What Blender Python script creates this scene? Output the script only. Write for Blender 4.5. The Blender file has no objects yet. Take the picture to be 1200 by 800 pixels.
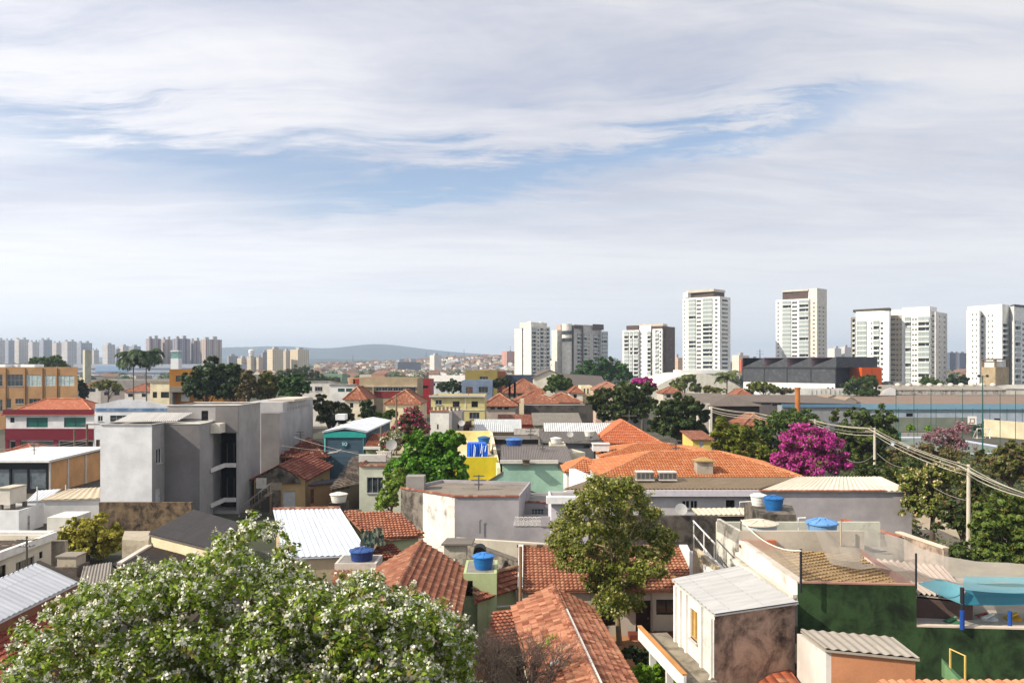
import bpy, math, random
import numpy as np
from mathutils import Vector, Matrix

# ------------------------------------------------------------------ camera, light, sky
SC = bpy.context.scene
COL = SC.collection
F, H, HZ = 950.0, 15.0, 428.0          # focal length in pixels of a 1200 px frame, eye height, horizon row
SUN_EL, SUN_AZ = math.radians(37), math.radians(-111)   # azimuth measured from +Y (view) towards +X
cam = bpy.data.objects.new('camera', bpy.data.cameras.new('camera'))
COL.objects.link(cam)
cam.location = (0, 0, H)
cam.rotation_euler = (math.radians(90), 0, 0)
cam.data.sensor_width = 36.0
cam.data.lens = 36.0 * F / 1200.0
cam.data.shift_y = (HZ - 400.0) / 1200.0
cam.data.clip_start, cam.data.clip_end = 0.5, 40000
SC.camera = cam

SUN_DIR = Vector((math.sin(SUN_AZ) * math.cos(SUN_EL), math.cos(SUN_AZ) * math.cos(SUN_EL), math.sin(SUN_EL)))
sun = bpy.data.objects.new('sun', bpy.data.lights.new('sun', 'SUN'))
COL.objects.link(sun)
sun.data.energy = 5.0
sun.data.angle = math.radians(0.5)
sun.data.color = (1.0, 0.92, 0.78)
sun.rotation_euler = SUN_DIR.to_track_quat('Z', 'Y').to_euler()

SC.view_settings.view_transform = 'Standard'
SC.view_settings.look = 'None'
SC.view_settings.exposure = 0.25
SC.view_settings.gamma = 1.0
SC.view_settings.use_curve_mapping = False
SC.render.film_transparent = False
SC.cycles.use_denoising = True
SC.cycles.max_bounces = 6
SC.cycles.diffuse_bounces = 1
SC.cycles.transparent_max_bounces = 12
SC.cycles.sample_clamp_indirect = 4.0


class NT:
    """small helper to wire shader nodes"""
    def __init__(s, tree):
        s.t = tree
    def n(s, kind, **kw):
        nd = s.t.nodes.new(kind)
        for k, v in kw.items():
            if k.startswith('i_'):
                key = k[2:]
                key = int(key) if key.isdigit() else key.replace('_', ' ')
                s.set(nd.inputs[key], v)
            else:
                setattr(nd, k, v)
        return nd
    def set(s, sock, v):
        if hasattr(v, 'is_output') or isinstance(v, bpy.types.NodeSocket):
            s.t.links.new(v, sock)
        else:
            if isinstance(v, (tuple, list)) and len(v) == 3 and sock.type == 'RGBA':
                v = (*v, 1)
            sock.default_value = v
    def math(s, op, a, b=None, c=None, clamp=False):
        nd = s.n('ShaderNodeMath', operation=op, use_clamp=clamp)
        s.set(nd.inputs[0], a)
        if b is not None: s.set(nd.inputs[1], b)
        if c is not None: s.set(nd.inputs[2], c)
        return nd.outputs[0]
    def noise(s, vec, scale, detail=4, rough=0.55, dist=0.0, out='Fac'):
        nd = s.n('ShaderNodeTexNoise')
        s.set(nd.inputs['Vector'], vec)
        nd.inputs['Scale'].default_value = scale
        nd.inputs['Detail'].default_value = detail
        nd.inputs['Roughness'].default_value = rough
        nd.inputs['Distortion'].default_value = dist
        return nd.outputs[out]
    def mapping(s, vec, scale=(1, 1, 1), rot=(0, 0, 0), loc=(0, 0, 0)):
        nd = s.n('ShaderNodeMapping')
        s.set(nd.inputs['Vector'], vec)
        nd.inputs['Scale'].default_value = scale
        nd.inputs['Rotation'].default_value = rot
        nd.inputs['Location'].default_value = loc
        return nd.outputs[0]
    def ramp(s, fac, lo, hi, a=0.0, b=1.0):
        nd = s.n('ShaderNodeMapRange', interpolation_type='SMOOTHSTEP')
        s.set(nd.inputs['Value'], fac)
        nd.inputs['From Min'].default_value = lo
        nd.inputs['From Max'].default_value = hi
        nd.inputs['To Min'].default_value = a
        nd.inputs['To Max'].default_value = b
        return nd.outputs[0]
    def mix(s, fac, a, b, blend='MIX'):
        nd = s.n('ShaderNodeMix', data_type='RGBA', blend_type=blend)
        s.set(nd.inputs[0], fac)
        s.set(nd.inputs[6], a)
        s.set(nd.inputs[7], b)
        return nd.outputs[2]


def make_sky():
    w = bpy.data.worlds.new('World')
    SC.world = w
    w.use_nodes = True
    t = w.node_tree
    t.nodes.clear()
    N = NT(t)
    sky = N.n('ShaderNodeTexSky', sky_type='NISHITA', sun_disc=False, sun_elevation=SUN_EL, sun_rotation=SUN_AZ,
              altitude=700, air_density=1.0, dust_density=1.6, ozone_density=1.0)
    co = N.n('ShaderNodeTexCoord').outputs['Generated']
    sep = N.n('ShaderNodeSeparateXYZ', i_0=co)
    x, y, z = sep.outputs
    az = N.math('ARCTAN2', x, y)                       # 0 ahead, + to the east of the view
    hor = N.math('SQRT', N.math('ADD', N.math('MULTIPLY', x, x), N.math('MULTIPLY', y, y)))
    el = N.math('ARCTAN2', z, hor)
    # cloud layer seen from below: a flat sheet of high cloud
    zz = N.math('MAXIMUM', N.math('ADD', z, 0.06), 0.03)
    cv = N.n('ShaderNodeCombineXYZ', i_0=N.math('DIVIDE', x, zz), i_1=N.math('DIVIDE', y, zz), i_2=0.0).outputs[0]
    warp = N.noise(N.mapping(cv, (0.9, 0.9, 1), (0, 0, 0), (2.2, 5.1, 0)), 0.8, 4, 0.5, out='Color')
    wv = N.n('ShaderNodeVectorMath', operation='MULTIPLY_ADD')
    N.set(wv.inputs[0], warp); wv.inputs[1].default_value = (0.9, 0.9, 0); N.set(wv.inputs[2], cv)
    cw = wv.outputs[0]
    wisps = N.noise(N.mapping(cw, (0.42, 1.8, 1), (0, 0, math.radians(-52))), 1.3, 12, 0.66, 0.3)
    broad = N.noise(N.mapping(cv, (0.5, 1.2, 1), (0, 0, math.radians(-18)), (3.1, 1.7, 0)), 0.6, 8, 0.62, 0.5)
    soft = N.noise(N.mapping(cw, (0.9, 2.0, 1), (0, 0, math.radians(-48)), (7.3, 4.2, 0)), 1.9, 12, 0.68, 0.2)
    # openings in the cloud sheet: bands along a direction of the sky
    def band(az0, el0, slope, wid_el, wid_az, amp):
        a = N.math('SUBTRACT', az, az0)
        e = N.math('SUBTRACT', N.math('SUBTRACT', el, el0), N.math('MULTIPLY', a, slope))
        q = N.math('ADD', N.math('POWER', N.math('ABSOLUTE', N.math('DIVIDE', a, wid_az)), 2.0),
                   N.math('POWER', N.math('ABSOLUTE', N.math('DIVIDE', e, wid_el)), 2.0))
        return N.math('MULTIPLY', N.math('EXPONENT', N.math('MULTIPLY', q, -1.0)), amp)
    rag = N.math('ADD', N.math('MULTIPLY', N.math('SUBTRACT', soft, 0.5), 0.14), N.math('MULTIPLY', N.math('SUBTRACT', wisps, 0.5), 0.10))
    el = N.math('ADD', el, rag)
    hole = N.math('ADD', band(-0.03, 0.226, 0.15, 0.028, 0.27, 0.44), band(-0.38, 0.24, -0.03, 0.036, 0.25, 0.38))
    hole = N.math('ADD', hole, band(0.27, 0.268, 0.16, 0.018, 0.16, 0.34))
    hole = N.math('ADD', hole, band(-0.12, 0.075, 0.04, 0.016, 0.5, 0.16))
    cov = N.math('ADD', N.math('MULTIPLY', wisps, 0.75), N.math('MULTIPLY', soft, 0.42))
    cov = N.math('ADD', cov, 0.12)
    cov = N.math('ADD', N.math('SUBTRACT', cov, hole), N.ramp(el, 0.02, 0.2, 0.3, 0.0))
    cov = N.ramp(cov, 0.22, 0.74, 0.0, 1.0)
    cov = N.math('ADD', N.math('MULTIPLY', cov, 0.80), 0.16)
    # cloud brightness: thick parts greyer
    shade = N.ramp(N.math('ADD', N.math('MULTIPLY', broad, 0.7), N.math('MULTIPLY', wisps, 0.3)), 0.36, 0.62, 0.0, 1.0)
    lowd = N.ramp(el, 0.02, 0.26, 0.1, 1.0)
    c1 = N.mix(shade, (0.57, 0.59, 0.69, 1), (0.86, 0.85, 0.87, 1))
    glow = N.ramp(az, -0.75, 0.35, 1.16, 0.92)
    cl = N.mix(lowd, (0.93, 0.94, 0.97, 1), c1)
    vm = N.n('ShaderNodeVectorMath', operation='SCALE')
    N.set(vm.inputs[0], cl); N.set(vm.inputs['Scale'], glow)
    bg1 = N.n('ShaderNodeBackground', i_Strength=0.14)
    N.set(bg1.inputs['Color'], sky.outputs[0])
    bg2 = N.n('ShaderNodeBackground', i_Strength=0.93)
    N.set(bg2.inputs['Color'], vm.outputs[0])
    mx = N.n('ShaderNodeMixShader')
    N.set(mx.inputs[0], cov)
    t.links.new(bg1.outputs[0], mx.inputs[1])
    t.links.new(bg2.outputs[0], mx.inputs[2])
    out = N.n('ShaderNodeOutputWorld')
    t.links.new(mx.outputs[0], out.inputs['Surface'])

make_sky()

# ------------------------------------------------------------------ colours and materials
rnd = random.Random(11)
rng = np.random.default_rng(5)
_mats = {}

def srgb(r, g, b):
    f = lambda c: (c / 255) / 12.92 if c / 255 <= 0.04045 else ((c / 255 + 0.055) / 1.055) ** 2.4
    return (f(r), f(g), f(b))

def new_mat(name):
    m = bpy.data.materials.new(name)
    m.use_nodes = True
    N = NT(m.node_tree)
    bs = m.node_tree.nodes['Principled BSDF']
    return m, N, bs

def bump(N, bs, h, dist=0.02, strength=0.6):
    b = N.n('ShaderNodeBump')
    b.inputs['Distance'].default_value = dist
    b.inputs['Strength'].default_value = strength
    N.set(b.inputs['Height'], h)
    N.set(bs.inputs['Normal'], b.outputs[0])

def plaster(c, stain=0.25, sc=(70, 62, 55), rough=0.85, scale=1.0):
    """painted render with weather streaks and blotches"""
    key = ('pl', c, stain, sc, rough, scale)
    if key in _mats: return _mats[key]
    m, N, bs = new_mat('plaster')
    co = N.n('ShaderNodeTexCoord').outputs['Object']
    col = srgb(*c)
    big = N.noise(co, 0.45 * scale, 6, 0.6)
    a = N.mix(N.ramp(big, 0.3, 0.7), tuple(v * 0.80 for v in col), tuple(min(1, v * 1.07) for v in col))
    st = N.noise(N.mapping(co, (1.2, 1.2, 0.3)), 1.1 * scale, 8, 0.66, 0.25)
    bl = N.noise(co, 0.9 * scale, 8, 0.7, 0.4)
    msk = N.math('MULTIPLY', N.ramp(N.math('ADD', N.math('MULTIPLY', st, 0.28), N.math('MULTIPLY', bl, 0.72)), 0.62 - 0.26 * stain, 0.78 - 0.16 * stain), min(1, stain * 1.35))
    a = N.mix(msk, a, srgb(*sc))
    fine = N.noise(co, 14 * scale, 5, 0.7)
    a = N.mix(0.2, a, fine, 'OVERLAY')
    N.set(bs.inputs['Base Color'], a)
    bs.inputs['Roughness'].default_value = rough
    bs.inputs['Specular IOR Level'].default_value = 0.25
    bump(N, bs, fine, 0.01, 0.5)
    _mats[key] = m
    return m

def tile_mat(a, b, dirt=0.35, dirtc=(70, 52, 40), flat=False, pu=0.24, pv=0.36):
    """clay roof tiles: colour differs from tile to tile, dark moss in patches"""
    key = ('ti', a, b, dirt, dirtc, flat, pu, pv)
    if key in _mats: return _mats[key]
    m, N, bs = new_mat('clay_tiles')
    uv = N.n('ShaderNodeUVMap').outputs[0]
    sc = N.mapping(uv, (1 / pu, 1 / pv, 1))
    fl = N.n('ShaderNodeVectorMath', operation='FLOOR')
    N.set(fl.inputs[0], sc)
    wn = N.n('ShaderNodeTexWhiteNoise', noise_dimensions='3D')
    N.set(wn.inputs['Vector'], fl.outputs[0])
    co = N.n('ShaderNodeTexCoord').outputs['Object']
    big = N.noise(co, 0.5, 7, 0.65, 0.3)
    soft = lambda q: (lambda l, m: tuple(0.76 * (0.82 * v + 0.18 * m) for v in l))(srgb(*q), sum(srgb(*q)) / 3)
    c = N.mix(wn.outputs['Value'], soft(a), soft(b))
    wn2 = N.ramp(wn.outputs['Color'], 0.86, 1.0, 0, 0.5)
    c = N.mix(wn2, c, srgb(*dirtc))
    pale = N.ramp(N.math('FRACT', N.math('MULTIPLY', wn.outputs['Value'], 7.31)), 0.78, 1.0, 0, 0.45)
    c = N.mix(pale, c, soft((226, 178, 132)))
    dm = N.math('MULTIPLY', N.ramp(big, 0.62 - 0.3 * dirt, 0.82 - 0.2 * dirt), 0.35 + 0.6 * dirt)
    c = N.mix(dm, c, srgb(*dirtc))
    fine = N.noise(co, 9, 4, 0.7)
    c = N.mix(0.22, c, fine, 'OVERLAY')
    if flat:
        s = N.n('ShaderNodeSeparateXYZ', i_0=sc)
        u = N.math('ABSOLUTE', N.math('SINE', N.math('MULTIPLY', s.outputs[0], math.pi)))
        v = N.math('FRACT', s.outputs[1])
        h = N.math('SUBTRACT', u, N.math('MULTIPLY', v, 0.6))
        bump(N, bs, h, 0.07, 1.0)
        ed = N.math('MULTIPLY', N.ramp(v, 0.0, 0.18, 1.0, 0.0), 0.35)
        c = N.mix(ed, c, tuple(v_ * 0.5 for v_ in srgb(*dirtc)))
    else:
        bump(N, bs, fine, 0.01, 0.5)
    N.set(bs.inputs['Base Color'], c)
    bs.inputs['Roughness'].default_value = 0.85
    bs.inputs['Specular IOR Level'].default_value = 0.2
    _mats[key] = m
    return m

def sheet_mat(c, dirt=0.3, dirtc=(80, 70, 60), pitch=0.18, flat=True, rough=0.7, metal=0.0):
    """corrugated sheet (fibre cement or painted metal) streaked down the slope"""
    key = ('sh', c, dirt, dirtc, pitch, flat, rough, metal)
    if key in _mats: return _mats[key]
    m, N, bs = new_mat('corrugated_sheet')
    uv = N.n('ShaderNodeUVMap').outputs[0]
    co = N.n('ShaderNodeTexCoord').outputs['Object']
    col = srgb(*c)
    st = N.noise(N.mapping(uv, (2.2, 0.25, 1)), 1.2, 7, 0.7)
    bl = N.noise(co, 0.35, 7, 0.65, 0.3)
    a = N.mix(N.ramp(st, 0.3, 0.72), tuple(v * 0.82 for v in col), tuple(min(1, v * 1.08) for v in col))
    # separate sheets: each a little different
    s = N.n('ShaderNodeVectorMath', operation='FLOOR')
    N.set(s.inputs[0], N.mapping(uv, (1 / 1.05, 1 / 1.75, 1)))
    wn = N.n('ShaderNodeTexWhiteNoise', noise_dimensions='3D')
    N.set(wn.inputs['Vector'], s.outputs[0])
    a = N.mix(N.math('MULTIPLY', wn.outputs['Value'], 0.22), a, tuple(v * 0.55 for v in col))
    dm = N.math('MULTIPLY', N.ramp(N.math('ADD', N.math('MULTIPLY', st, 0.5), N.math('MULTIPLY', bl, 0.5)), 0.60 - 0.22 * dirt, 0.74 - 0.12 * dirt), 0.25 + 0.7 * dirt)
    a = N.mix(dm, a, srgb(*dirtc))
    # lap joints across the slope
    sv = N.n('ShaderNodeSeparateXYZ', i_0=uv)
    lap = N.ramp(N.math('FRACT', N.math('DIVIDE', sv.outputs[1], 1.75)), 0.0, 0.035, 0.55, 0.0)
    a = N.mix(lap, a, tuple(v * 0.4 for v in col))
    N.set(bs.inputs['Base Color'], a)
    bs.inputs['Roughness'].default_value = rough
    bs.inputs['Metallic'].default_value = metal
    bs.inputs['Specular IOR Level'].default_value = 0.3
    if flat:
        w = N.math('SINE', N.math('MULTIPLY', sv.outputs[0], 2 * math.pi / pitch))
        bump(N, bs, w, 0.035, 1.0)
    else:
        bump(N, bs, N.noise(co, 20, 3), 0.006, 0.4)
    _mats[key] = m
    return m

def plain(c, rough=0.6, metal=0.0, var=0.12, spec=0.3, name='paint'):
    key = ('pn', c, rough, metal, var, spec)
    if key in _mats: return _mats[key]
    m, N, bs = new_mat(name)
    co = N.n('ShaderNodeTexCoord').outputs['Object']
    col = srgb(*c)
    n = N.noise(co, 2.3, 6, 0.65)
    N.set(bs.inputs['Base Color'], N.mix(N.ramp(n, 0.3, 0.7), tuple(v * (1 - var) for v in col), tuple(min(1, v * (1 + var * .5)) for v in col)))
    bs.inputs['Roughness'].default_value = rough
    bs.inputs['Metallic'].default_value = metal
    bs.inputs['Specular IOR Level'].default_value = spec
    _mats[key] = m
    return m

def glass_mat(c=(28, 34, 40), rough=0.08, rr=0.5):
    """window glass with a dark room or a pale curtain behind, pane by pane"""
    key = ('gl', c, rough, rr)
    if key in _mats: return _mats[key]
    m, N, bs = new_mat('window_glass')
    r = N.n('ShaderNodeObjectInfo').outputs['Random']
    co = N.n('ShaderNodeTexCoord').outputs['Object']
    col = srgb(*c)
    w = N.noise(co, 1.1, 3)
    k = N.math('MULTIPLY', N.math('MULTIPLY', r, rr), N.ramp(w, 0.35, 0.6))
    N.set(bs.inputs['Base Color'], N.mix(k, col, tuple(min(1, v * 3.2 + 0.04) for v in col)))
    bs.inputs['Roughness'].default_value = rough
    bs.inputs['Specular IOR Level'].default_value = 0.6
    _mats[key] = m
    return m

def leaf_mat(a, b, c=None, trans=0.3, cfrac=0.12):
    """leaves: every leaf has its own green"""
    key = ('lf', a, b, c, trans, cfrac)
    if key in _mats: return _mats[key]
    m, N, bs = new_mat('leaves')
    r = N.n('ShaderNodeNewGeometry').outputs['Random Per Island']
    up = 1.5 if max(srgb(*b)) < 0.45 else 1.0
    col = N.mix(r, tuple(v * up for v in srgb(*a)), tuple(v * up for v in srgb(*b)))
    if c:
        k = N.n('ShaderNodeMath', operation='GREATER_THAN')
        N.set(k.inputs[0], N.math('FRACT', N.math('MULTIPLY', r, 37.7)))
        k.inputs[1].default_value = 1 - cfrac
        col = N.mix(k.outputs[0], col, srgb(*c))
    N.set(bs.inputs['Base Color'], col)
    bs.inputs['Roughness'].default_value = 0.5
    bs.inputs['Specular IOR Level'].default_value = 0.35
    tr = N.n('ShaderNodeBsdfTranslucent')
    N.set(tr.inputs['Color'], N.mix(0.5, col, (0.16, 0.22, 0.02, 1)))
    mx = N.n('ShaderNodeMixShader')
    mx.inputs[0].default_value = trans
    out = m.node_tree.nodes['Material Output']
    m.node_tree.links.new(bs.outputs[0], mx.inputs[1])
    m.node_tree.links.new(tr.outputs[0], mx.inputs[2])
    m.node_tree.links.new(mx.outputs[0], out.inputs['Surface'])
    _mats[key] = m
    return m

def bark_mat(c=(95, 84, 72)):
    return plaster(c, 0.5, (52, 45, 40), 0.95, 3.0)

def ground_mat():
    m, N, bs = new_mat('ground')
    co = N.n('ShaderNodeTexCoord').outputs['Object']
    a = N.noise(co, 0.05, 8, 0.7, 0.3)
    b = N.noise(co, 0.6, 8, 0.7)
    c = N.mix(N.ramp(a, 0.38, 0.6), srgb(84, 78, 68), srgb(48, 58, 30))
    c = N.mix(N.ramp(b, 0.35, 0.75, 0, 0.6), c, srgb(60, 52, 44))
    N.set(bs.inputs['Base Color'], c)
    bs.inputs['Roughness'].default_value = 0.95
    return m

def net_mat(c, alpha, hole=0.0):
    """fine netting or shade cloth: light partly passes"""
    key = ('nt', c, alpha, hole)
    if key in _mats: return _mats[key]
    m, N, bs = new_mat('netting')
    co = N.n('ShaderNodeTexCoord').outputs['Object']
    n = N.noise(co, 0.5, 5)
    N.set(bs.inputs['Base Color'], N.mix(N.ramp(n, .3, .7), tuple(v * .85 for v in srgb(*c)), srgb(*c)))
    bs.inputs['Roughness'].default_value = 0.8
    tl = N.n('ShaderNodeBsdfTranslucent')
    tl.inputs['Color'].default_value = (*srgb(*c), 1)
    m1 = N.n('ShaderNodeMixShader'); m1.inputs[0].default_value = 0.4
    tr = N.n('ShaderNodeBsdfTransparent')
    m2 = N.n('ShaderNodeMixShader')
    m2.inputs[0].default_value = alpha
    L = m.node_tree.links
    L.new(bs.outputs[0], m1.inputs[1]); L.new(tl.outputs[0], m1.inputs[2])
    L.new(tr.outputs[0], m2.inputs[1]); L.new(m1.outputs[0], m2.inputs[2])
    L.new(m2.outputs[0], m.node_tree.nodes['Material Output'].inputs['Surface'])
    _mats[key] = m
    return m

# ------------------------------------------------------------------ pixels of the photograph to metres
def gx(px, Y): return (px - 600) / F * Y
def zy(py, Y): return H - (py - HZ) / F * Y
def PY(px, py, Y): return Vector((gx(px, Y), Y, zy(py, Y)))
def PZ(px, py, z):
    Y = (H - z) * F / (py - HZ)
    return Vector((gx(px, Y), Y, z))
def on_plane(px, py, o, n):
    """where the sight line through a pixel meets a plane"""
    d = Vector(((px - 600) / F, 1, -(py - HZ) / F))
    c = Vector((0, 0, H))
    return c + d * ((o - c).dot(n) / d.dot(n))

# ------------------------------------------------------------------ mesh building
ORG = {}
class MB:
    def __init__(s):
        s.v, s.f, s.m, s.uv = [], [], [], []
    def face(s, pts, m=0, uv=None):
        pts = [Vector(p) for p in pts]
        i = len(s.v)
        s.v += pts
        s.f.append(tuple(range(i, i + len(pts))))
        s.m.append(m)
        if uv is None:
            n = Vector((0, 0, 0))
            for k in range(len(pts)):
                n += pts[k].cross(pts[(k + 1) % len(pts)])
            n = n.normalized() if n.length > 1e-9 else Vector((0, 0, 1))
            if abs(n.z) > 0.9995:
                u, v = Vector((1, 0, 0)), Vector((0, 1, 0))
            else:
                u = Vector((0, 0, 1)).cross(n).normalized()
                v = n.cross(u)
            uv = [(p.dot(u), p.dot(v)) for p in pts]
        s.uv += uv
        return s
    def prism(s, poly, z0, z1, m=0, top=True, bottom=False, mt=None):
        """poly: xy points, anticlockwise from above; z1 may be a list (one height per corner)"""
        n = len(poly)
        zt = z1 if isinstance(z1, (list, tuple)) else [z1] * n
        for i in range(n):
            j = (i + 1) % n
            a, b = poly[i], poly[j]
            s.face([(a[0], a[1], z0), (b[0], b[1], z0), (b[0], b[1], zt[j]), (a[0], a[1], zt[i])], m)
        if top: s.face([(p[0], p[1], zt[i]) for i, p in enumerate(poly)], m if mt is None else mt)
        if bottom: s.face([(p[0], p[1], z0) for p in reversed(poly)], m)
        return s
    def box(s, x0, x1, y0, y1, z0, z1, m=0, bottom=True):
        return s.prism([(x0, y0), (x1, y0), (x1, y1), (x0, y1)], z0, z1, m, True, bottom)
    def obox(s, c, ux, uy, uz, m=0):
        """box about c with half-axis vectors"""
        c, ux, uy, uz = Vector(c), Vector(ux), Vector(uy), Vector(uz)
        P = lambda a, b, d: c + ux * a + uy * b + uz * d
        for q in (((-1, -1, -1), (-1, 1, -1), (1, 1, -1), (1, -1, -1)), ((-1, -1, 1), (1, -1, 1), (1, 1, 1), (-1, 1, 1)),
                  ((-1, -1, -1), (1, -1, -1), (1, -1, 1), (-1, -1, 1)), ((1, 1, -1), (-1, 1, -1), (-1, 1, 1), (1, 1, 1)),
                  ((1, -1, -1), (1, 1, -1), (1, 1, 1), (1, -1, 1)), ((-1, 1, -1), (-1, -1, -1), (-1, -1, 1), (-1, 1, 1))):
            s.face([P(*k) for k in q], m)
        return s
    def bar(s, a, b, w, h=None, m=0, up=(0, 0, 1)):
        a, b = Vector(a), Vector(b)
        d = b - a
        if d.length < 1e-6: return s
        t = d.normalized()
        up = Vector(up)
        if abs(t.dot(up)) > 0.98: up = Vector((1, 0, 0))
        sx = t.cross(up).normalized()
        sz = sx.cross(t)
        return s.obox((a + b) / 2, d / 2, sx * (w / 2), sz * ((h or w) / 2), m)
    def tube(s, path, rad, n=8, m=0, cap=True):
        path = [Vector(p) for p in path]
        R = rad if isinstance(rad, (list, tuple)) else [rad] * len(path)
        rings = []
        for i, p in enumerate(path):
            t = (path[min(i + 1, len(path) - 1)] - path[max(i - 1, 0)]).normalized()
            up = Vector((0, 0, 1)) if abs(t.z) < 0.9 else Vector((1, 0, 0))
            a = t.cross(up).normalized(); b = t.cross(a).normalized()
            rings.append([p + (a * math.cos(2 * math.pi * k / n) + b * math.sin(2 * math.pi * k / n)) * R[i] for k in range(n)])
        for i in range(len(rings) - 1):
            for k in range(n):
                s.face([rings[i][k], rings[i + 1][k], rings[i + 1][(k + 1) % n], rings[i][(k + 1) % n]], m)
        if cap:
            s.face(rings[0], m); s.face(list(reversed(rings[-1])), m)
        return s
    def lathe(s, c, prof, n=20, m=0):
        """prof: (radius, z) from the bottom up"""
        c = Vector(c)
        P = lambda r, z, k: c + Vector((r * math.cos(2 * math.pi * k / n), r * math.sin(2 * math.pi * k / n), z))
        for (r0, z0), (r1, z1) in zip(prof, prof[1:]):
            for k in range(n):
                pts = [P(r0, z0, k), P(r0, z0, k + 1), P(r1, z1, k + 1), P(r1, z1, k)]
                if r0 < 1e-5: pts = [P(0, z0, 0), pts[2], pts[3]]
                elif r1 < 1e-5: pts = [pts[0], pts[1], P(0, z1, 0)]
                s.face(pts, m)
        return s
    def slab(s, poly, th, m=0, me=None):
        """a sheet of thickness th below the polygon"""
        poly = [Vector(p) for p in poly]
        dn = Vector((0, 0, -th))
        s.face(poly, m)
        for i in range(len(poly)):
            a, b = poly[i], poly[(i + 1) % len(poly)]
            s.face([a + dn, b + dn, b, a], m if me is None else me)
        s.face([p + dn for p in reversed(poly)], m if me is None else me)
        return s
    def build(s, name, mats, parent=None, loc=None, smooth=False, merge=False):
        if not isinstance(mats, (list, tuple)): mats = [mats]
        if parent is not None: org = ORG[parent.name]
        elif loc is not None: org = Vector(loc)
        else:
            xs = [v.x for v in s.v]; ys = [v.y for v in s.v]; zs = [v.z for v in s.v]
            org = Vector(((min(xs) + max(xs)) / 2, (min(ys) + max(ys)) / 2, min(zs)))
        me = bpy.data.meshes.new(name)
        me.from_pydata([tuple(v - org) for v in s.v], [], s.f)
        for m in mats: me.materials.append(m)
        me.polygons.foreach_set('material_index', s.m)
        uvl = me.uv_layers.new(name='UVMap')
        uvl.data.foreach_set('uv', np.array(s.uv, dtype=np.float32).ravel())
        if smooth: me.polygons.foreach_set('use_smooth', [True] * len(s.f))
        me.update()
        return link(name, me, parent, org)

def link(name, data, parent, org):
    o = bpy.data.objects.new(name, data)
    COL.objects.link(o)
    ORG[o.name] = Vector(org)
    if parent is not None: o.parent = parent
    else: o.location = org
    return o

def tag(o, label=None, cat=None, group=None, kind=None):
    if label: o['label'] = label
    if cat: o['category'] = cat
    if group: o['group'] = group
    if kind: o['kind'] = kind
    return o

def thing(name, label, cat, loc, group=None):
    return tag(link(name, None, None, loc), label, cat, group)

def part_label(o, label):
    o['label'] = label
    return o

def part_copy(o, d, parent=None):
    """a copy of a part, moved"""
    c = o.copy()
    COL.objects.link(c)
    ORG[c.name] = ORG[o.name]
    if parent is not None: c.parent = parent
    c.location = Vector(o.location) + Vector(d)
    return c

def thing_copy(root, loc, label, rz=0.0, scale=None):
    """a copy of a thing with its parts and sub-parts"""
    r = root.copy(); COL.objects.link(r)
    r.location = loc; r.rotation_euler = (0, 0, rz); r['label'] = label
    if scale: r.scale = (scale,) * 3
    for ch in list(root.children):
        c = ch.copy(); COL.objects.link(c); c.parent = r
        for g in list(ch.children):
            d = g.copy(); COL.objects.link(d); d.parent = c
    return r

# ------------------------------------------------------------------ walls, openings, windows
def wall(mb, o, u, L, z0, z1, ops=(), d=0.12, m=0, mr=None):
    """vertical wall from o along u; ops: (u0, u1, z0, z1[, depth]) openings with their reveals"""
    o, u = Vector(o), Vector(u)
    n = Vector((u.y, -u.x, 0))
    us = sorted({0.0, L} | {min(max(x, 0), L) for p in ops for x in p[:2]})
    zs = sorted({z0, z1} | {min(max(x, z0), z1) for p in ops for x in p[2:4]})
    P = lambda a, z, e=0.0: Vector((o.x, o.y, 0)) + u * a + Vector((0, 0, z)) - n * e
    for zi in range(len(zs) - 1):
        zc = (zs[zi] + zs[zi + 1]) / 2
        start = None
        for ui in range(len(us)):
            solid = False
            if ui < len(us) - 1:
                uc = (us[ui] + us[ui + 1]) / 2
                solid = not any(p[0] < uc < p[1] and p[2] < zc < p[3] for p in ops)
            if solid and start is None: start = us[ui]
            if not solid and start is not None:
                mb.face([P(start, zs[zi]), P(us[ui], zs[zi]), P(us[ui], zs[zi + 1]), P(start, zs[zi + 1])], m)
                start = None
    for p in ops:
        a, b, c, e = p[:4]
        dd = p[4] if len(p) > 4 else d
        k = m if mr is None else mr
        mb.face([P(a, c), P(a, e), P(a, e, dd), P(a, c, dd)], k)
        mb.face([P(b, c, dd), P(b, e, dd), P(b, e), P(b, c)], k)
        mb.face([P(a, e), P(b, e), P(b, e, dd), P(a, e, dd)], k)
        mb.face([P(a, c, dd), P(b, c, dd), P(b, c), P(a, c)], k)

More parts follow.
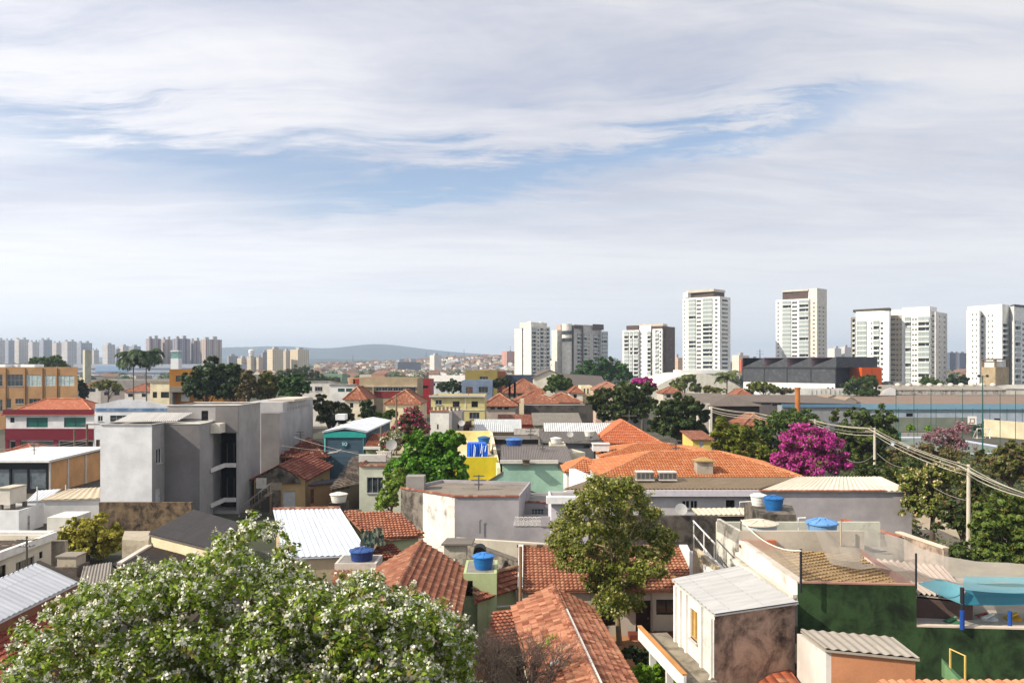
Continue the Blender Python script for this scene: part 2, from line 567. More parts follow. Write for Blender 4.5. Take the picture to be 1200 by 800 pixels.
WHITE = (226, 225, 220)
STY = {
    'white': dict(fr=(222, 222, 218), gl=(30, 36, 42), nx=2, ny=1, sill=True),
    'dark':  dict(fr=(40, 38, 38), gl=(22, 24, 28), nx=2, ny=1, sill=False),
    'alu':   dict(fr=(150, 152, 152), gl=(38, 44, 48), nx=3, ny=1, sill=True),
    'alu2':  dict(fr=(170, 172, 170), gl=(40, 46, 50), nx=4, ny=2, sill=True),
    'teal':  dict(fr=(60, 80, 78), gl=(36, 92, 84), nx=2, ny=1, sill=False),
    'pale':  dict(fr=(205, 205, 200), gl=(150, 172, 170), nx=3, ny=2, sill=False),
    'slit':  dict(fr=(60, 58, 56), gl=(16, 16, 18), nx=1, ny=1, sill=False),
    'hole':  dict(fr=(90, 84, 78), gl=(10, 10, 11), nx=1, ny=1, sill=False),  # no glass here: near-black sheet painted for the shade in an open hole
    'shut':  dict(fr=(190, 160, 112), gl=(196, 150, 82), nx=2, ny=1, sill=True),
    'door':  dict(fr=(70, 56, 46), gl=(42, 30, 26), nx=1, ny=1, sill=False, door=True),
    'bdoor': dict(fr=(110, 70, 40), gl=(96, 56, 30), nx=1, ny=1, sill=False, door=True),
    'wdoor': dict(fr=(210, 210, 206), gl=(200, 200, 198), nx=1, ny=1, sill=False, door=True),
    'shop':  dict(fr=(30, 30, 32), gl=(92, 100, 106), nx=1, ny=1, sill=False),
}

def window(parent, o, u, a, b, z0, z1, style, d=0.12):
    """frame with mullions, its glass one level down; doors the same way with a leaf and a handle"""
    st = STY[style]
    o, u = Vector((o[0], o[1], 0)), Vector(u)
    n = Vector((u.y, -u.x, 0))
    C = lambda x, z, e=0.0: o + u * x + Vector((0, 0, z)) + n * e
    w, h = b - a, z1 - z0
    t = min(0.06, w * 0.08)
    mb = MB()
    e = -d + 0.03
    U, Zv, Nn = u, Vector((0, 0, 1)), n * 0.03
    for x in (a + t / 2, b - t / 2): mb.obox(C(x, z0 + h / 2, e), U * (t / 2), Nn, Zv * (h / 2))
    for z in (z0 + t / 2, z1 - t / 2): mb.obox(C(a + w / 2, z, e), U * (w / 2 - t), Nn, Zv * (t / 2))
    for i in range(1, st['nx']): mb.obox(C(a + w * i / st['nx'], z0 + h / 2, e), U * (t * 0.4), Nn * 0.9, Zv * (h / 2 - t))
    for i in range(1, st['ny']): mb.obox(C(a + w / 2, z0 + h * i / st['ny'], e), U * (w / 2 - t), Nn * 0.8, Zv * (t * 0.35))
    door = st.get('door')
    f = mb.build('door' if door else 'window', plain(st['fr'], 0.5), parent)
    if st['sill']:
        s = MB(); s.obox(C(a + w / 2, z0 - 0.035, 0.02), U * (w / 2 + 0.06), n * 0.09, Zv * 0.035)
        s.build('sill', plain((196, 192, 186), 0.8), f)
    g = MB()
    q = -d + 0.005
    g.obox(C(a + w / 2, z0 + h / 2, q - 0.02), U * (w / 2 - 0.003), n * 0.015, Zv * (h / 2 - 0.003))
    if door:
        g.build('door_leaf', plain(st['gl'], 0.6), f)
        k = MB(); k.obox(C(a + w * 0.84, z0 + h * 0.48, -d + 0.05), U * 0.02, n * 0.03, Zv * 0.06)
        k.build('handle', plain((150, 150, 148), 0.3, 0.8), f)
    else:
        g.build('pane', glass_mat(st['gl'], 0.25 if style == 'pale' else 0.08, 0.1 if style in ('hole', 'slit', 'teal') else 0.5), f)
    return f

# ------------------------------------------------------------------ roofs
def inside(p, poly):
    c = False
    n = len(poly)
    for i in range(n):
        (x0, y0), (x1, y1) = poly[i], poly[(i + 1) % n]
        if (y0 > p[1]) != (y1 > p[1]) and p[0] < (x1 - x0) * (p[1] - y0) / (y1 - y0) + x0: c = not c
    return c

def lay_tiles(mb, poly, m=0, pu=0.24, pv=0.36, rise=0.065, rough=0.012, seed=1):
    """barrel tiles laid in courses over a sloping polygon"""
    r = random.Random(seed)
    poly = [Vector(p) for p in poly]
    n = Vector((0, 0, 0))
    for k in range(len(poly)): n += poly[k].cross(poly[(k + 1) % len(poly)])
    n.normalize()
    if n.z < 0: n = -n; poly = poly[::-1]
    u = Vector((0, 0, 1)).cross(n).normalized(); v = n.cross(u)
    P2 = [(p.dot(u), p.dot(v)) for p in poly]
    base = n * poly[0].dot(n)
    u0, u1 = min(p[0] for p in P2), max(p[0] for p in P2)
    v0, v1 = min(p[1] for p in P2), max(p[1] for p in P2)
    W = lambda a, b, h: base + u * a + v * b + n * h
    K = 4
    for j in range(int((v1 - v0) / pv) + 1):
        for i in range(int((u1 - u0) / pu) + 1):
            a, b = u0 + i * pu, v0 + j * pv
            if not inside((a + pu / 2, b + pv * 0.45), P2): continue
            da, dh = r.gauss(0, rough * 0.7), r.gauss(0, rough * 0.5)
            low, top = [], []
            for k in range(K + 1):
                t = k / K
                hh = rise * math.sin(math.pi * min(1, max(0, (t - 0.08) / 0.84))) if 0.08 < t < 0.92 else 0.0
                low.append(W(a + da + pu * t, b - 0.03, hh + 0.085 + dh))
                top.append(W(a - da + pu * t, b + pv, hh * 0.85 + 0.0 + dh))
            uvc = ((a + pu * .5) , (b + pv * .5))
            uq = [(math.floor(uvc[0] / pu) * pu + pu * .5, math.floor(uvc[1] / pv) * pv + pv * .5)] * 4
            for k in range(K):
                mb.face([low[k], low[k + 1], top[k + 1], top[k]], m, uq)
            mb.face([W(a + da, b - 0.03, 0.0)] + low + [W(a + da + pu, b - 0.03, 0.0)], m, [uq[0]] * (K + 3))

def lay_waves(mb, a, b, c, d, pitch=0.18, amp=0.03, m=0, seg=4, square=False):
    """corrugated sheet on a quad: a-b the eave, d-c the top; ribs run from eave to top"""
    a, b, c, d = map(Vector, (a, b, c, d))
    n = (b - a).cross(d - a).normalized()
    if n.z < 0: n = -n
    L = ((b - a).length + (c - d).length) / 2
    k = max(2, int(L / pitch)) * seg
    sl = ((d - a).length + (c - b).length) / 2
    prev = None
    for i in range(k + 1):
        t = i / k
        ph = (i % seg) / seg
        h = (amp if ph < 0.3 else -amp) if square else amp * math.sin(2 * math.pi * ph)
        lo, hi = a.lerp(b, t) + n * h, d.lerp(c, t) + n * h
        if prev:
            mb.face([prev[0], lo, hi, prev[1]], m, [(prev[2], 0), (t * L, 0), (t * L, sl), (prev[2], sl)])
        prev = (lo, hi, t * L)

def ridge(mb, a, b, r=0.13, m=0, step=0.38, seed=3):
    """a run of half-round cap tiles"""
    a, b = Vector(a), Vector(b)
    L = (b - a).length
    k = max(1, int(L / step))
    t = (b - a) / L
    up = Vector((0, 0, 1))
    s = t.cross(up).normalized(); w = s.cross(t)
    rr = random.Random(seed)
    for i in range(k):
        p, q = a + t * (L * i / k), a + t * (L * (i + 1.12) / k)
        r0 = r * (1 + rr.uniform(-.06, .06))
        A = [p + (s * math.cos(x) + w * math.sin(x)) * r0 * 1.08 for x in np.linspace(0, math.pi, 6)]
        B = [q + (s * math.cos(x) + w * math.sin(x)) * r0 * 0.9 for x in np.linspace(0, math.pi, 6)]
        h = (i * 0.37, i * 0.9)
        for j in range(5): mb.face([A[j], A[j + 1], B[j + 1], B[j]], m, [h] * 4)
        mb.face(A[::-1], m, [h] * 6)

def roof_polys(kind, c, rise, oh=0.35):
    """c: four corners fl, fr, br, bl at eave height. Returns sloping polygons, ridge lines and wall triangles"""
    fl, fr, br, bl = [Vector(p) for p in c]
    u = (fr - fl).normalized(); v = (bl - fl).normalized()
    wall_tri = []
    U, V = (fr - fl).length, (bl - fl).length
    up = Vector((0, 0, rise))
    if kind == 'hip':
        k = oh / (min(U, V) / 2) * rise
        a, b, cc, d = fl - u * oh - v * oh, fr + u * oh - v * oh, br + u * oh + v * oh, bl - u * oh + v * oh
        dz = Vector((0, 0, -k))
        a, b, cc, d = a + dz, b + dz, cc + dz, d + dz
        if U >= V:
            r0 = (fl + bl) / 2 + u * (V / 2) + up; r1 = (fr + br) / 2 - u * (V / 2) + up
            if (r1 - r0).dot(u) < 0.05: r0 = r1 = (r0 + r1) / 2
            pol = [[a, b, r1, r0], [b, cc, r1], [cc, d, r0, r1], [d, a, r0]]
        else:
            r0 = (fl + fr) / 2 + v * (U / 2) + up; r1 = (bl + br) / 2 - v * (U / 2) + up
            pol = [[a, b, r0], [b, cc, r1, r0], [cc, d, r1], [d, a, r0, r1]]
            rid = [(r0, r1), (a, r0), (b, r0), (cc, r1), (d, r1)]
            return pol, rid, []
        rid = [(r0, r1), (a, r0), (d, r0), (b, r1), (cc, r1)]
        pol = [[p for i, p in enumerate(q) if i == 0 or (p - q[i - 1]).length > 1e-4] for q in pol]
        return pol, [x for x in rid if (x[0] - x[1]).length > 0.05], []
    if kind == 'gu':            # ridge along the front
        r0, r1 = (fl + bl) / 2 + up, (fr + br) / 2 + up
        k = Vector((0, 0, -oh / (V / 2) * rise))
        a, b, cc, d = fl - u * oh - v * oh + k, fr + u * oh - v * oh + k, br + u * oh + v * oh + k, bl - u * oh + v * oh + k
        R0, R1 = r0 - u * oh, r1 + u * oh
        return [[a, b, R1, R0], [cc, d, R0, R1]], [(R0, R1)], [[bl, fl, r0], [fr, br, r1]]
    if kind == 'gv':            # ridge going away, gable to the front
        r0, r1 = (fl + fr) / 2 + up, (bl + br) / 2 + up
        k = Vector((0, 0, -oh / (U / 2) * rise))
        a, b, cc, d = fl - u * oh - v * oh + k, fr + u * oh - v * oh + k, br + u * oh + v * oh + k, bl - u * oh + v * oh + k
        R0, R1 = r0 - v * oh, r1 + v * oh
        return [[d, a, R0, R1], [b, cc, R1, R0]], [(R0, R1)], [[fl, fr, r0], [br, bl, r1]]
    sx = dict(sf=(bl, br), sb=(fl, fr), sl=(fr, br), sr=(fl, bl))[kind]
    P = {}
    for nme, p in (('fl', fl), ('fr', fr), ('br', br), ('bl', bl)):
        P[nme] = p + (up if any((p - q).length < 1e-6 for q in sx) else Vector())
    k = Vector((0, 0, rise)) * (oh / (V if kind in ('sf', 'sb') else U))
    sg = {'sf': ('fl', 'fr'), 'sb': ('bl', 'br'), 'sl': ('fl', 'bl'), 'sr': ('fr', 'br')}[kind]
    E = {}
    for nme, du, dv in (('fl', -1, -1), ('fr', 1, -1), ('br', 1, 1), ('bl', -1, 1)):
        E[nme] = P[nme] + u * (oh * du) + v * (oh * dv) + (-k if nme in sg else k)
    tri = []
    if kind in ('sf', 'sb'):
        h = 'br' if kind == 'sf' else 'fr'
        tri = [[fr, br, P[h]], [bl, fl, P['bl' if kind == 'sf' else 'fl']]]
        tri.append([br, bl, P['bl'], P['br']] if kind == 'sf' else [fl, fr, P['fr'], P['fl']])
    else:
        tri = [[fl, fr, P['fr' if kind == 'sl' else 'fl']], [br, bl, P['br' if kind == 'sl' else 'bl']]]
        tri.append([fr, br, P['br'], P['fr']] if kind == 'sl' else [bl, fl, P['fl'], P['bl']])
    order = {'sf': ('fl', 'fr', 'br', 'bl'), 'sb': ('br', 'bl', 'fl', 'fr'), 'sl': ('bl', 'fl', 'fr', 'br'), 'sr': ('fr', 'br', 'bl', 'fl')}[kind]
    return [[E[q] for q in order]], [], tri

TERRA = ((164, 90, 58), (184, 112, 74))
def roof_mat(kind, near, spec=None):
    spec = spec or {}
    if kind == 'tile': return tile_mat(*(spec.get('c') or TERRA), spec.get('dirt', 0.35), spec.get('dc', (84, 54, 38)), not near)
    if kind == 'wave': return sheet_mat(spec.get('c', (150, 140, 128)), spec.get('dirt', 0.5), spec.get('dc', (84, 74, 64)), 0.18, not near)
    if kind == 'metal': return sheet_mat(spec.get('c', (205, 205, 205)), spec.get('dirt', 0.15), spec.get('dc', (120, 112, 104)), 0.3, not near, 0.45, 0.0)
    return plaster(spec.get('c', (140, 134, 126)), spec.get('dirt', 0.6), spec.get('dc', (70, 64, 58)))

def make_roof(parent, polys, ridges, kind, near, spec=None, th=0.1, name='roof', caps=True):
    spec = spec or {}
    mat = roof_mat(kind, near, spec)
    mb = MB()
    for i, p in enumerate(polys):
        mb.slab(p, th, 0)
        if near and kind == 'tile': lay_tiles(mb, p, 0, seed=i + 7)
        if near and kind in ('wave', 'metal') and len(p) == 4:
            q = [Vector(x) + Vector((0, 0, 0.05)) for x in p]
            if kind == 'metal': lay_waves(mb, *q, pitch=spec.get('pitch', 0.3), amp=0.022, seg=4, square=True)
            else: lay_waves(mb, *q, pitch=spec.get('pitch', 0.18), amp=0.028, seg=6)
    o = mb.build(name, mat, parent)
    if caps and kind == 'tile' and ridges:
        rb = MB()
        for a, b in ridges:
            if (Vector(a) - Vector(b)).length > 0.2: ridge(rb, a, b, 0.13 if near else 0.16, step=0.38 if near else 1.0)
        rb.build('ridge_tiles', tile_mat(*(spec.get('cap') or spec.get('c') or TERRA), 0.3, (84, 54, 38)), o)
    return o

# ------------------------------------------------------------------ a building from pixels
class Bld: pass

def quad_foot(L, R, Y, D, yaw=0.0):
    """front edge from the sight line of pixel column L at distance Y to column R, turned by yaw; D deep"""
    a = math.radians(yaw)
    u = Vector((math.cos(a), math.sin(a), 0))
    o = Vector((gx(L, Y), Y, 0))
    k = (R - 600) / F
    t = (k * o.y - o.x) / (u.x - k * u.y)
    v = Vector((-u.y, u.x, 0))
    return [o, o + u * t, o + u * t + v * D, o + v * D]

def foot_px(pts):
    return [Vector((gx(p, Y), Y, 0)) for p, Y in pts]

def bld(name, label, cat, foot, top, mat, roof=('flat', 0.4), wins=(), z0=0.0, group=None, near=False, oh=0.3, zt=None, mats=None, roofspec=None, capm=None):
    """foot: corners fl, fr, br, bl (or any polygon for a flat roof); top: pixel row of the front wall's top.
    wins: (face, px0, py0, px1, py1, style) in pixels of the photograph"""
    B = Bld()
    f0 = foot[0]
    z1 = zt if zt is not None else zy(top, f0.y)
    c = sum(foot, Vector()) / len(foot)
    root = thing(name, label, cat, (c.x, c.y, z0), group)
    B.root, B.z1, B.foot = root, z1, foot
    ops = {i: [] for i in range(len(foot))}
    wl = []
    n_f = len(foot)
    names = {'f': 0, 'r': 1, 'b': 2, 'l': n_f - 1}
    for wdef in wins:
        k, x0, y0, x1, y1, sty = wdef
        i = names.get(k, k) if isinstance(k, str) else k
        a, b = foot[i], foot[(i + 1) % n_f]
        u = (b - a).normalized(); n = Vector((u.y, -u.x, 0))
        p, q = on_plane(x0, y0, a, n), on_plane(x1, y1, a, n)
        q2, p2 = on_plane(x1, y0, a, n), on_plane(x0, y1, a, n)
        ua, ub = sorted(((p - a).dot(u), (q - a).dot(u)))
        za, zb = (q.z + p2.z) / 2, (p.z + q2.z) / 2
        L = (b - a).length
        ua, ub = max(0.08, ua), min(L - 0.08, ub)
        za, zb = max(z0 + 0.02, za), min(z1 - 0.05, zb)
        if ub - ua < 0.15 or zb - za < 0.15: continue
        d = 0.4 if sty == 'hole' else 0.12
        ops[i].append((ua, ub, za, zb, d))
        wl.append((a, u, ua, ub, za, zb, sty, d))
    mb = MB()
    for i in range(n_f):
        a, b = foot[i], foot[(i + 1) % n_f]
        u = (b - a).normalized()
        mi = 0
        if mats: mi = mats.get(i, 0)
        wall(mb, a, u, (b - a).length, z0, z1, ops[i], m=mi)
    ml = [mat] if not mats else [mat] + mats['list']
    kind = roof[0]
    if kind == 'flat':
        ph = roof[1] if len(roof) > 1 else 0.4
        t = 0.15
        cen = c
        inn = []
        for i in range(n_f):
            p, a, b = foot[i], foot[i - 1], foot[(i + 1) % n_f]
            d1, d2 = (p - a).normalized(), (b - p).normalized()
            n1, n2 = Vector((-d1.y, d1.x, 0)), Vector((-d2.y, d2.x, 0))
            s = (n1 + n2)
            s = s / max(0.35, s.dot(n1)) if s.length > 1e-6 else n1
            inn.append(p + s * t)
        Z = Vector((0, 0, 1))
        for i in range(n_f):
            j = (i + 1) % n_f
            mb.face([foot[i] + Z * z1, foot[j] + Z * z1, inn[j] + Z * z1, inn[i] + Z * z1], 0)
            mb.face([inn[j] + Z * (z1 - ph), inn[i] + Z * (z1 - ph), inn[i] + Z * z1, inn[j] + Z * z1], 0)
        B.wall = mb.build('wall', ml, root)
        rf = MB()
        rf.face([p + Z * (z1 - ph) for p in inn])
        B.roof = rf.build('roof', roof[2] if len(roof) > 2 else plaster((150, 145, 138), 0.5), root)
        B.zr = z1 - ph
    else:
        cc = [p + Vector((0, 0, z1)) for p in foot[:4]]
        pol, rid, tri = roof_polys(kind, cc, roof[1], oh)
        for t in tri: mb.face(t, 0)
        B.wall = mb.build('wall', ml, root)
        B.roof = make_roof(root, pol, rid, roof[2], near, roofspec)
        B.pol, B.rid = pol, rid
    for (a, u, ua, ub, za, zb, sty, d) in wl:
        window(root, a, u, ua, ub, za, zb, sty, d)
    return B

# ------------------------------------------------------------------ plants
def leaf_arrays(cen, nor, size, asp=0.55):
    """rhombic leaves: centres (N,3), preferred normals (N,3), sizes (N,)"""
    N = len(cen)
    nor = nor / np.maximum(np.linalg.norm(nor, axis=1, keepdims=True), 1e-6)
    t = rng.normal(size=(N, 3))
    a = np.cross(nor, t); a /= np.maximum(np.linalg.norm(a, axis=1, keepdims=True), 1e-6)
    b = np.cross(nor, a)
    s = size[:, None]
    v = np.empty((N, 4, 3), np.float32)
    v[:, 0] = cen - a * s
    v[:, 1] = cen - b * s * asp + nor * s * 0.14
    v[:, 2] = cen + a * s
    v[:, 3] = cen + b * s * asp + nor * s * 0.14
    return v.reshape(-1, 3)

def leaf_obj(name, verts, mat, parent=None, loc=None, n=4):
    org = np.array(ORG[parent.name]) if parent is not None else np.array(loc)
    verts = (verts - org).astype(np.float32)
    N = len(verts) // n
    me = bpy.data.meshes.new(name)
    me.vertices.add(len(verts)); me.vertices.foreach_set('co', verts.ravel())
    me.loops.add(N * n); me.loops.foreach_set('vertex_index', np.arange(N * n, dtype=np.int32))
    me.polygons.add(N)
    me.polygons.foreach_set('loop_start', np.arange(0, N * n, n, dtype=np.int32))
    me.polygons.foreach_set('loop_total', np.full(N, n, dtype=np.int32))
    me.materials.append(mat)
    me.update(calc_edges=True)
    return link(name, me, parent, Vector(org))

def clump_points(blobs, n, clump=0.24, per=60, low=-0.55, shell=0.62):
    """leaf centres grouped in twig clumps over a set of ellipsoids (centre, radii)"""
    vol = np.array([r[0] * r[2] + r[0] * r[1] for c, r in blobs])
    P, Nn, Cs = [], [], []
    for (c, r), k in zip(blobs, (n * vol / vol.sum()).astype(int)):
        r = np.array(r); c = np.array(c)
        m = max(3, k // per)
        d = rng.normal(size=(m * 4, 3)); d /= np.linalg.norm(d, axis=1, keepdims=True)
        d = d[d[:, 2] > low][:m]
        m = len(d)
        f = shell + (1.0 - shell) * rng.random((m, 1)) ** 0.6
        f *= rng.uniform(0.82, 1.12, (m, 1))
        cc = c + d * r * f
        rc = clump * r.mean() * rng.uniform(0.6, 1.35, m)
        idx = rng.integers(0, m, k)
        g = rng.normal(size=(k, 3)) * np.array([1, 1, 0.62])
        g *= (rng.random((k, 1)) ** 0.35) / np.maximum(np.linalg.norm(g, axis=1, keepdims=True), 1e-6)
        P.append(cc[idx] + g * rc[idx][:, None])
        Nn.append(d[idx] * 0.55 + g * 0.35 + np.array([0, 0, 0.55]) + rng.normal(size=(k, 3)) * 0.5)
        Cs.append(cc)
    return np.concatenate(P), np.concatenate(Nn), np.concatenate(Cs)

def branches(mb, base, top, r, targets, n=9, seed=0):
    rr = random.Random(seed)
    base, top = Vector(base), Vector(top)
    mid = base.lerp(top, 0.55) + Vector((rr.uniform(-.2, .2), rr.uniform(-.2, .2), 0)) * (top - base).length * 0.12
    path = [base, base.lerp(mid, 0.5), mid, top]
    mb.tube(path, [r * 1.25, r, r * 0.8, r * 0.4], 9)
    for k in range(min(n, len(targets))):
        q = Vector(targets[rr.randrange(len(targets))])
        s = path[1].lerp(top, rr.uniform(0.15, 0.9)) if k % 3 else mid
        m = s.lerp(q, 0.5) + Vector((0, 0, (q - s).length * 0.12))
        mb.tube([s, m, q], [r * 0.42, r * 0.26, r * 0.08], 6)

def tree(name, label, cat, base, Y, blobs, mat, n, size, r=0.18, group=None, bark=(96, 84, 72), clump=0.24, low=-0.85, shell=0.62, extra=None, per=60, z0=0.0, depth=0.9, limbs=9, clus=1, boughs=14):
    """base: pixel column of the trunk foot; blobs: (px, py, rx, rz[, dY]) ellipses in pixels at distance Y"""
    bl = []
    for b in blobs:
        yy = Y + (b[4] if len(b) > 4 else 0)
        c = PY(b[0], b[1], yy)
        rx, rz = b[2] / F * yy, b[3] / F * yy
        bl.append(((c.x, c.y, c.z), (rx, max(rx, rz) * depth, rz)))
    root = thing(name, label, cat, (gx(base, Y), Y, z0), group)
    if boughs:
        nb = []
        for c, rr_ in bl:
            for k in range(boughs):
                d = rng.normal(size=3); d /= np.linalg.norm(d)
                if d[2] < -0.8: d[2] *= -1
                f = float(rng.uniform(0.5, 0.93)); q = float(rng.uniform(0.26, 0.5)); c_, r_ = np.asarray(c, float), np.asarray(rr_, float)
                nb.append((tuple(c_ + d * r_ * f), tuple(r_ * q * np.array([1, 1, rng.uniform(.75, 1.1)]))))
        bl = nb + [(c, tuple(np.array(q) * .74)) for c, q in bl]
        clump = clump * 1.3
    P, Nn, Cs = clump_points(bl, int(n * (1.35 if boughs else 1)), clump, per, low, shell)
    sz = size * (1.16 if boughs else 1) * rng.uniform(0.6, 1.25, len(P))
    leaf_obj('crown', leaf_arrays(P, Nn, sz), mat, root)
    tb = MB()
    cz = np.mean([b[0] for b in bl], axis=0)
    branches(tb, (gx(base, Y), Y, z0), (cz[0], cz[1], cz[2]), r, Cs, limbs, seed=int(base))
    tb.build('trunk', bark_mat(bark), root, smooth=True)
    if extra:                                   # flowers: (mat, count, size, label)
        em, en, es, elab = extra
        idx = np.repeat(rng.integers(0, len(P), max(1, en // clus)), clus)
        en = len(idx)
        out = Nn[idx] / np.linalg.norm(Nn[idx], axis=1, keepdims=True)
        up = P[idx] + out * size * 0.9 + rng.normal(size=(en, 3)) * (size * 0.5 if clus == 1 else es * 1.1)
        o = leaf_obj('blossom', leaf_arrays(up, out * 0.6 + rng.normal(size=(en, 3)) * 0.5, es * rng.uniform(0.6, 1.3, en), 0.8), em, root)
        if elab: part_label(o, elab)
    return root

def palm(name, label, px, Y, ptop, pbase_z, rf, mat, nf=22, droop=1.1, group=None, r=0.16):
    """feather palm: ringed trunk and arching fronds"""
    top = PY(px, ptop, Y)
    base = Vector((top.x, Y, pbase_z))
    root = thing(name, label, 'palm tree', base, group)
    tb = MB()
    pts = [base.lerp(top, k / 7) + Vector((math.sin(k) * 0.06, 0, 0)) for k in range(8)]
    tb.tube(pts, [r * (1.3 - 0.5 * k / 7) for k in range(8)], 10)
    tb.build('trunk', bark_mat((120, 112, 102)), root, smooth=True)
    V = []
    fb = MB()
    for k in range(nf):
        az = 2 * math.pi * k / nf + rnd.uniform(-.15, .15)
        e0 = rnd.uniform(0.35, 1.45)
        L = rf * rnd.uniform(0.8, 1.1)
        d = Vector((math.cos(az), math.sin(az), 0))
        path, p, el = [], Vector(top), e0
        M = 12
        for i in range(M + 1):
            path.append(p.copy())
            p = p + (d * math.cos(el) + Vector((0, 0, math.sin(el)))) * (L / M)
            el -= droop * 2.1 / M * (0.5 + i / M)
        fb.tube(path, [0.035 - 0.028 * i / M for i in range(M + 1)], 4, cap=False)
        side = Vector((-d.y, d.x, 0))
        for i in range(1, M * 3):
            t = i / (M * 3) * M
            a = path[int(t)].lerp(path[min(M, int(t) + 1)], t % 1)
            ll = rf * 0.27 * math.sin(math.pi * (0.12 + 0.83 * i / (M * 3)))
            tan = (path[min(M, int(t) + 1)] - path[int(t)]).normalized()
            for s in (-1, 1):
                tip = a + (side * s * 0.75 + tan * 0.55 + Vector((0, 0, -0.55 + rnd.uniform(-.25, .2)))) * ll
                w = tan * 0.05 * rf / 3
                mdl = a.lerp(tip, 0.5) + Vector((0, 0, 0.08 * ll))
                w = w * 1.6; V += [a - w * .4, mdl - w, tip, mdl + w]
    leaf_obj('crown', np.array([tuple(v) for v in V], np.float32), mat, root)
    fb.build('frond_stem', plain((110, 112, 60), 0.7), root)
    return root
# ------------------------------------------------------------------ the ground, hills, air
g = MB()
g.face([(-8500, -240, 0), (8500, -240, 0), (8500, 7050, 0), (-8500, 7050, 0)])
tag(g.build('ground', ground_mat()), kind='structure')

def hills(name, Y0, depth, prof, col_a, col_b, nx=220, ny=14, rough=6.0):
    """a long range: prof gives (px, py) of its skyline as seen at distance Y0"""
    m, N, bs = new_mat('hillside')
    co = N.n('ShaderNodeTexCoord').outputs['Object']
    a = N.noise(co, 0.006, 8, 0.65)
    N.set(bs.inputs['Base Color'], N.mix(N.ramp(a, 0.35, 0.65), srgb(*col_a), srgb(*col_b)))
    bs.inputs['Roughness'].default_value = 1.0
    xs = [gx(p, Y0) for p, _ in prof]; zs = [zy(q, Y0) for _, q in prof]
    X = np.linspace(xs[0], xs[-1], nx)
    Z = np.interp(X, xs, zs)
    k = np.ones(5) / 5
    Z = np.convolve(np.pad(Z, 2, mode='edge'), k, mode='valid')
    r = np.random.default_rng(int(Y0))
    mb = MB()
    P = []
    for j in range(ny):
        t = j / (ny - 1)
        prof_j = math.sin(math.pi * t) ** 0.8 if t < 0.5 else math.sin(math.pi * t)
        nz = np.convolve(r.normal(size=nx + 8) * rough, np.ones(9) / 9, mode='valid') * (0.35 if j == ny // 2 else 1.0)
        P.append([Vector((X[i], Y0 + (t - 0.5) * depth, max(-1.0, (Z[i]) * prof_j + nz[i] * prof_j - 0.9 * (1 - prof_j)))) for i in range(nx)])
    for j in range(ny - 1):
        for i in range(nx - 1):
            mb.face([P[j][i], P[j][i + 1], P[j + 1][i + 1], P[j + 1][i]])
    return tag(mb.build(name, m, smooth=True), kind='structure')

hills('mountain', 6100, 1300, [(-700, 424), (0, 421), (200, 416), (262, 406), (300, 407.5), (330, 404), (350, 405.5), (365, 408.5), (388, 409.5), (410, 405.5), (440, 402), (458, 403),
                               (480, 406.5), (500, 409), (540, 413), (590, 417), (640, 420), (760, 423.5), (1000, 424.5), (1900, 423)], (34, 46, 40), (46, 56, 46))
hills('hills', 3900, 800, [(-900, 425), (100, 424), (262, 421), (330, 420), (390, 420), (440, 421.5), (500, 424), (560, 425.5), (700, 425.5), (1000, 425), (1800, 425)], (40, 52, 40), (64, 68, 58), rough=2.0)
hills('wooded_rise', 1500, 500, [(380, 431), (440, 429), (500, 426), (540, 423), (580, 421.5), (604, 421), (640, 422), (700, 425), (800, 428), (900, 430)], (84, 84, 62), (108, 100, 84), nx=90, rough=1.2)

# air between here and the hills
hb = MB(); hb.box(-8900, 8900, -300, 7100, -1.0, 205)
hz = bpy.data.materials.new('haze_air'); hz.use_nodes = True
ht = hz.node_tree
for nd in list(ht.nodes):
    if nd.type != 'OUTPUT_MATERIAL': ht.nodes.remove(nd)
pv = ht.nodes.new('ShaderNodeVolumePrincipled')
pv.inputs['Color'].default_value = (0.66, 0.81, 1.0, 1)
pv.inputs['Density'].default_value = 0.00018
pv.inputs['Anisotropy'].default_value = 0.1
ht.links.new(pv.outputs[0], ht.nodes['Material Output'].inputs['Volume'])
tag(hb.build('haze', hz), kind='stuff')

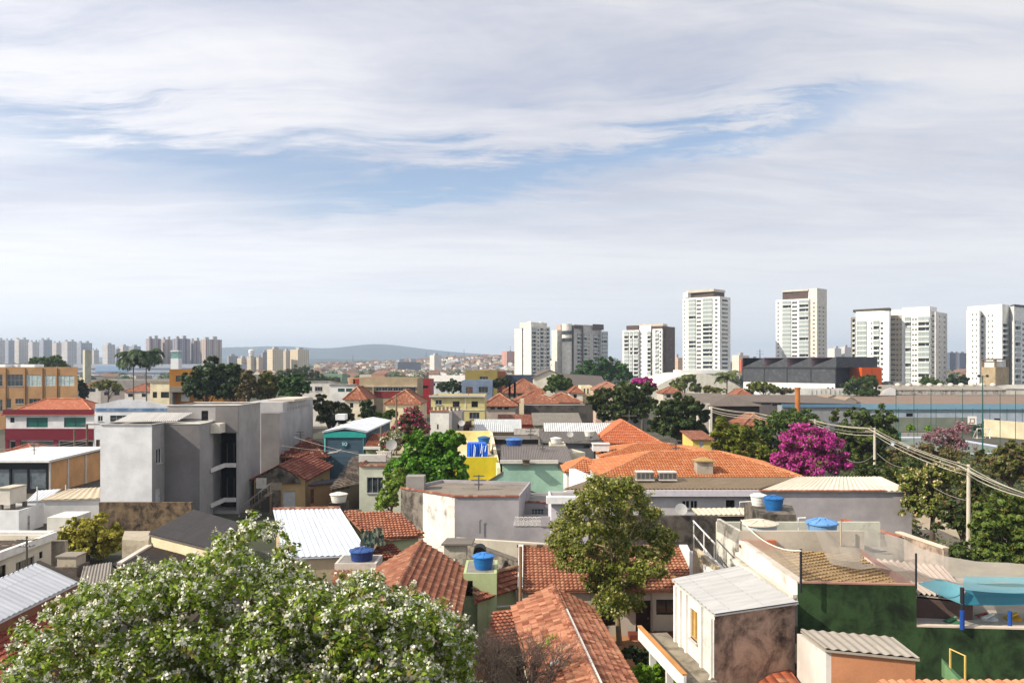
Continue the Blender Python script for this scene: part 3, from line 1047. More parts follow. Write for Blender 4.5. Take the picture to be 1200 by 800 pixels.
# ------------------------------------------------------------------ the far town: too many small houses to count
def town():
    r = random.Random(4)
    mb = MB()
    cols = [(214, 206, 192), (176, 166, 152), (150, 108, 84), (216, 214, 210), (140, 130, 118), (194, 180, 152), (112, 108, 104), (160, 168, 176)]
    mats = [plain(c, 0.9, var=0.2) for c in cols] + [tile_mat((150, 104, 80), (160, 122, 98), 0.5, (90, 74, 60), True)]
    def hut(x, y, z, w, d, h, a):
        u = Vector((math.cos(a), math.sin(a), 0)); v = Vector((-u.y, u.x, 0)); c = Vector((x, y, z))
        q = [c - u * w - v * d, c + u * w - v * d, c + u * w + v * d, c - u * w + v * d]
        mb.prism([(p.x, p.y) for p in q], z - 3, z + h, r.choice((0, 0, 1, 3, 3, 4, 5, 2, 7)), True, mt=r.choice((6, 8, 4, 4, 3, 6)))
        if r.random() < 0.35:
            pol, _, tri = roof_polys('gu', [p + Vector((0, 0, h + 0.02)) for p in q], w * 0.4, 0.3)
            for p in pol: mb.face(p, 8)
            for p in tri: mb.face(p, 1)
    prof = [(380, 431), (440, 429), (500, 426), (540, 423), (580, 421.5), (604, 421), (640, 422), (700, 425), (800, 428), (900, 430)]
    xs = [gx(p, 1500) for p, _ in prof]; zs = [zy(q, 1500) for _, q in prof]
    for _ in range(1500):                   # on the rise
        y = r.uniform(1260, 1560); t = (y - 1250) / 500
        px = r.uniform(372, 612) if r.random() < .85 else r.uniform(612, 1180)
        x = gx(px, y)
        z = max(0, np.interp(x, xs, zs) * (math.sin(math.pi * min(.5, t)) ** 0.8))
        hut(x, y, z, r.uniform(3, 7), r.uniform(3, 6), r.uniform(3, 9), r.uniform(0, 3))
    for _ in range(900):                    # on the plain
        y = r.uniform(620, 1250)
        px = r.uniform(-60, 1260)
        hut(gx(px, y), y, 0, r.uniform(4, 9), r.uniform(4, 8), r.uniform(3.5, 8.5), r.uniform(0, 3))
    tag(mb.build('distant_town', mats), kind='stuff')
    # trees between those houses
    P, Nn = [], []
    for _ in range(950):
        y = r.uniform(560, 1560); px = r.uniform(-40, 1240)
        x = gx(px, y)
        t = (y - 1250) / 500
        z = max(0, np.interp(x, xs, zs) * (math.sin(math.pi * min(.5, max(0, t))) ** 0.8)) if y > 1250 else 0
        R = r.uniform(3, 6.5)
        d = rng.normal(size=(60, 3)); d /= np.linalg.norm(d, axis=1, keepdims=True)
        P.append(np.array([x, y, z + R * 0.9]) + d * R * rng.uniform(.5, 1.05, (60, 1)) * np.array([1.1, 1.1, .9])); Nn.append(d + np.array([0, 0, .4]))
    P, Nn = np.concatenate(P), np.concatenate(Nn)
    o = leaf_obj('distant_trees', leaf_arrays(P, Nn, rng.uniform(.9, 1.9, len(P)), .7), leaf_mat((38, 54, 30), (66, 80, 44), trans=.15), None, (0, 900, 0))
    tag(o, kind='stuff')
town()

# ------------------------------------------------------------------ apartment towers far off
def facade(c, dark=(70, 74, 82), fu=3.4, fv=2.9, ww=0.5, wh=0.45, band=None):
    key = ('fa', c, dark, fu, fv, ww, wh, band)
    if key in _mats: return _mats[key]
    m, N, bs = new_mat('facade')
    uv = N.n('ShaderNodeUVMap').outputs[0]
    s = N.n('ShaderNodeSeparateXYZ', i_0=uv)
    a = N.math('FRACT', N.math('DIVIDE', s.outputs[0], fu)); b = N.math('FRACT', N.math('DIVIDE', s.outputs[1], fv))
    k = N.math('MULTIPLY', N.math('LESS_THAN', N.math('ABSOLUTE', N.math('SUBTRACT', a, .5)), ww / 2), N.math('LESS_THAN', N.math('ABSOLUTE', N.math('SUBTRACT', b, .5)), wh / 2))
    col = srgb(*c)
    base = N.mix(N.ramp(N.noise(N.n('ShaderNodeTexCoord').outputs['Object'], 0.08, 4), .35, .65), tuple(v * .9 for v in col), col)
    if band:
        bb = N.math('LESS_THAN', N.math('FRACT', N.math('DIVIDE', s.outputs[0], fu * 3)), 0.33)
        base = N.mix(bb, base, srgb(*band))
    N.set(bs.inputs['Base Color'], N.mix(k, base, srgb(*dark)))
    bs.inputs['Roughness'].default_value = 0.8
    _mats[key] = m
    return m

def far_tower(label, pl, pn, pr, top, Y, mat, group, crown=None, name='apartment_tower', dY=14):
    l, n, r = [Vector((gx(p, y), y, 0)) for p, y in ((pl, Y + dY), (pn, Y), (pr, Y + dY))]
    b = l + r - n
    zt = zy(top, Y)
    root = thing(name, label, 'tower', n, group)
    mb = MB(); mb.prism([(p.x, p.y) for p in (l, n, r, b)], 0, zt)
    mb.build('shaft', mat, root)
    c = (l + n + r + b) / 4
    k = MB()
    for cx, s, h in (crown or ((0.0, 0.45, 3.5),)):
        q = [c.lerp(p, s) + (r - l) * cx for p in (l, n, r, b)]
        k.prism([(p.x, p.y) for p in q], zt, zt + h)
    k.build('roof_block', plain((168, 166, 164), .9), root)
    return root

ORD = ['first', 'second', 'third', 'fourth', 'fifth', 'sixth', 'seventh', 'eighth', 'ninth', 'tenth', 'eleventh', 'twelfth']
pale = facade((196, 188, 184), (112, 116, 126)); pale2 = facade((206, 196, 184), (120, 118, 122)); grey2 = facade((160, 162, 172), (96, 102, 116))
i = 0
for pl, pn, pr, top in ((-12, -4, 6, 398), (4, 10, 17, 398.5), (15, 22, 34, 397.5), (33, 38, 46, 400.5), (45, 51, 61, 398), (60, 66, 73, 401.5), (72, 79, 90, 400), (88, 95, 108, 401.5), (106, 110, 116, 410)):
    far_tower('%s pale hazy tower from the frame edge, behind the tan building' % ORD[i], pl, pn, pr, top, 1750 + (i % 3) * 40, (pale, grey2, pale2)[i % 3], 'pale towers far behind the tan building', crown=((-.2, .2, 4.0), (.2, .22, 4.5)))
    i += 1
i = 0
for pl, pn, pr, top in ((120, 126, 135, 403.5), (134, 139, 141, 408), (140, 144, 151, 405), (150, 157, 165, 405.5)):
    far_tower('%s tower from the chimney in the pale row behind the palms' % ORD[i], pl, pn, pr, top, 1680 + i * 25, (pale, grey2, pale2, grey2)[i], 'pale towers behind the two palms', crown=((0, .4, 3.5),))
    i += 1
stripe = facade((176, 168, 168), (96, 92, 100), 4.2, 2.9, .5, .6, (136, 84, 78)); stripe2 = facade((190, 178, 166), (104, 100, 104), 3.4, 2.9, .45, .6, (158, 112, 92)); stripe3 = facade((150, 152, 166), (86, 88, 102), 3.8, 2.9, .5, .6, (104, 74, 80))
i = 0
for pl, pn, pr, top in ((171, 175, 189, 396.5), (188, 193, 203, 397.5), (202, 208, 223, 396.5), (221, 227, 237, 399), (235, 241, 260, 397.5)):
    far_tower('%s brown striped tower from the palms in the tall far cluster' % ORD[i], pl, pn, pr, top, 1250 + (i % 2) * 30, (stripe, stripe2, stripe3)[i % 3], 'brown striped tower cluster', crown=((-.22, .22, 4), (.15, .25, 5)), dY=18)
    i += 1
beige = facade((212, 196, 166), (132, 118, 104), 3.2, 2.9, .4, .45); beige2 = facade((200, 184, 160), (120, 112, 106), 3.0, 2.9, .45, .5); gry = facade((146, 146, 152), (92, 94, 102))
for lab, pl, pn, pr, top, m, y in (
        ('low grey tower beside the beige cluster', 266, 268, 279, 417, gry, 1120), ('short beige tower beside the round topped one', 278, 283, 291, 419.5, beige2, 1100),
        ('slim beige tower next to the round topped one', 299, 303, 308, 418.5, beige2, 1090), ('dark topped beige tower behind the cluster', 306, 308, 315, 412.5, gry, 1150),
        ('tallest square beige tower of the cluster before the hills', 313, 319.5, 332, 408.8, beige, 1060), ('plain beige tower between the two tallest of the cluster', 331, 335, 341, 411, beige2, 1110),
        ('wide beige tower at the hill end of the cluster', 340, 349, 362, 409.5, beige, 1080)):
    far_tower(lab, pl, pn, pr, top, y, m, 'beige tower cluster before the hills', crown=((0, .4, 3),), dY=12)
t = far_tower('beige tower with a white round water tank on top', 289, 294, 300, 418, 1095, beige2, 'beige tower cluster before the hills', crown=((0, .5, 1.5),), dY=8)
k = MB(); c = PY(294.8, 417, 1100)
k.lathe(c, [(0.01, 0), (3.6, 0), (3.6, 3.2), (4.2, 3.4), (4.2, 7.5), (3.2, 8.6), (0.01, 9.2)], 20)
k.build('round_tank', plain((214, 212, 210), .7), t)
# centre and right of the view
far_tower('white cylindrical tower block on the skyline above the tan building', 503.5, 509, 517.5, 416, 1150, facade((214, 208, 198), (150, 146, 142), 3.0, 2.9, .3, .4), 'lone towers on the far skyline', crown=((0, .4, 3),))
t = far_tower('grey castle-like block with two raised roof turrets', 463, 466, 493, 424, 1200, facade((122, 124, 134), (84, 88, 98), 3.2, 2.9, .5, .5), 'lone towers on the far skyline', crown=((-.25, .22, 4.5), (.2, .26, 4.8)))
t = far_tower('pink and grey tower with a mast on the rise', 588, 594, 604, 411.5, 1300, facade((206, 142, 120), (120, 104, 104), 3.4, 2.9, .5, .4, (190, 160, 146)), 'lone towers on the far skyline', crown=((0.1, .2, 2),))
k = MB(); c = PY(598, 411, 1310); k.tube([c, c + Vector((0, 0, 8))], .25, 5); k.build('mast', plain((120, 110, 108)), t)
far_tower('salmon sided block peeping between two tall towers', 789, 794.5, 801, 419, 900, facade((214, 180, 150), (150, 130, 116)), 'small blocks behind the tall towers', crown=((-.15, .3, 4),))
far_tower('cream block with a red side next to the black warehouse', 858, 866, 878, 416, 880, facade((224, 214, 196), (168, 156, 140), 3, 2.9, .3, .4), 'small blocks behind the tall towers', crown=((0, .3, 3),))
far_tower('red and orange block over the black warehouse roof', 866.5, 869, 880, 420.5, 850, facade((196, 66, 44), (168, 52, 40), 3, 2.9, .3, .4, (224, 140, 60)), 'small blocks behind the tall towers', crown=((0, .3, 1),))
far_tower('grey brown block behind the red and orange one', 876, 879, 892, 419.5, 950, facade((140, 116, 110), (92, 84, 84)), 'small blocks behind the tall towers', crown=((0, .3, 2),))
far_tower('white far block beside the slim tower with the brown top', 970, 978, 986, 408, 1000, facade((220, 216, 208), (176, 172, 168), 3.0, 2.9, .3, .4), 'small blocks behind the tall towers', crown=((.1, .3, 3),))
far_tower('white far block beside the paired white tower', 984, 990, 998, 406.5, 1020, facade((212, 208, 204), (170, 166, 164), 3.0, 2.9, .3, .4), 'small blocks behind the tall towers', crown=((0, .3, 3),))
far_tower('dark blue grey tower in the gap between white towers, shorter one', 1110, 1113, 1120, 413, 1150, facade((104, 112, 132), (72, 80, 98)), 'dark towers in the gap', crown=((0, .4, 2),))
far_tower('dark blue grey tower in the gap nearest the end white tower', 1122, 1124.5, 1133, 413.5, 1120, facade((100, 108, 128), (70, 78, 96)), 'dark towers in the gap', crown=((0, .4, 2),))
far_tower('tan tower between the two dark far towers', 1117.5, 1120, 1124, 413, 1200, facade((170, 156, 140), (120, 112, 106)), 'dark towers in the gap', crown=((0, .4, 2),))

# low slab blocks and sheds across the middle distance
def shed(name, label, cat, L, R, Y, D, top, col, roofc, rise=1.5, stain=.3, z0=0, kind='gu', wins=(), group=None, yaw=0):
    return bld(name, label, cat, quad_foot(L, R, Y, D, yaw), top, plaster(col, stain), (kind, rise, 'wave'), wins, z0, group, roofspec=dict(c=roofc, dirt=.35))

i = 0
for L, R, y, top, col in ((457, 471, 900, 434, (222, 206, 172)), (471, 486, 905, 433.5, (226, 210, 178)), (486, 497, 910, 436, (176, 172, 178)), (495, 503, 890, 434.5, (214, 196, 160))):
    b = far_tower('cream slab block in the low row left of the white shed, %s from the tan building' % ORD[i], L, L + 3, R, top, y, facade(col, (150, 128, 110), 3.4, 2.9, .35, .45), 'low cream slab blocks', crown=((0, .3, 1),), name='slab_block')
    b['label'] = 'cream slab block %s in the low row above the tan building' % ORD[i]
    i += 1

# masts and pylons on the skyline
i = 0
for px, top, y in ((413.5, 416, 1500), (499.5, 412, 1700), (525.5, 413, 1750), (529.5, 416, 1800), (543.8, 409, 1700), (562, 415, 1600), (581, 416, 1600), (890.5, 409, 1100), (424, 421, 1500), (406, 422, 1500)):
    mb = MB()
    zt = zy(top, y); b0 = Vector((gx(px, y), y, 0)); w = 2.2
    for k in range(4):
        a = math.pi / 4 + k * math.pi / 2
        f = b0 + Vector((math.cos(a) * w, math.sin(a) * w, 0)); tq = b0 + Vector((math.cos(a) * .35, math.sin(a) * .35, zt))
        mb.bar(f, tq, .22)
        a2 = a + math.pi / 2
        f2 = b0 + Vector((math.cos(a2) * w, math.sin(a2) * w, 0)); t2 = b0 + Vector((math.cos(a2) * .35, math.sin(a2) * .35, zt))
        for s in range(6): mb.bar(f.lerp(tq, s / 6), f2.lerp(t2, (s + 1) / 6), .14)
    if i in (7,):
        for dz, ww in ((3, 4.5), (6.5, 5.2)): mb.bar(b0 + Vector((-ww, 0, zt - dz)), b0 + Vector((ww, 0, zt - dz)), .3)
    o = mb.build('lattice_mast', plain((96, 98, 106)), loc=b0)
    tag(o, ('thin lattice mast on the far skyline, %s from the beige cluster' % ORD[i]) if i != 7 else 'lattice power pylon with cross arms behind the black warehouse', 'mast', 'masts on the skyline')
    i += 1
# ------------------------------------------------------------------ the tall white towers
class Tower:
    def __init__(s, label, px, Y, group='tall apartment towers'):
        s.root = thing('apartment_tower', label, 'tower', (gx(px, Y), Y, 0), group)
        s.nwin = 0
        s.rest = MB()
        s.rest_n = 0
    def mass(s, l, n, r, top, mat, fh=2.95, left=(), right=(), ztw=None, z0=0.0, back=None, name='wall', zt=None, roofm=None):
        """l, n, r: (pixel, distance) of the left, near and right corners; left/right: columns (px0, px1, kind)"""
        P = [Vector((gx(p, y), y, 0)) for p, y in (l, n, r)]
        b = P[0] + P[2] - P[1]
        zt = zt if zt is not None else zy(top, n[1])
        ztw = ztw if ztw is not None else zt - 1.2
        mb = MB()
        for a, c, cols in ((P[0], P[1], left), (P[1], P[2], right)):
            u = (c - a).normalized(); nn = Vector((u.y, -u.x, 0)); L = (c - a).length
            ops, todo = [], []
            for col in cols:
                q = sorted(((on_plane(x, 400, a, nn) - a).dot(u) for x in col[:2]))
                u0, u1 = max(.15, q[0]), min(L - .15, q[1])
                if u1 - u0 < .3: continue
                k = col[2]
                nf = int((ztw - z0 - 1) / fh)
                skip = col[3] if len(col) > 3 else 0
                if k in ('b', 'g', 'm'):
                    ops.append((u0, u1, ztw - fh * nf, ztw - fh * skip, 1.5)); todo.append((k, u0, u1, nf, skip))
                elif k in ('w', 'v'):
                    h0, h1 = (1.0, 2.2) if k == 'w' else (1.35, 2.15)
                    for f in range(skip, nf):
                        z = ztw - fh * (f + 1)
                        ops.append((u0, u1, z + h0, z + h1, .22))
                    todo.append((k, u0, u1, nf, skip))
                elif k == 's':
                    ops.append((u0, u1, z0 + 1, ztw, 1.0)); todo.append((k, u0, u1, nf, skip))
                elif k == 'p':
                    todo.append((k, u0, u1, nf, col[3]))
            wall(mb, a, u, L, z0, zt, ops, mr=0)
            C = lambda x, z, e: a + u * x + nn * e + Vector((0, 0, z))
            for k, u0, u1, nf, skip in todo:
                if k == 'p':
                    pb = MB(); pb.obox(C((u0 + u1) / 2, (z0 + zt - .6) / 2, .03), u * ((u1 - u0) / 2), nn * .05, Vector((0, 0, (zt - z0) / 2 - .4)))
                    pb.build('painted_panel', skip, s.root)
                elif k == 's':
                    pb = MB(); pb.face([C(u0, z0 + 1, -.98), C(u1, z0 + 1, -.98), C(u1, ztw, -.98), C(u0, ztw, -.98)])
                    pb.build('recess', plain((88, 84, 82), .9), s.root)
                elif k in ('w', 'v'):
                    h0, h1 = (1.0, 2.2) if k == 'w' else (1.35, 2.15)
                    src = None
                    for f in range(skip, nf):
                        z = ztw - fh * (f + 1)
                        if s.nwin < 96:
                            if src is None:
                                src = s.win(MB(), C, u, nn, u0, u1, z + h0, z + h1).build('window', s.wm(), s.root); zs = z
                            else: part_copy(src, (0, 0, z - zs))
                            s.nwin += 1
                        else:
                            s.win(s.rest, C, u, nn, u0, u1, z + h0, z + h1); s.rest_n += 1
                else:
                    srcs = {}
                    for f in range(skip, nf):
                        z = ztw - fh * (f + 1)
                        v = {'b': rnd.choice('ooog'), 'g': rnd.choice('gggo'), 'm': rnd.choice('oogg')}[k]
                        if v in srcs:
                            o0, z_0 = srcs[v]; part_copy(o0, (0, 0, z - z_0))
                        else:
                            bb = MB()
                            cx, hw = (u0 + u1) / 2, (u1 - u0) / 2
                            Zv = Vector((0, 0, 1))
                            bb.obox(C(cx, z + .1, -.5), u * (hw - .01), nn * .98, Zv * .1, 0)
                            bb.obox(C(cx, z + .62, .4), u * (hw - .02), nn * .05, Zv * .42, 1)
                            bb.obox(C(cx, z + 1.06, .4), u * hw, nn * .06, Zv * .03, 0)
                            for sx in (-1, 1): bb.obox(C(cx + sx * (hw - .06), z + .62, .15), u * .05, nn * .25, Zv * .42, 1)
                            bb.obox(C(cx, z + fh / 2 + .1, -1.4), u * (hw - .02), nn * .04, Zv * (fh / 2 - .12), 2)
                            bb.obox(C(cx + hw * .2, z + fh / 2 + .1, -1.33), u * hw * .1, nn * .04, Zv * (fh / 2 - .12), 0)
                            if v == 'g':
                                bb.obox(C(cx, z + 1.95, .36), u * (hw - .03), nn * .02, Zv * .84, 3)
                                for q in (-.33, .33): bb.obox(C(cx + hw * q, z + 1.95, .39), u * .04, nn * .03, Zv * .84, 0)
                            ob = bb.build('balcony', [plain((214, 212, 206), .7), plain((200, 206, 202), .3, spec=.5), glass_mat((34, 38, 42)), glass_mat((150, 160, 156), .15, .2)], s.root)
                            srcs[v] = (ob, z)
        a, c = P[2], b
        wall(mb, a, (c - a).normalized(), (c - a).length, z0, zt)
        a, c = b, P[0]
        wall(mb, a, (c - a).normalized(), (c - a).length, z0, zt)
        mb.face([p + Vector((0, 0, zt)) for p in (P[0], P[1], P[2], b)])
        o = mb.build(name, mat, s.root)
        return zt
    def wm(s): return [glass_mat((36, 40, 46)), plain((206, 204, 198), .6)]
    def win(s, mb, C, u, nn, u0, u1, za, zb):
        cx, hw, cz, hh = (u0 + u1) / 2, (u1 - u0) / 2, (za + zb) / 2, (zb - za) / 2
        Z = Vector((0, 0, 1))
        mb.obox(C(cx, cz, -.2), u * (hw - .01), nn * .01, Z * (hh - .01), 0)
        mb.obox(C(cx, cz, -.17), u * .035, nn * .02, Z * hh * .97, 1)
        mb.obox(C(cx, za - .04, .03), u * (hw + .06), nn * .08, Z * .04, 1)
        return mb
    def block(s, pts, za, zb, mat, name='roof_block'):
        P = [Vector((gx(p, y), y, 0)) for p, y in pts]
        if len(P) == 3: P = P + [P[0] + P[2] - P[1]]
        m = MB(); m.prism([(p.x, p.y) for p in P], za, zb); return m.build(name, mat, s.root)
    def done(s):
        if s.rest_n:
            o = s.rest.build('window', s.wm(), s.root); o['kind'] = 'stuff'
        return s.root

BEI = plaster((228, 221, 208), .12); WHT = plaster((236, 234, 228), .08); GRY = plaster((198, 192, 184), .12); BRN = plaster((92, 74, 66), .1); TAN = plaster((184, 168, 146), .1)
# slim beige tower with blank side and dark windows
T = Tower('beige tower with a blank slotted side, nearest the pink far tower', 622, 600)
T.mass((603, 616), (612, 606), (613.5, 607), 384.5, BEI, z0=0)
T.mass((611, 606), (622.5, 597), (644.5, 612), 382, BEI, right=((623.5, 628.5, 'b'), (629.6, 632.0, 'w'), (633.2, 637.2, 'b'), (638.2, 639.8, 'v'), (640.3, 644, 'b')), left=((611.6, 613.2, 's'),))
z = zy(384, 600)
T.block(((609, 606), (622, 600), (641, 612)), z, zy(377.5, 600), BEI)
T.block(((618, 606), (622.5, 604), (624, 606)), zy(377.5, 600), zy(376, 600), BEI); T.block(((632, 612), (634, 610), (637, 612)), zy(377.5, 600), zy(376.4, 600), BEI)
T.done()
# tower with the round column
T = Tower('grey and beige tower with a round white corner column and dark top', 672, 620)
T.mass((646.5, 632), (653, 626), (660, 628), 386.5, BEI)
T.mass((652, 640), (657, 628), (673, 628), 380.5, plaster((196, 166, 146), .1))
T.mass((671, 624), (672.5, 621), (705, 641), 380, GRY, right=((676.5, 680, 'b', 1), (680.2, 682.2, 'w', 1), (684, 688, 'm', 1), (689.5, 691, 'v', 1), (695.5, 700.5, 'b', 1), (701, 704, 'w', 1)), ztw=zy(386, 621))
T.mass((702, 640), (704.5, 637), (712.5, 643), 388, plaster((206, 202, 196), .1), right=((705.5, 711.5, 'm'),))
T.block(((694.5, 633), (695, 632.4), (707.5, 640)), zy(386, 632), zy(379.6, 632), BRN)
T.block(((670.4, 620.8), (672.2, 619.6), (682.5, 625.6)), zy(384.5, 620), zy(381, 620), BRN)
T.block(((681.5, 624.7), (682.2, 624.4), (683.6, 625.2)), 0.5, zy(381, 620), BRN, 'painted_panel')
T.block(((670.2, 621.5), (671.2, 619.8), (672.4, 620.6)), 0.5, zy(381, 620), BRN, 'painted_panel')
c = Vector((gx(664.5, 622), 622, 0)); k = MB(); k.lathe(c, [(3.9, 0), (3.9, zy(379.5, 620)), (.01, zy(379.4, 620))], 24); k.build('round_column', BEI, T.root, smooth=True)
for py in (390, 398.5):
    k = MB(); k.lathe(c + Vector((0, 0, zy(py + 1.6, 620))), [(4.0, 0), (4.6, .15), (4.6, 1.0), (4.35, 1.0), (4.35, 2.6), (4.0, 2.7)], 24); k.build('glazed_ring', glass_mat((30, 34, 38)), T.root)
T.done()
# broad white tower with the brown end
T = Tower('broad white tower with a dark brown end wall and brown top', 776, 590)
T.mass((729.5, 604), (748.5, 596), (749.6, 600), 386.5, WHT, left=((731.5, 737, 'b'), (738.2, 741.3, 'm'), (742.6, 748, 'b')))
T.mass((748, 598), (763, 591), (765, 598), 381, WHT, left=((750, 752, 'v', 1), (758.6, 763, 'm', 1),), ztw=zy(384, 591))
T.mass((762, 592.5), (776.2, 586), (791, 603), 382, BRN, ztw=zy(385, 586), right=((778.5, 780, 's'), (786, 787.4, 'v')))
T.mass((764.5, 589), (776.0, 584.2), (776.8, 584.9), 385, WHT, left=((768, 772, 'b'), (773, 775, 'w')))
T.block(((734, 603), (748, 597), (755, 605)), zy(387, 598), zy(381.2, 598), BRN)
T.block(((748, 598), (777, 586.5), (782, 596)), zy(382, 590), zy(379.4, 590), plaster((206, 190, 170), .1))
T.done()
# tall white tower
T = Tower('tall white tower with a brown recessed crown above the vaulted hall', 843, 558)
T.mass((800, 574), (843.5, 556), (856, 568), 347, WHT, left=((801.5, 803, 'v'), (807, 815.5, 'g'), (816.5, 821.5, 'w'), (823.5, 834.8, 'm'), (838, 840.8, 'w')), right=((846, 853, 'w'),), fh=2.9)
T.block(((807, 575), (836, 560.5), (849, 571)), zy(347, 560), zy(341.5, 560), BRN)
T.block(((800.5, 575), (806, 571.5), (811, 574)), zy(347, 560), zy(340.5, 560), WHT)
T.block(((804, 573.4), (836.5, 559), (850, 570.5)), zy(341.5, 560), zy(338.5, 560), plaster((206, 194, 172), .1))
T.done()
# second tall tower
T = Tower('tall cream tower with a brown crown and taller grey end wall above the black warehouse', 957, 566)
T.mass((909, 584), (948, 568), (951, 572), 349.5, WHT, left=((911, 913, 'v'), (917, 927, 'g'), (928.2, 934.2, 'w'), (936.5, 947.5, 'm')), fh=2.9)
T.mass((946, 571), (957.5, 563), (969, 573), 337.5, plaster((222, 214, 200), .1), left=((952.5, 955, 'v', 1),), right=((959.5, 961.5, 'v', 2), (964, 966, 'v', 2)), fh=2.9, ztw=zy(348, 563))
T.block(((917, 583), (946.5, 570), (952, 578)), zy(350, 572), zy(341, 572), BRN)
T.block(((916.5, 582), (946.8, 569.4), (951, 576)), zy(341, 572), zy(339, 572), plaster((214, 202, 182), .1))
T.done()
# paired white tower
T = Tower('broad pair of white towers joined by a beige strip, behind the stained shed', 1040, 470)
T.mass((997, 484), (1003.5, 482), (1004, 487), 371.5, plaster((140, 132, 116), .1), left=((999, 1002, 'b'),))
T.mass((1002.8, 480), (1042, 466), (1044, 475), 363.5, WHT, left=((1004, 1015.5, 'g', 2), (1020.5, 1022.3, 'v', 2), (1023.5, 1030.5, 'm', 2), (1032, 1035, 'w', 2)), ztw=zy(364, 470))
T.block(((999.5, 483), (1042.5, 465), (1044.5, 474)), zy(363.5, 468), zy(360.8, 468), plaster((78, 74, 62), .1), 'roof_slab')
T.mass((1037, 478), (1057.4, 472), (1060, 482), 369, TAN, left=((1039, 1041, 'w'), (1043.5, 1049, 'v'), (1050.5, 1052.5, 'w'), (1054.5, 1056.4, 'v')))
T.mass((1043, 480), (1058, 475), (1061, 483), 362.5, WHT)
T.mass((1057, 472), (1089.5, 462), (1098, 470), 359, WHT, left=((1060.5, 1067.5, 'g', 2), (1069, 1071, 'v', 2), (1072, 1074.5, 'v', 2), (1076, 1089, 'g', 2)), right=((1091, 1094.5, 'v', 2),), ztw=zy(359, 463))
T.mass((1089, 465), (1096.5, 463), (1110, 480), 365, plaster((220, 216, 210), .1), left=((1091, 1095, 'v'),), right=((1100.5, 1102, 'v'), (1106, 1108, 'v')))
T.done()
# end tower
T = Tower('white tower at the frame edge with small windows, behind the concrete water tower', 1172, 430)
T.mass((1132.5, 444), (1147.5, 440), (1150, 446), 363, WHT, left=((1139, 1140.6, 'v'), (1143.5, 1145, 'v')), fh=2.9)
T.mass((1134, 452), (1174.5, 433), (1183, 441), 356.3, WHT, left=((1150, 1152.5, 'w', 1), (1157.5, 1159, 'v', 1), (1162, 1163.8, 'v', 1)), right=((1175, 1181.5, 'b', 3),), ztw=zy(360, 433), fh=2.9)
T.mass((1181, 446), (1184, 441), (1190, 446), 364, plaster((150, 148, 150), .1))
T.mass((1182, 442), (1188.5, 434), (1212, 450), 358.5, WHT, right=((1189.5, 1196, 'm', 2), (1198, 1201, 'w', 2)), ztw=zy(363, 434), fh=2.9)
T.block(((1184, 441), (1189, 433.5), (1210, 447)), zy(359, 434), zy(356.5, 434), plaster((84, 82, 84), .1), 'roof_slab')
T.done()
# ------------------------------------------------------------------ helpers for the town
Zv = Vector((0, 0, 1))

def collect(foot, wins, z0, zmax):
    n_f = len(foot)
    names = {'f': 0, 'r': 1, 'b': 2, 'l': n_f - 1}
    ops = {i: [] for i in range(n_f)}; wl = []
    for k, x0, y0, x1, y1, sty in wins:
        i = names.get(k, k) if isinstance(k, str) else k
        a, b = foot[i], foot[(i + 1) % n_f]
        u = (b - a).normalized(); n = Vector((u.y, -u.x, 0)); L = (b - a).length
        p, q, q2, p2 = on_plane(x0, y0, a, n), on_plane(x1, y1, a, n), on_plane(x1, y0, a, n), on_plane(x0, y1, a, n)
        ua, ub = sorted(((p - a).dot(u), (q - a).dot(u)))
        za, zb = (q.z + p2.z) / 2, (p.z + q2.z) / 2
        ua, ub, za, zb = max(.06, ua), min(L - .06, ub), max(z0 + .02, za), min(zmax - .04, zb)
        if ub - ua < .12 or zb - za < .12: continue
        d = .4 if sty == 'hole' else .12
        ops[i].append((ua, ub, za, zb, d)); wl.append((a, u, ua, ub, za, zb, sty, d))
    return ops, wl

def qroof(name, label, cat, pts, kind, wm, z0=0.0, near=True, spec=None, inset=.2, wins=(), group=None, th=.08, soffit=.1, front_in=None):
    """a pitched sheet or tile roof on four corner points, with walls under it"""
    pts = [Vector(p) for p in pts]
    c = sum(pts, Vector()) / 4
    root = thing(name, label, cat, (c.x, c.y, z0), group)
    foot = []
    for i in range(4):
        p = pts[i]; d1 = (pts[(i + 1) % 4] - p); d2 = (pts[i - 1] - p); d1.z = d2.z = 0
        q = p + d1.normalized() * inset + d2.normalized() * inset
        foot.append(Vector((q.x, q.y, 0)))
    # plane through the roof for wall heights
    n = (pts[1] - pts[0]).cross(pts[3] - pts[0]).normalized()
    hz_ = [pts[0].z - ((f.x - pts[0].x) * n.x + (f.y - pts[0].y) * n.y) / n.z - soffit for f in foot]
    zm = min(hz_)
    ops, wl = collect(foot, wins, z0, zm)
    mb = MB()
    for i in range(4):
        a, b = foot[i], foot[(i + 1) % 4]
        wall(mb, a, (b - a).normalized(), (b - a).length, z0, zm, ops[i])
        if max(hz_[i], hz_[(i + 1) % 4]) > zm + .01:
            tri = [a + Zv * zm, b + Zv * zm, b + Zv * hz_[(i + 1) % 4], a + Zv * hz_[i]]
            tri = [p for k, p in enumerate(tri) if (p - tri[k - 1]).length > .005]
            if len(tri) > 2: mb.face(tri)
    B = Bld(); B.root = root; B.foot = foot; B.zm = zm
    B.wall = mb.build('wall', wm, root)
    B.roof = make_roof(root, [pts], [], kind, near, spec, th)
    for w in wl: window(root, w[0], w[1], w[2], w[3], w[4], w[5], w[6], w[7])
    return B

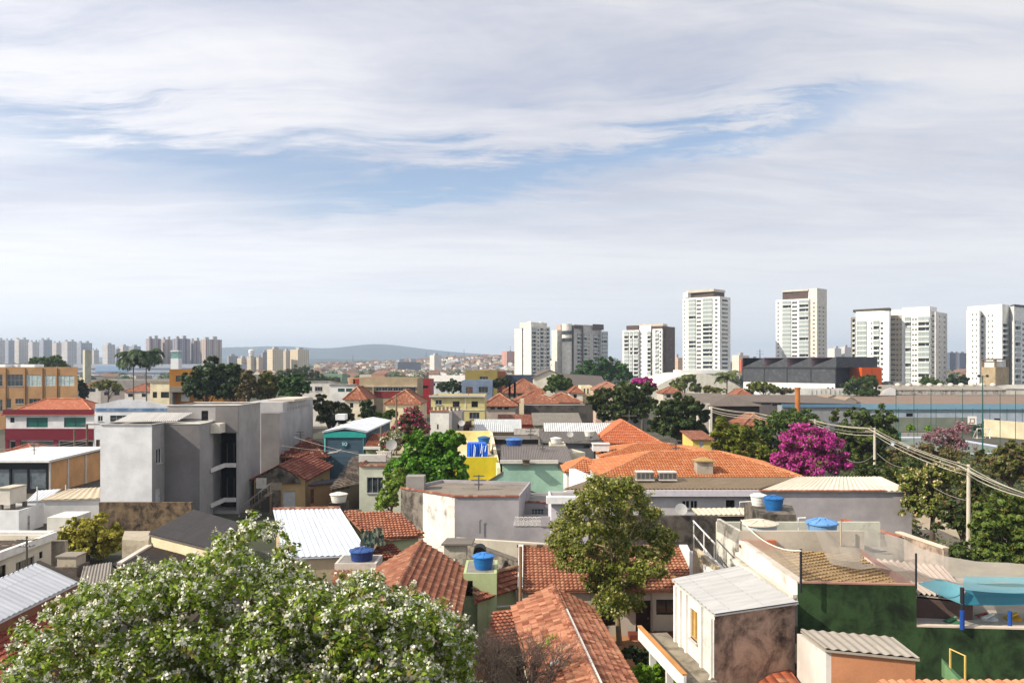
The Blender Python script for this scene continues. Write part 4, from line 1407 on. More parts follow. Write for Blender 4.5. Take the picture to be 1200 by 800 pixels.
def panel(B, face, x0, y0, x1, y1, mat, name='band', th=.06):
    """a flat piece proud of a wall, between two pixels"""
    f = B.foot; n_f = len(f)
    i = {'f': 0, 'r': 1, 'b': 2, 'l': n_f - 1}.get(face, face)
    a, b = f[i], f[(i + 1) % n_f]
    u = (b - a).normalized(); n = Vector((u.y, -u.x, 0))
    p, q = on_plane(x0, y0, a, n), on_plane(x1, y1, a, n)
    c = (p + q) / 2
    mb = MB(); mb.obox(c + n * (th / 2 + .003), u * abs((q - p).dot(u)) / 2, n * th / 2, Zv * abs(p.z - q.z) / 2)
    return mb.build(name, mat, B.root)

def plate(root, pix, Y, th, mat, name):
    """an outline on a plane facing the street, with thickness"""
    P = [PY(x, y, Y) for x, y in pix]
    mb = MB(); mb.face(P)
    D = Vector((0, th, 0))
    for k in range(len(P)):
        a, b = P[k], P[(k + 1) % len(P)]
        mb.face([b, a, a + D, b + D])
    mb.face([p + D for p in reversed(P)])
    return mb.build(name, mat, root)

BLUE = plain((34, 102, 164), .45, var=.15, spec=.4); DBLUE = plain((34, 58, 116), .5, var=.15); PBLUE = plain((120, 158, 196), .6, var=.1)
WTANK = plain((226, 224, 216), .6, var=.08)
def tank(label, px, pyb, Y, wpx, hpx, mat, cat='water tank', group='water tanks on the roofs', z=None, stand=None, lidmat=None, name='water_tank'):
    """plastic water tank: body tapering downwards with rings, ribbed lid"""
    zb = zy(pyb, Y) if z is None else z
    r = wpx / 2 / F * Y; h = hpx / F * Y
    c = Vector((gx(px, Y), Y, zb))
    root = thing(name, label, cat, c, group)
    mb = MB()
    mb.lathe(c, [(.01, 0), (r * .78, 0), (r * .84, h * .22), (r * .86, h * .22), (r * .87, h * .27), (r * .9, h * .48), (r * .925, h * .48), (r * .93, h * .53), (r * .97, h * .76), (r * 1.0, h * .77)], 28)
    mb.build('body', mat, root, smooth=False)
    lb = MB()
    lb.lathe(c, [(r * 1.0, h * .765), (r * 1.06, h * .77), (r * 1.06, h * .83), (r * .8, h * .9), (r * .3, h * .98), (r * .28, h * 1.03), (.01, h * 1.04)], 28)
    for k in range(8):
        a = k * math.pi / 4
        d = Vector((math.cos(a), math.sin(a), 0))
        lb.bar(c + d * r * .3 + Zv * h * 1.0, c + d * r * 1.02 + Zv * h * .845, r * .1, h * .05)
    lb.build('lid', lidmat or mat, root)
    if stand:
        for k in range(4):
            a = k * math.pi / 2 + .78
            d = Vector((math.cos(a), math.sin(a), 0)) * r * .6
            k_ = MB(); k_.box(c.x + d.x - .12, c.x + d.x + .12, c.y + d.y - .12, c.y + d.y + .12, zb - stand, zb)
            k_.build('leg', plaster((150, 144, 136), .5), root)
    return root

# ------------------------------------------------------------------ west side, far to near
tan = plaster((172, 134, 94), .42, (104, 76, 54)); 
B = bld('office_building', 'tan two storey office building with pale curtained windows, behind the red roofed shop', 'building', foot_px([(-26, 190), (91, 190), (91, 203), (-26, 203)]), 430, tan, ('flat', .3, plaster((214, 212, 208), .2)),
    [('f', -14, 438.5, 3, 452.5, 'alu2'), ('f', 8, 438.5, 27, 452.5, 'alu2'), ('f', 31, 439, 48.5, 452.5, 'pale'), ('f', 52.5, 439.5, 65, 452, 'pale'), ('f', 68.5, 440, 87, 452, 'pale'),
     ('f', -10, 468, 3, 482, 'alu2'), ('f', 8, 467, 13, 478, 'alu'), ('f', 18, 467, 28, 473, 'alu'), ('f', 34, 467, 48, 478, 'alu'), ('f', 56, 467, 80, 480, 'alu')])
for x in (7, 29.5, 50, 67): panel(B, 'f', x - .4, 431, x + .4, 500, tan, 'pilaster', .25)
for k, (x0, x1, yy) in enumerate(((-2, 12, 200), (18, 26, 203), (30, 46, 198))):
    mb = MB(); mb.obox(Vector((gx((x0 + x1) / 2, yy), yy, B.zr + .45)), Vector(((x1 - x0) / 2 / F * yy, 0, 0)), Vector((0, 2, 0)), Zv * .5)
    mb.build('roof_unit', plain((224, 224, 222), .7), B.root)
# slim concrete shaft
mb = MB(); Y = 400; mb.prism([(gx(97, Y), Y), (gx(103.5, Y), Y - 3.2), (gx(106, Y), Y + .6), (gx(99.5, Y), Y + 3.8)], 0, zy(410, Y))
tag(mb.build('concrete_shaft', plaster((188, 184, 162), .3)), 'square pale concrete shaft rising behind the tan office building', 'chimney')
# long grey sheds
b1 = bld('factory', 'long pale grey factory with ribbon bands behind the palms', 'building', quad_foot(86, 262, 690, 60), 426.5, plain((176, 182, 194), .6), ('flat', .4, plain((196, 200, 206))))
for y0, y1 in ((431, 433), (436, 438)): panel(b1, 'f', 88, y0, 260, y1, plain((120, 128, 144)), 'band', .2)
panel(b1, 'f', 112, 428.5, 150, 435, plain((150, 176, 206), .3), 'band', .3)
b1 = bld('warehouse', 'low grey warehouse with a flat roof behind the palms', 'building', quad_foot(92, 200, 420, 30), 445, plaster((150, 142, 136), .35), ('flat', .3))
t = thing('water_tower', 'white square tower with a green glazed top beside the ochre building', 'tower', (gx(204, 480), 480, 0))
mb = MB(); mb.box(gx(200, 480), gx(209, 480), 480, 485, 0, zy(420, 480)); mb.build('shaft', plain((230, 230, 228)), t)
mb = MB(); mb.box(gx(200.4, 480), gx(208.6, 480), 480.2, 484.8, zy(420, 480), zy(412, 480)); mb.build('glazed_top', glass_mat((92, 128, 122), .2), t)
mb = MB(); mb.box(gx(199.8, 480), gx(209.2, 480), 479.8, 485.2, zy(412, 480), zy(410.3, 480)); mb.build('cap', plain((220, 222, 220)), t)
for lab, L, R, Y, top, wallc, ris in (('white house with a red tiled roof behind the palm trunks', 146, 178, 250, 458, (224, 216, 206), 2.2), ('grey house with a flat dark roof beside the palms', 118, 146, 270, 456, (160, 150, 144), 0),
                               ('dark roofed cottage under the tan office building', 96, 118, 290, 452, (206, 198, 188), 1.5)):
    bld('house', lab, 'house', quad_foot(L, R, Y, 12), top, plaster(wallc, .3), ('hip', ris, 'tile') if ris else ('flat', .3), [('f', L + 4, top + 3, L + 10, top + 7, 'dark'), ('f', R - 12, top + 3, R - 6, top + 7, 'dark')], group='houses around the palms')
bld('house', 'small cream house with four dark windows against the ochre building', 'house', quad_foot(176, 198.5, 190, 8), 451, plaster((232, 222, 188), .15), ('sb', .8, 'wave'), [('f', 188.5, 459, 199, 466, 'dark'), ('f', 179, 459, 184, 466, 'dark')], roofspec=dict(c=(214, 200, 168)))
# red roofed shop
B = bld('shop', 'maroon and white two storey shop with a clay hip roof', 'building', quad_foot(7, 110, 140, 9), 484, plaster((224, 222, 222), .12), ('hip', 2.3, 'tile'),
    [('f', 12, 489, 17, 495, 'dark'), ('f', 31, 489, 56, 500.5, 'teal'), ('f', 75, 489, 100.5, 500.5, 'teal'), ('f', 11.5, 517, 18.5, 529, 'hole'), ('f', 25, 517, 63, 531, 'shop'), ('f', 69, 517, 109, 531, 'hole')], oh=.5, roofspec=dict(c=((206, 104, 62), (222, 124, 78)), dirt=.12))
MAR = plain((112, 22, 40), .5)
panel(B, 'f', 5, 479.6, 110, 485.3, MAR, 'fascia', .45); panel(B, 'f', 7, 502, 110, 515.5, MAR, 'sign_band', .3)
for x0, x1 in ((7, 11.2), (19, 24.6), (63.4, 68.6)): panel(B, 'f', x0, 515.5, x1, 531.5, MAR, 'pillar', .2)
panel(B, 'f', 63.6, 527, 68.4, 529.5, plain((220, 216, 214)), 'plaque', .24)
panel(B, 'f', 5.5, 502, 110.5, 503, plain((150, 40, 58)), 'trim', .34)
# white building with blue trim
B = bld('shop', 'white building with a curved parapet and worn blue band', 'building', quad_foot(111, 201, 134, 12), 478, plaster((228, 230, 232), .15), ('flat', .2),
    [('f', 114.5, 487, 120.5, 493.5, 'white'), ('f', 129, 486.5, 158, 494, 'alu2'), ('f', 163, 486.5, 196, 494, 'alu2'), ('f', 112.5, 515, 117, 530, 'bdoor')])
plate(B.root, [(111.5, 478), (201, 478), (201, 475.5), (184, 472.5), (168, 469.5), (158, 468), (155, 469), (150, 468.5), (146, 467.3), (138, 468.5), (126, 471.5), (118, 473), (111.5, 473)], 133.95, .3, plaster((206, 208, 212), .4, (120, 116, 112)), 'parapet')
panel(B, 'f', 111, 478.2, 201, 481.2, plaster((84, 124, 168), .55, (190, 194, 200)), 'band', .12)
# ochre building
B = bld('workshop_building', 'ochre building with a grey concrete canopy beside the big dark trees', 'building', quad_foot(198.5, 262, 172, 14), 432.5, plaster((156, 106, 44), .35, (110, 74, 34)), ('flat', .4),
    [('f', 212, 462, 222, 470, 'wdoor'), ('f', 206, 440, 212, 447, 'slit')])
panel(B, 'f', 203, 453, 223, 459, plaster((132, 126, 118), .4), 'canopy', 1.8); panel(B, 'f', 203, 459, 206, 476, plaster((132, 126, 118), .4), 'pillar', 1.7)
# palms
PALM = leaf_mat((28, 42, 22), (64, 84, 42), trans=.2)
palm('palm_tree', 'shaggy palm with the lower crown, beside the ochre building', 156.5, 228, 423, 0, 6.6, PALM, 40, 1.32, 'two palms by the tan building')
palm('palm_tree', 'taller shaggy palm of the pair, nearer the ochre building', 171.5, 226, 419, 0, 6.4, PALM, 40, 1.36, 'two palms by the tan building')

# leaves
DK = leaf_mat((26, 40, 18), (52, 70, 32), trans=.2); MD = leaf_mat((40, 58, 20), (82, 104, 40), trans=.25); OL = leaf_mat((74, 82, 34), (122, 124, 52), (140, 112, 60), trans=.25)
BR = leaf_mat((62, 58, 36), (104, 92, 58), (96, 70, 48), trans=.2); LIME = leaf_mat((74, 112, 20), (132, 168, 44), trans=.35); YG = leaf_mat((120, 116, 34), (176, 166, 64), (150, 120, 50), trans=.35)
MAG = leaf_mat((176, 30, 130), (214, 72, 176), (150, 20, 110), trans=.3); PINK = leaf_mat((112, 74, 82), (140, 100, 108), (90, 72, 60), trans=.2)
WFL = leaf_mat((226, 224, 200), (244, 242, 230), (224, 212, 180), trans=.25)
tree('tree', 'dark tree on the roof side of the tan office building', 'tree', 55, 300, [(46, 427, 13, 8), (60, 425, 14, 8.5), (72, 430, 8, 6), (36, 431, 8, 5)], MD, 4200, .55, .4, group='trees behind the tan building')
tree('tree', 'low olive tree in front of the grey warehouse', 'tree', 126, 260, [(116, 453, 9, 6), (130, 451, 12, 7.5), (140, 455, 7, 5)], OL, 2600, .45, .25, group='trees behind the tan building')
tree('tree', 'dark narrow tree at the corner of the tan office building', 'tree', 96, 200, [(95, 454, 5, 9), (98, 460, 5, 8)], DK, 1500, .35, .2, group='trees behind the tan building')
tree('tree', 'largest dark round tree, overlapping the ochre building', 'tree', 240, 152, [(228, 449, 16, 18), (246, 438, 20, 16), (258, 452, 18, 20), (236, 458, 22, 15)], DK, 9000, .36, .4, group='dark trees behind the grey block')
tree('tree', 'dark tall tree joined to the largest one', 'tree', 275, 158, [(270, 437, 16, 13), (280, 448, 14, 17), (264, 455, 16, 16)], DK, 6500, .36, .35, group='dark trees behind the grey block')
tree('tree', 'brownish sparse tree between dark trees', 'tree', 293, 150, [(291, 445, 11, 11), (296, 457, 13, 14), (287, 460, 10, 11)], BR, 3800, .33, .3, group='dark trees behind the grey block')
tree('tree', 'olive tree behind the light grey wall', 'tree', 318, 152, [(313, 447, 12, 11), (322, 452, 11, 12), (312, 459, 14, 12)], leaf_mat((52, 62, 26), (98, 102, 46), (120, 96, 50), trans=.2), 4200, .33, .3, group='dark trees behind the grey block')
tree('tree', 'bright topped dark tree at the end of the row, by the long light wall', 'tree', 343, 150, [(337, 452, 10, 12), (348, 449, 10, 12), (343, 462, 15, 11), (357, 455, 8, 8)], leaf_mat((24, 44, 16), (56, 92, 34), trans=.2), 4600, .33, .3, group='dark trees behind the grey block')
tree('tree', 'broad domed olive crown below the beige tower cluster', 'tree', 345, 420, [(335, 440, 16, 8), (352, 439, 18, 8.5), (372, 443, 16, 7), (388, 446, 10, 5), (322, 444, 10, 6)], leaf_mat((48, 62, 34), (84, 92, 52), trans=.15), 5200, .75, .6)
for lab, L, R, Y, top, wc, rf in (('white flat roofed building behind the dark bushes', 352, 386, 200, 449, (214, 210, 202), (210, 196, 160)), ('green box building among far houses', 373, 401, 420, 438, (132, 158, 134), None)):
    bld('building', lab, 'building', quad_foot(L, R, Y, 14), top, plaster(wc, .25), ('sb', .6, 'wave') if rf else ('flat', .4), [('f', L + 6, top + 4, L + 14, top + 9, 'alu'), ('f', L + 17, top + 4, L + 26, top + 9, 'alu')], roofspec=dict(c=rf) if rf else None)
tree('bush', 'dark bush mass behind the teal wall', 'bush', 390, 119, [(378, 474, 13, 13), (395, 483, 16, 15), (384, 490, 17, 12), (404, 488, 10, 10)], leaf_mat((24, 32, 16), (58, 62, 34), trans=.15), 7000, .26, .3)
tree('bush', 'cone shaped dark shrub beside the white gabled house', 'bush', 431, 128, [(430, 476, 7, 9), (432, 484, 12, 9)], DK, 2600, .26, .2)
tree('bush', 'light green bush below the orange hip roof', 'bush', 452, 125, [(450, 488, 9, 6), (458, 485, 7, 5)], MD, 1600, .26, .15)
# tan and red building
B = bld('school_building', 'tan concrete building with red lower panels and square windows', 'building', quad_foot(421, 489, 215, 14), 442.5, plaster((174, 154, 124), .3, (104, 90, 72)), ('flat', .4),
    [('f', 440.5, 454, 447, 457.8, 'white'), ('f', 447.5, 454, 454, 457.8, 'white'), ('f', 454.5, 454, 460, 457.8, 'white'), ('f', 461, 454, 466.5, 457.8, 'white'), ('f', 467, 454, 472.5, 457.8, 'white'), ('f', 476, 453.5, 487, 463, 'alu2')])
RED = plaster((132, 46, 44), .3)
panel(B, 'f', 423, 459, 437, 466, RED, 'red_panel', .1); panel(B, 'f', 439, 458.5, 474, 466, RED, 'red_panel', .12); panel(B, 'f', 421, 451.5, 489, 453.2, plaster((196, 182, 156), .2), 'string_course', .5)
panel(B, 'f', 437, 453.5, 438.6, 480, plaster((170, 152, 126), .2), 'pillar', .9)
for k in range(6):
    mb = MB(); yy = 216 + k * 3; x = gx(408 + k * 2.4, yy); mb.box(x, x + .7, yy, yy + .7, 0, zy(442.5, yy)); mb.build('fin', plaster((206, 160, 120), .2), B.root)
mb = MB(); mb.box(gx(408, 222), gx(421, 222), 222, 232, 0, zy(444, 222)); mb.build('side_block', plaster((150, 62, 46), .2), B.root)
b = bld('shed', 'white low shed with blue doors beside the tan school', 'building', quad_foot(386, 416, 195, 12), 454, plaster((226, 224, 218), .2), ('sb', .8, 'metal'), [('f', 396, 455, 404, 459, 'teal'), ('f', 405.5, 455, 413, 459, 'teal')], roofspec=dict(c=(226, 222, 212)))
bld('house', 'cream house with an orange hip roof beside the cone shrub', 'house', quad_foot(404, 428, 140, 9), 466, plaster((230, 218, 194), .15), ('hip', 1.8, 'tile'), [('f', 410, 472, 414, 477.5, 'dark')])
bld('house', 'cream blank walled house with an orange hip roof, in front of the red panels', 'house', quad_foot(452, 492, 138, 11), 471.5, plaster((232, 216, 182), .2), ('hip', 2.0, 'tile'), [('f', 486, 475, 490, 480, 'dark')])
b = bld('shop', 'red fronted shop box beside the tan school', 'shop', quad_foot(490, 504, 250, 12), 444, plain((150, 26, 36)), ('flat', .2), [('f', 492, 451.5, 502, 455, 'hole')])
bld('warehouse', 'white warehouse with a low roof behind the yellow house', 'building', quad_foot(503, 552, 290, 26), 446.5, plaster((222, 222, 222), .2), ('gu', 2.0, 'metal'), [('f', 504, 449, 510, 452, 'dark'), ('f', 512, 449, 518, 452, 'dark')], roofspec=dict(c=(214, 208, 196)))
bld('building', 'mustard box building above the blue grey house', 'building', quad_foot(545, 583, 240, 16), 434, plaster((150, 134, 76), .4, (90, 80, 50)), ('flat', .3), [('f', 562, 441, 572, 444.5, 'alu')])
mb = MB(); y = 240; mb.box(gx(583.3, y), gx(592, y), y, y + 12, 0, zy(435, y)); tag(mb.build('building', plaster((120, 70, 52), .3)), 'narrow rust brown block against the mustard box building', 'building')
bld('building', 'blue grey house with a square dark window in the centre', 'building', quad_foot(541, 577, 205, 14), 446, plaster((120, 136, 158), .2), ('flat', .3), [('f', 561, 453, 572, 460, 'alu'), ('f', 546, 453.5, 554, 460.5, 'bdoor')])
bld('building', 'long dark blue grey shed behind the orange roofs', 'building', quad_foot(578, 628, 250, 12), 439.5, plaster((66, 76, 92), .2), ('flat', .3))
B = bld('warehouse', 'cream gabled warehouse with a long brown grey roof below the round column tower', 'building', quad_foot(625, 664, 245, 40), 441.5, plaster((230, 222, 202), .15), ('gv', 2.2, 'wave'), oh=.5, roofspec=dict(c=(120, 104, 94), dirt=.4))
qroof('warehouse', 'wide dark brown roofed shed behind the fig tree', 'building', [PY(650, 462, 190), PY(722, 466, 190), PY(705, 441, 240), PY(655, 437, 240)], 'wave', plaster((130, 120, 110), .4), near=False, spec=dict(c=(104, 94, 86), dirt=.4))
tree('tree', 'round green tree in front of the brown warehouse roof', 'tree', 656, 200, [(652, 448, 12, 8), (660, 450, 12, 10), (648, 455, 10, 6)], MD, 5000, .38, .3)
tree('tree', 'dark bush behind the blue grey house', 'bush', 588, 212, [(582, 450, 6, 5), (590, 447, 7, 6)], DK, 1600, .35, .2)
tree('tree', 'dark low tree between the yellow house and the white warehouse', 'tree', 530, 225, [(520, 454, 9, 6), (532, 453, 10, 7), (543, 456, 7, 5)], DK, 3000, .38, .25)
tree('fig_tree', 'large glossy dark fig tree below the grey tower', 'tree', 704, 300, [(690, 437, 16, 11), (706, 433, 18, 13), (724, 436, 15, 11), (676, 442, 9, 7), (735, 441, 7, 6)], leaf_mat((22, 50, 14), (54, 92, 28), trans=.2), 8500, .6, .6)
# tile roofed houses of the centre
HB = [('orange roofed house with two vent stacks in the roof row', 591, 637, 175, 458.5, 12, 2.6, (196, 186, 170)), ('broad terracotta roofed house in front of the vent stack house', 601, 652, 160, 471, 12, 2.0, (206, 190, 166)),
      ('pinkish roofed low house at the end of the roof row', 640, 680, 165, 470, 10, 1.6, (206, 190, 166)), ('terracotta house next to the yellow house with a red gallery', 567, 604, 150, 473.5, 9, 1.8, (192, 176, 164))]
for lab, L, R, Y, top, D, rise, wc in HB:
    w = [('f', L + 8, top + 3, L + 13, top + 6, 'dark'), ('f', L + 16, top + 3, L + 21, top + 6, 'dark'), ('f', L + 24, top + 3, L + 29, top + 6, 'dark')]
    b = bld('house', lab, 'house', quad_foot(L, R, Y, D), top, plaster(wc, .3), ('hip', rise, 'tile'), w, group='terracotta roofs of the centre', oh=.5)
    if 'vent' in lab:
        for x in (596, 602):
            k = MB(); k.box(gx(x, 172), gx(x, 172) + .45, 172, 172.5, 3, zy(448, 172)); k.build('vent_stack', plaster((186, 176, 160), .4), b.root)
bld('house', 'small cream house with tall narrow windows beside the fig tree', 'house', quad_foot(681, 694, 190, 8), 452, plaster((234, 222, 186), .1), ('flat', .2), [('f', 684, 455, 686, 461, 'alu'), ('f', 688, 455, 690, 461, 'alu')])
bld('house', 'low salmon roofed house under the fig tree', 'house', quad_foot(698, 730, 180, 10), 456, plaster((206, 180, 160), .2), ('hip', 1.5, 'tile'), roofspec=dict(c=((188, 118, 88), (204, 136, 104))), wins=[('f', 704, 459, 709, 463, 'dark')])
bld('house', 'white corner house with a red roof near the small cream house', 'house', quad_foot(668, 683, 185, 8), 459, plaster((222, 216, 206), .2), ('hip', 1.2, 'tile'), [('f', 672, 462, 676, 466, 'dark')])
B = bld('wall', 'long dark weathered concrete wall behind the grey roofs', 'wall', quad_foot(614, 694, 140, 5), 474.5, plaster((92, 86, 80), .7, (40, 38, 36)), ('flat', .1))
mb = MB(); mb.box(gx(610, 139), gx(614, 139), 139, 140, 0, zy(467, 139)); mb.box(gx(608.6, 139), gx(610, 139), 139, 140, 0, zy(473, 139)); mb.build('end_pier', plaster((222, 206, 172), .2), B.root)
B = bld('house', 'pale yellow two storey house with barred windows', 'house', quad_foot(505, 568, 128, 9), 463.5, plaster((212, 198, 140), .15), ('flat', .3),
    [('f', 530.5, 470, 538.5, 477, 'dark'), ('f', 552.5, 470, 560, 477, 'dark'), ('f', 550, 483, 562, 490.5, 'alu'), ('f', 536, 484, 540, 490, 'dark'), ('f', 510, 468, 518, 474, 'white')])
panel(B, 'f', 503, 463, 568.5, 465, plaster((196, 190, 182), .3), 'cornice', .5); panel(B, 'f', 505, 479.5, 568, 480.6, plaster((240, 232, 190), .1), 'string_course', .08)
for k in range(9): panel(B, 'f', 544.6, 465.5 + k * 1.7, 546.4, 466.7 + k * 1.7, plain((236, 230, 200)), 'quoin', .05)
B = bld('building', 'white water box tower with a crenellated brown rim', 'building', quad_foot(504, 526, 112, 7, -12), 482, plaster((224, 220, 212), .4, (110, 100, 92)), ('flat', .3), [('f', 512, 497, 514, 503, 'hole')])
panel(B, 'f', 503.5, 480.3, 526.5, 482.3, plaster((176, 110, 76), .4), 'coping', .15)
for k in range(8):
    mb = MB(); p = PY(506 + k * 4.6, 480, 113 + (k > 4) * .4); mb.obox(p + Zv * .12, Vector((.14, 0, 0)), Vector((0, .14, 0)), Zv * .3); mb.build('merlon', plaster((120, 110, 100), .4), B.root)
b = bld('house', 'grey plaster annex of the white water box tower', 'building', quad_foot(526, 541, 113, 6), 482.5, plaster((160, 152, 146), .5), ('flat', .2), [('f', 536, 497, 538, 502, 'hole')])
# junk roofs
i = 0
for L, R, Y, top, D, ris, kind, c, wc, lab in (
        (555, 610, 116, 505, 7, 1.2, 'metal', (206, 208, 206), (150, 130, 100), 'white ribbed metal roof shed right of the yellow parapet'),
        (584, 625, 128, 496.5, 8, 1.0, 'tile', None, (150, 66, 44), 'low brown tiled roof shed with a red brick wall'),
        (626, 682, 126, 497.5, 9, 1.3, 'wave', (142, 134, 122), (150, 140, 128), 'grey fibre cement roof shed below the dark concrete wall'),
        (576, 606, 122, 508, 4, .5, 'wave', (110, 104, 98), (196, 184, 150), 'low grey lean-to behind the dark blue tank'),
        (604, 632, 110, 510.5, 6, .5, 'wave', (168, 160, 150), (190, 180, 168), 'pale grey porch roof beside the white gable shed')):
    bld('shed', lab, 'shed', quad_foot(L, R, Y, D), top, plaster(wc, .4), ('sf', ris, kind), oh=.2, roofspec=dict(c=c, dirt=.3) if c else dict(c=((170, 88, 54), (150, 84, 58)), dirt=.5), group='low sheds of the centre')
for k, (x, y, w, c) in enumerate(((541, 499, 8, (120, 84, 66)), (549, 497, 7, (96, 70, 58)), (553, 501, 6, (190, 180, 166)))):
    mb = MB(); p = PY(x, y, 118); mb.obox(p, Vector((w / 2 / F * 118, 0, .05)), Vector((0, .6, .2)), Zv * .25); mb.obox(p + Vector((.3, 0, -.8)), Vector((.5, 0, 0)), Vector((0, .4, 0)), Zv * .6)
    tag(mb.build('scrap_shelter', plaster(c, .5)), ('brown scrap lean-to behind the yellow parapet', 'dark scrap lean-to touching the white shed roof', 'pale scrap box under the dark lean-to')[k], 'shelter', 'scrap behind the yellow parapet')
B = bld('shed', 'white gabled shed with a long white ribbed roof behind the hip roof', 'shed', quad_foot(640, 722, 108, 8), 511, plaster((228, 222, 210), .25), ('gu', 1.5, 'metal'), roofspec=dict(c=(212, 212, 210), dirt=.25), oh=.2)
B = bld('house', 'grey walled house with a dark lean-to roof under the white shed', 'house', quad_foot(636, 702, 101, 6), 518, plaster((112, 114, 116), .25), ('sf', .8, 'wave'), [('f', 684, 521, 691, 525, 'slit')], roofspec=dict(c=(112, 106, 100)), oh=.3)
B = bld('building', 'cream water tower block carrying a round white tank', 'building', quad_foot(645, 663, 94, 4.0), 521, plaster((220, 210, 180), .2), ('flat', .02), )
tank('round white tank on the cream block', 651.5, 520.6, 95.6, 13, 7.4, WTANK, z=B.z1)
b = bld('house', 'cream low wall house in front of the cream tank block', 'house', quad_foot(652, 686, 90, 4, 18), 531, plaster((206, 200, 176), .2), ('flat', .1))
# hip roof with the aerial
B = bld('house', 'house with a bright orange hip roof and a cross shaped aerial', 'house', quad_foot(699, 772, 104, 11), 516.5, plaster((176, 172, 168), .25), ('hip', 2.3, 'tile'), [('f', 756, 518, 764, 524, 'dark')], near=True, oh=.5, roofspec=dict(c=((222, 112, 52), (236, 132, 70)), dirt=.1))
def aerial(label, px, top, Y, zb, arms, name='tv_aerial', group='aerials and antennas'):
    b = Vector((gx(px, Y), Y, zb)); t = PY(px, top, Y)
    root = thing(name, label, 'aerial', b, group)
    mb = MB(); mb.tube([b, t], .06, 6); mb.build('mast', plain((110, 108, 104), .4, .6), root)
    mb = MB()
    for dz, w in arms:
        c = t - Zv * dz
        mb.tube([c - Vector((w, 0, 0)), c + Vector((w, 0, 0))], .055, 5)
        for k in range(5):
            x = -w + 2 * w * k / 4
            mb.tube([c + Vector((x, -.25, 0)), c + Vector((x, .25, 0))], .03, 4)
    mb.build('crossarm', plain((120, 118, 114), .4, .6), root)
    return root
aerial('cross shaped aerial on the orange hip roof', 737.5, 480.5, 109, 7.0, ((.75, .95),))
tree('tree', 'big dark round tree behind the aerial', 'tree', 730, 142, [(712, 470, 22, 19), (736, 462, 22, 17), (754, 468, 18, 18), (722, 482, 26, 14), (748, 484, 20, 12)], leaf_mat((28, 42, 14), (70, 84, 32), (84, 76, 36), trans=.2), 15000, .3, .5)
tree('bougainvillea', 'small magenta bougainvillea top behind the big dark trees', 'tree', 752, 162, [(746, 448, 9, 5), (756, 448, 11, 5.5), (764, 452, 7, 4)], MAG, 2600, .3, .3)
tree('tree', 'big dark tree touching the roof house, beside the aerial tree', 'tree', 800, 116, [(780, 482, 20, 17), (800, 476, 20, 16), (815, 488, 16, 16), (792, 500, 28, 16), (812, 505, 15, 12), (770, 498, 12, 12)], leaf_mat((24, 38, 14), (60, 76, 30), (74, 70, 36), trans=.2), 15000, .27, .5)
tank('squat white round tank at the foot of the hip roof with the aerial', 690.5, 511, 101.5, 12, 7, WTANK, stand=.4)
t = thing('water_box', 'white rectangular box tank on black legs before the orange roof ridge', 'water tank', PY(704, 531, 88), 'box tanks')
a, b = PY(695, 520.5, 88), PY(714, 528.5, 88); mb = MB(); mb.box(a.x, b.x, 88, 89.2, b.z, a.z); mb.build('body', plain((232, 230, 226), .5), t); mb = MB(); mb.box(a.x - .08, b.x + .08, 87.9, 89.3, a.z, a.z + .08); mb.build('lid', plain((222, 220, 214), .5), t)
for x in (a.x + .1, (a.x + b.x) / 2, b.x - .3): mb = MB(); mb.box(x, x + .2, 88.1, 88.3, b.z - 1.2, b.z); mb.build('leg', plain((44, 42, 42)), t)
# pale vaulted hall
hall = thing('sports_hall', 'pale green vaulted hall with a white upper block below the tall white tower', 'hall', (gx(818, 330), 330, 0))
mb = MB(); N_ = 18; x0, x1 = gx(763, 330), gx(872, 330); D = 55
zz_ = [zy(462, 330) + (zy(437.5, 330) - zy(462, 330)) * math.sin(math.pi * (.04 + .92 * k / N_)) ** .75 for k in range(N_ + 1)]
for k in range(N_):
    a, b = x0 + (x1 - x0) * k / N_, x0 + (x1 - x0) * (k + 1) / N_
    mb.face([(a, 330, zz_[k]), (b, 330, zz_[k + 1]), (b, 330 + D, zz_[k + 1]), (a, 330 + D, zz_[k])])
mb.build('vault', plaster((222, 228, 204), .1), hall, smooth=True)
mb = MB(); mb.face([(x0, 330, 0), (x1, 330, 0)] + [(x0 + (x1 - x0) * k / N_, 330, zz_[k]) for k in range(N_, -1, -1)]); mb.build('wall', plaster((226, 220, 204), .15), hall)
mb = MB(); mb.box(gx(800, 340), gx(858, 340), 345, 360, 8, zy(433.5, 345)); mb.build('upper_block', plain((216, 214, 212)), hall)
mb = MB(); mb.box(gx(824, 344), gx(838, 344), 344, 345.2, zy(441, 344), zy(438, 344)); mb.build('vent', plain((70, 68, 66)), hall)
tree('tree', 'light olive round tree in front of the vaulted hall', 'tree', 803, 262, [(798, 450, 12, 8), (808, 446, 11, 8.5), (814, 454, 9, 7), (792, 455, 8, 5)], leaf_mat((70, 84, 36), (116, 122, 62), (130, 110, 70), trans=.2), 4600, .45, .3)
palm('palm_tree', 'low feathery palm against the vaulted hall', 852, 240, 444, 0, 5.0, leaf_mat((64, 76, 40), (110, 116, 74), trans=.2), 24, 1.1, r=.2)
tree('bush', 'yellow green bush beside the low palm', 'bush', 893, 236, [(884, 455, 10, 6), (895, 453, 11, 7), (905, 456, 8, 5)], leaf_mat((70, 76, 16), (112, 114, 36), trans=.25), 3400, .4, .25)
tree('bush', 'dry brown bush below the black warehouse', 'bush', 917, 238, [(912, 458, 8, 4), (922, 458, 8, 4)], BR, 1500, .35, .2)
tree('bush', 'dark low bush at the foot of the palm', 'bush', 872, 236, [(866, 459, 8, 4.5), (876, 460, 7, 4)], DK, 1500, .36, .2)
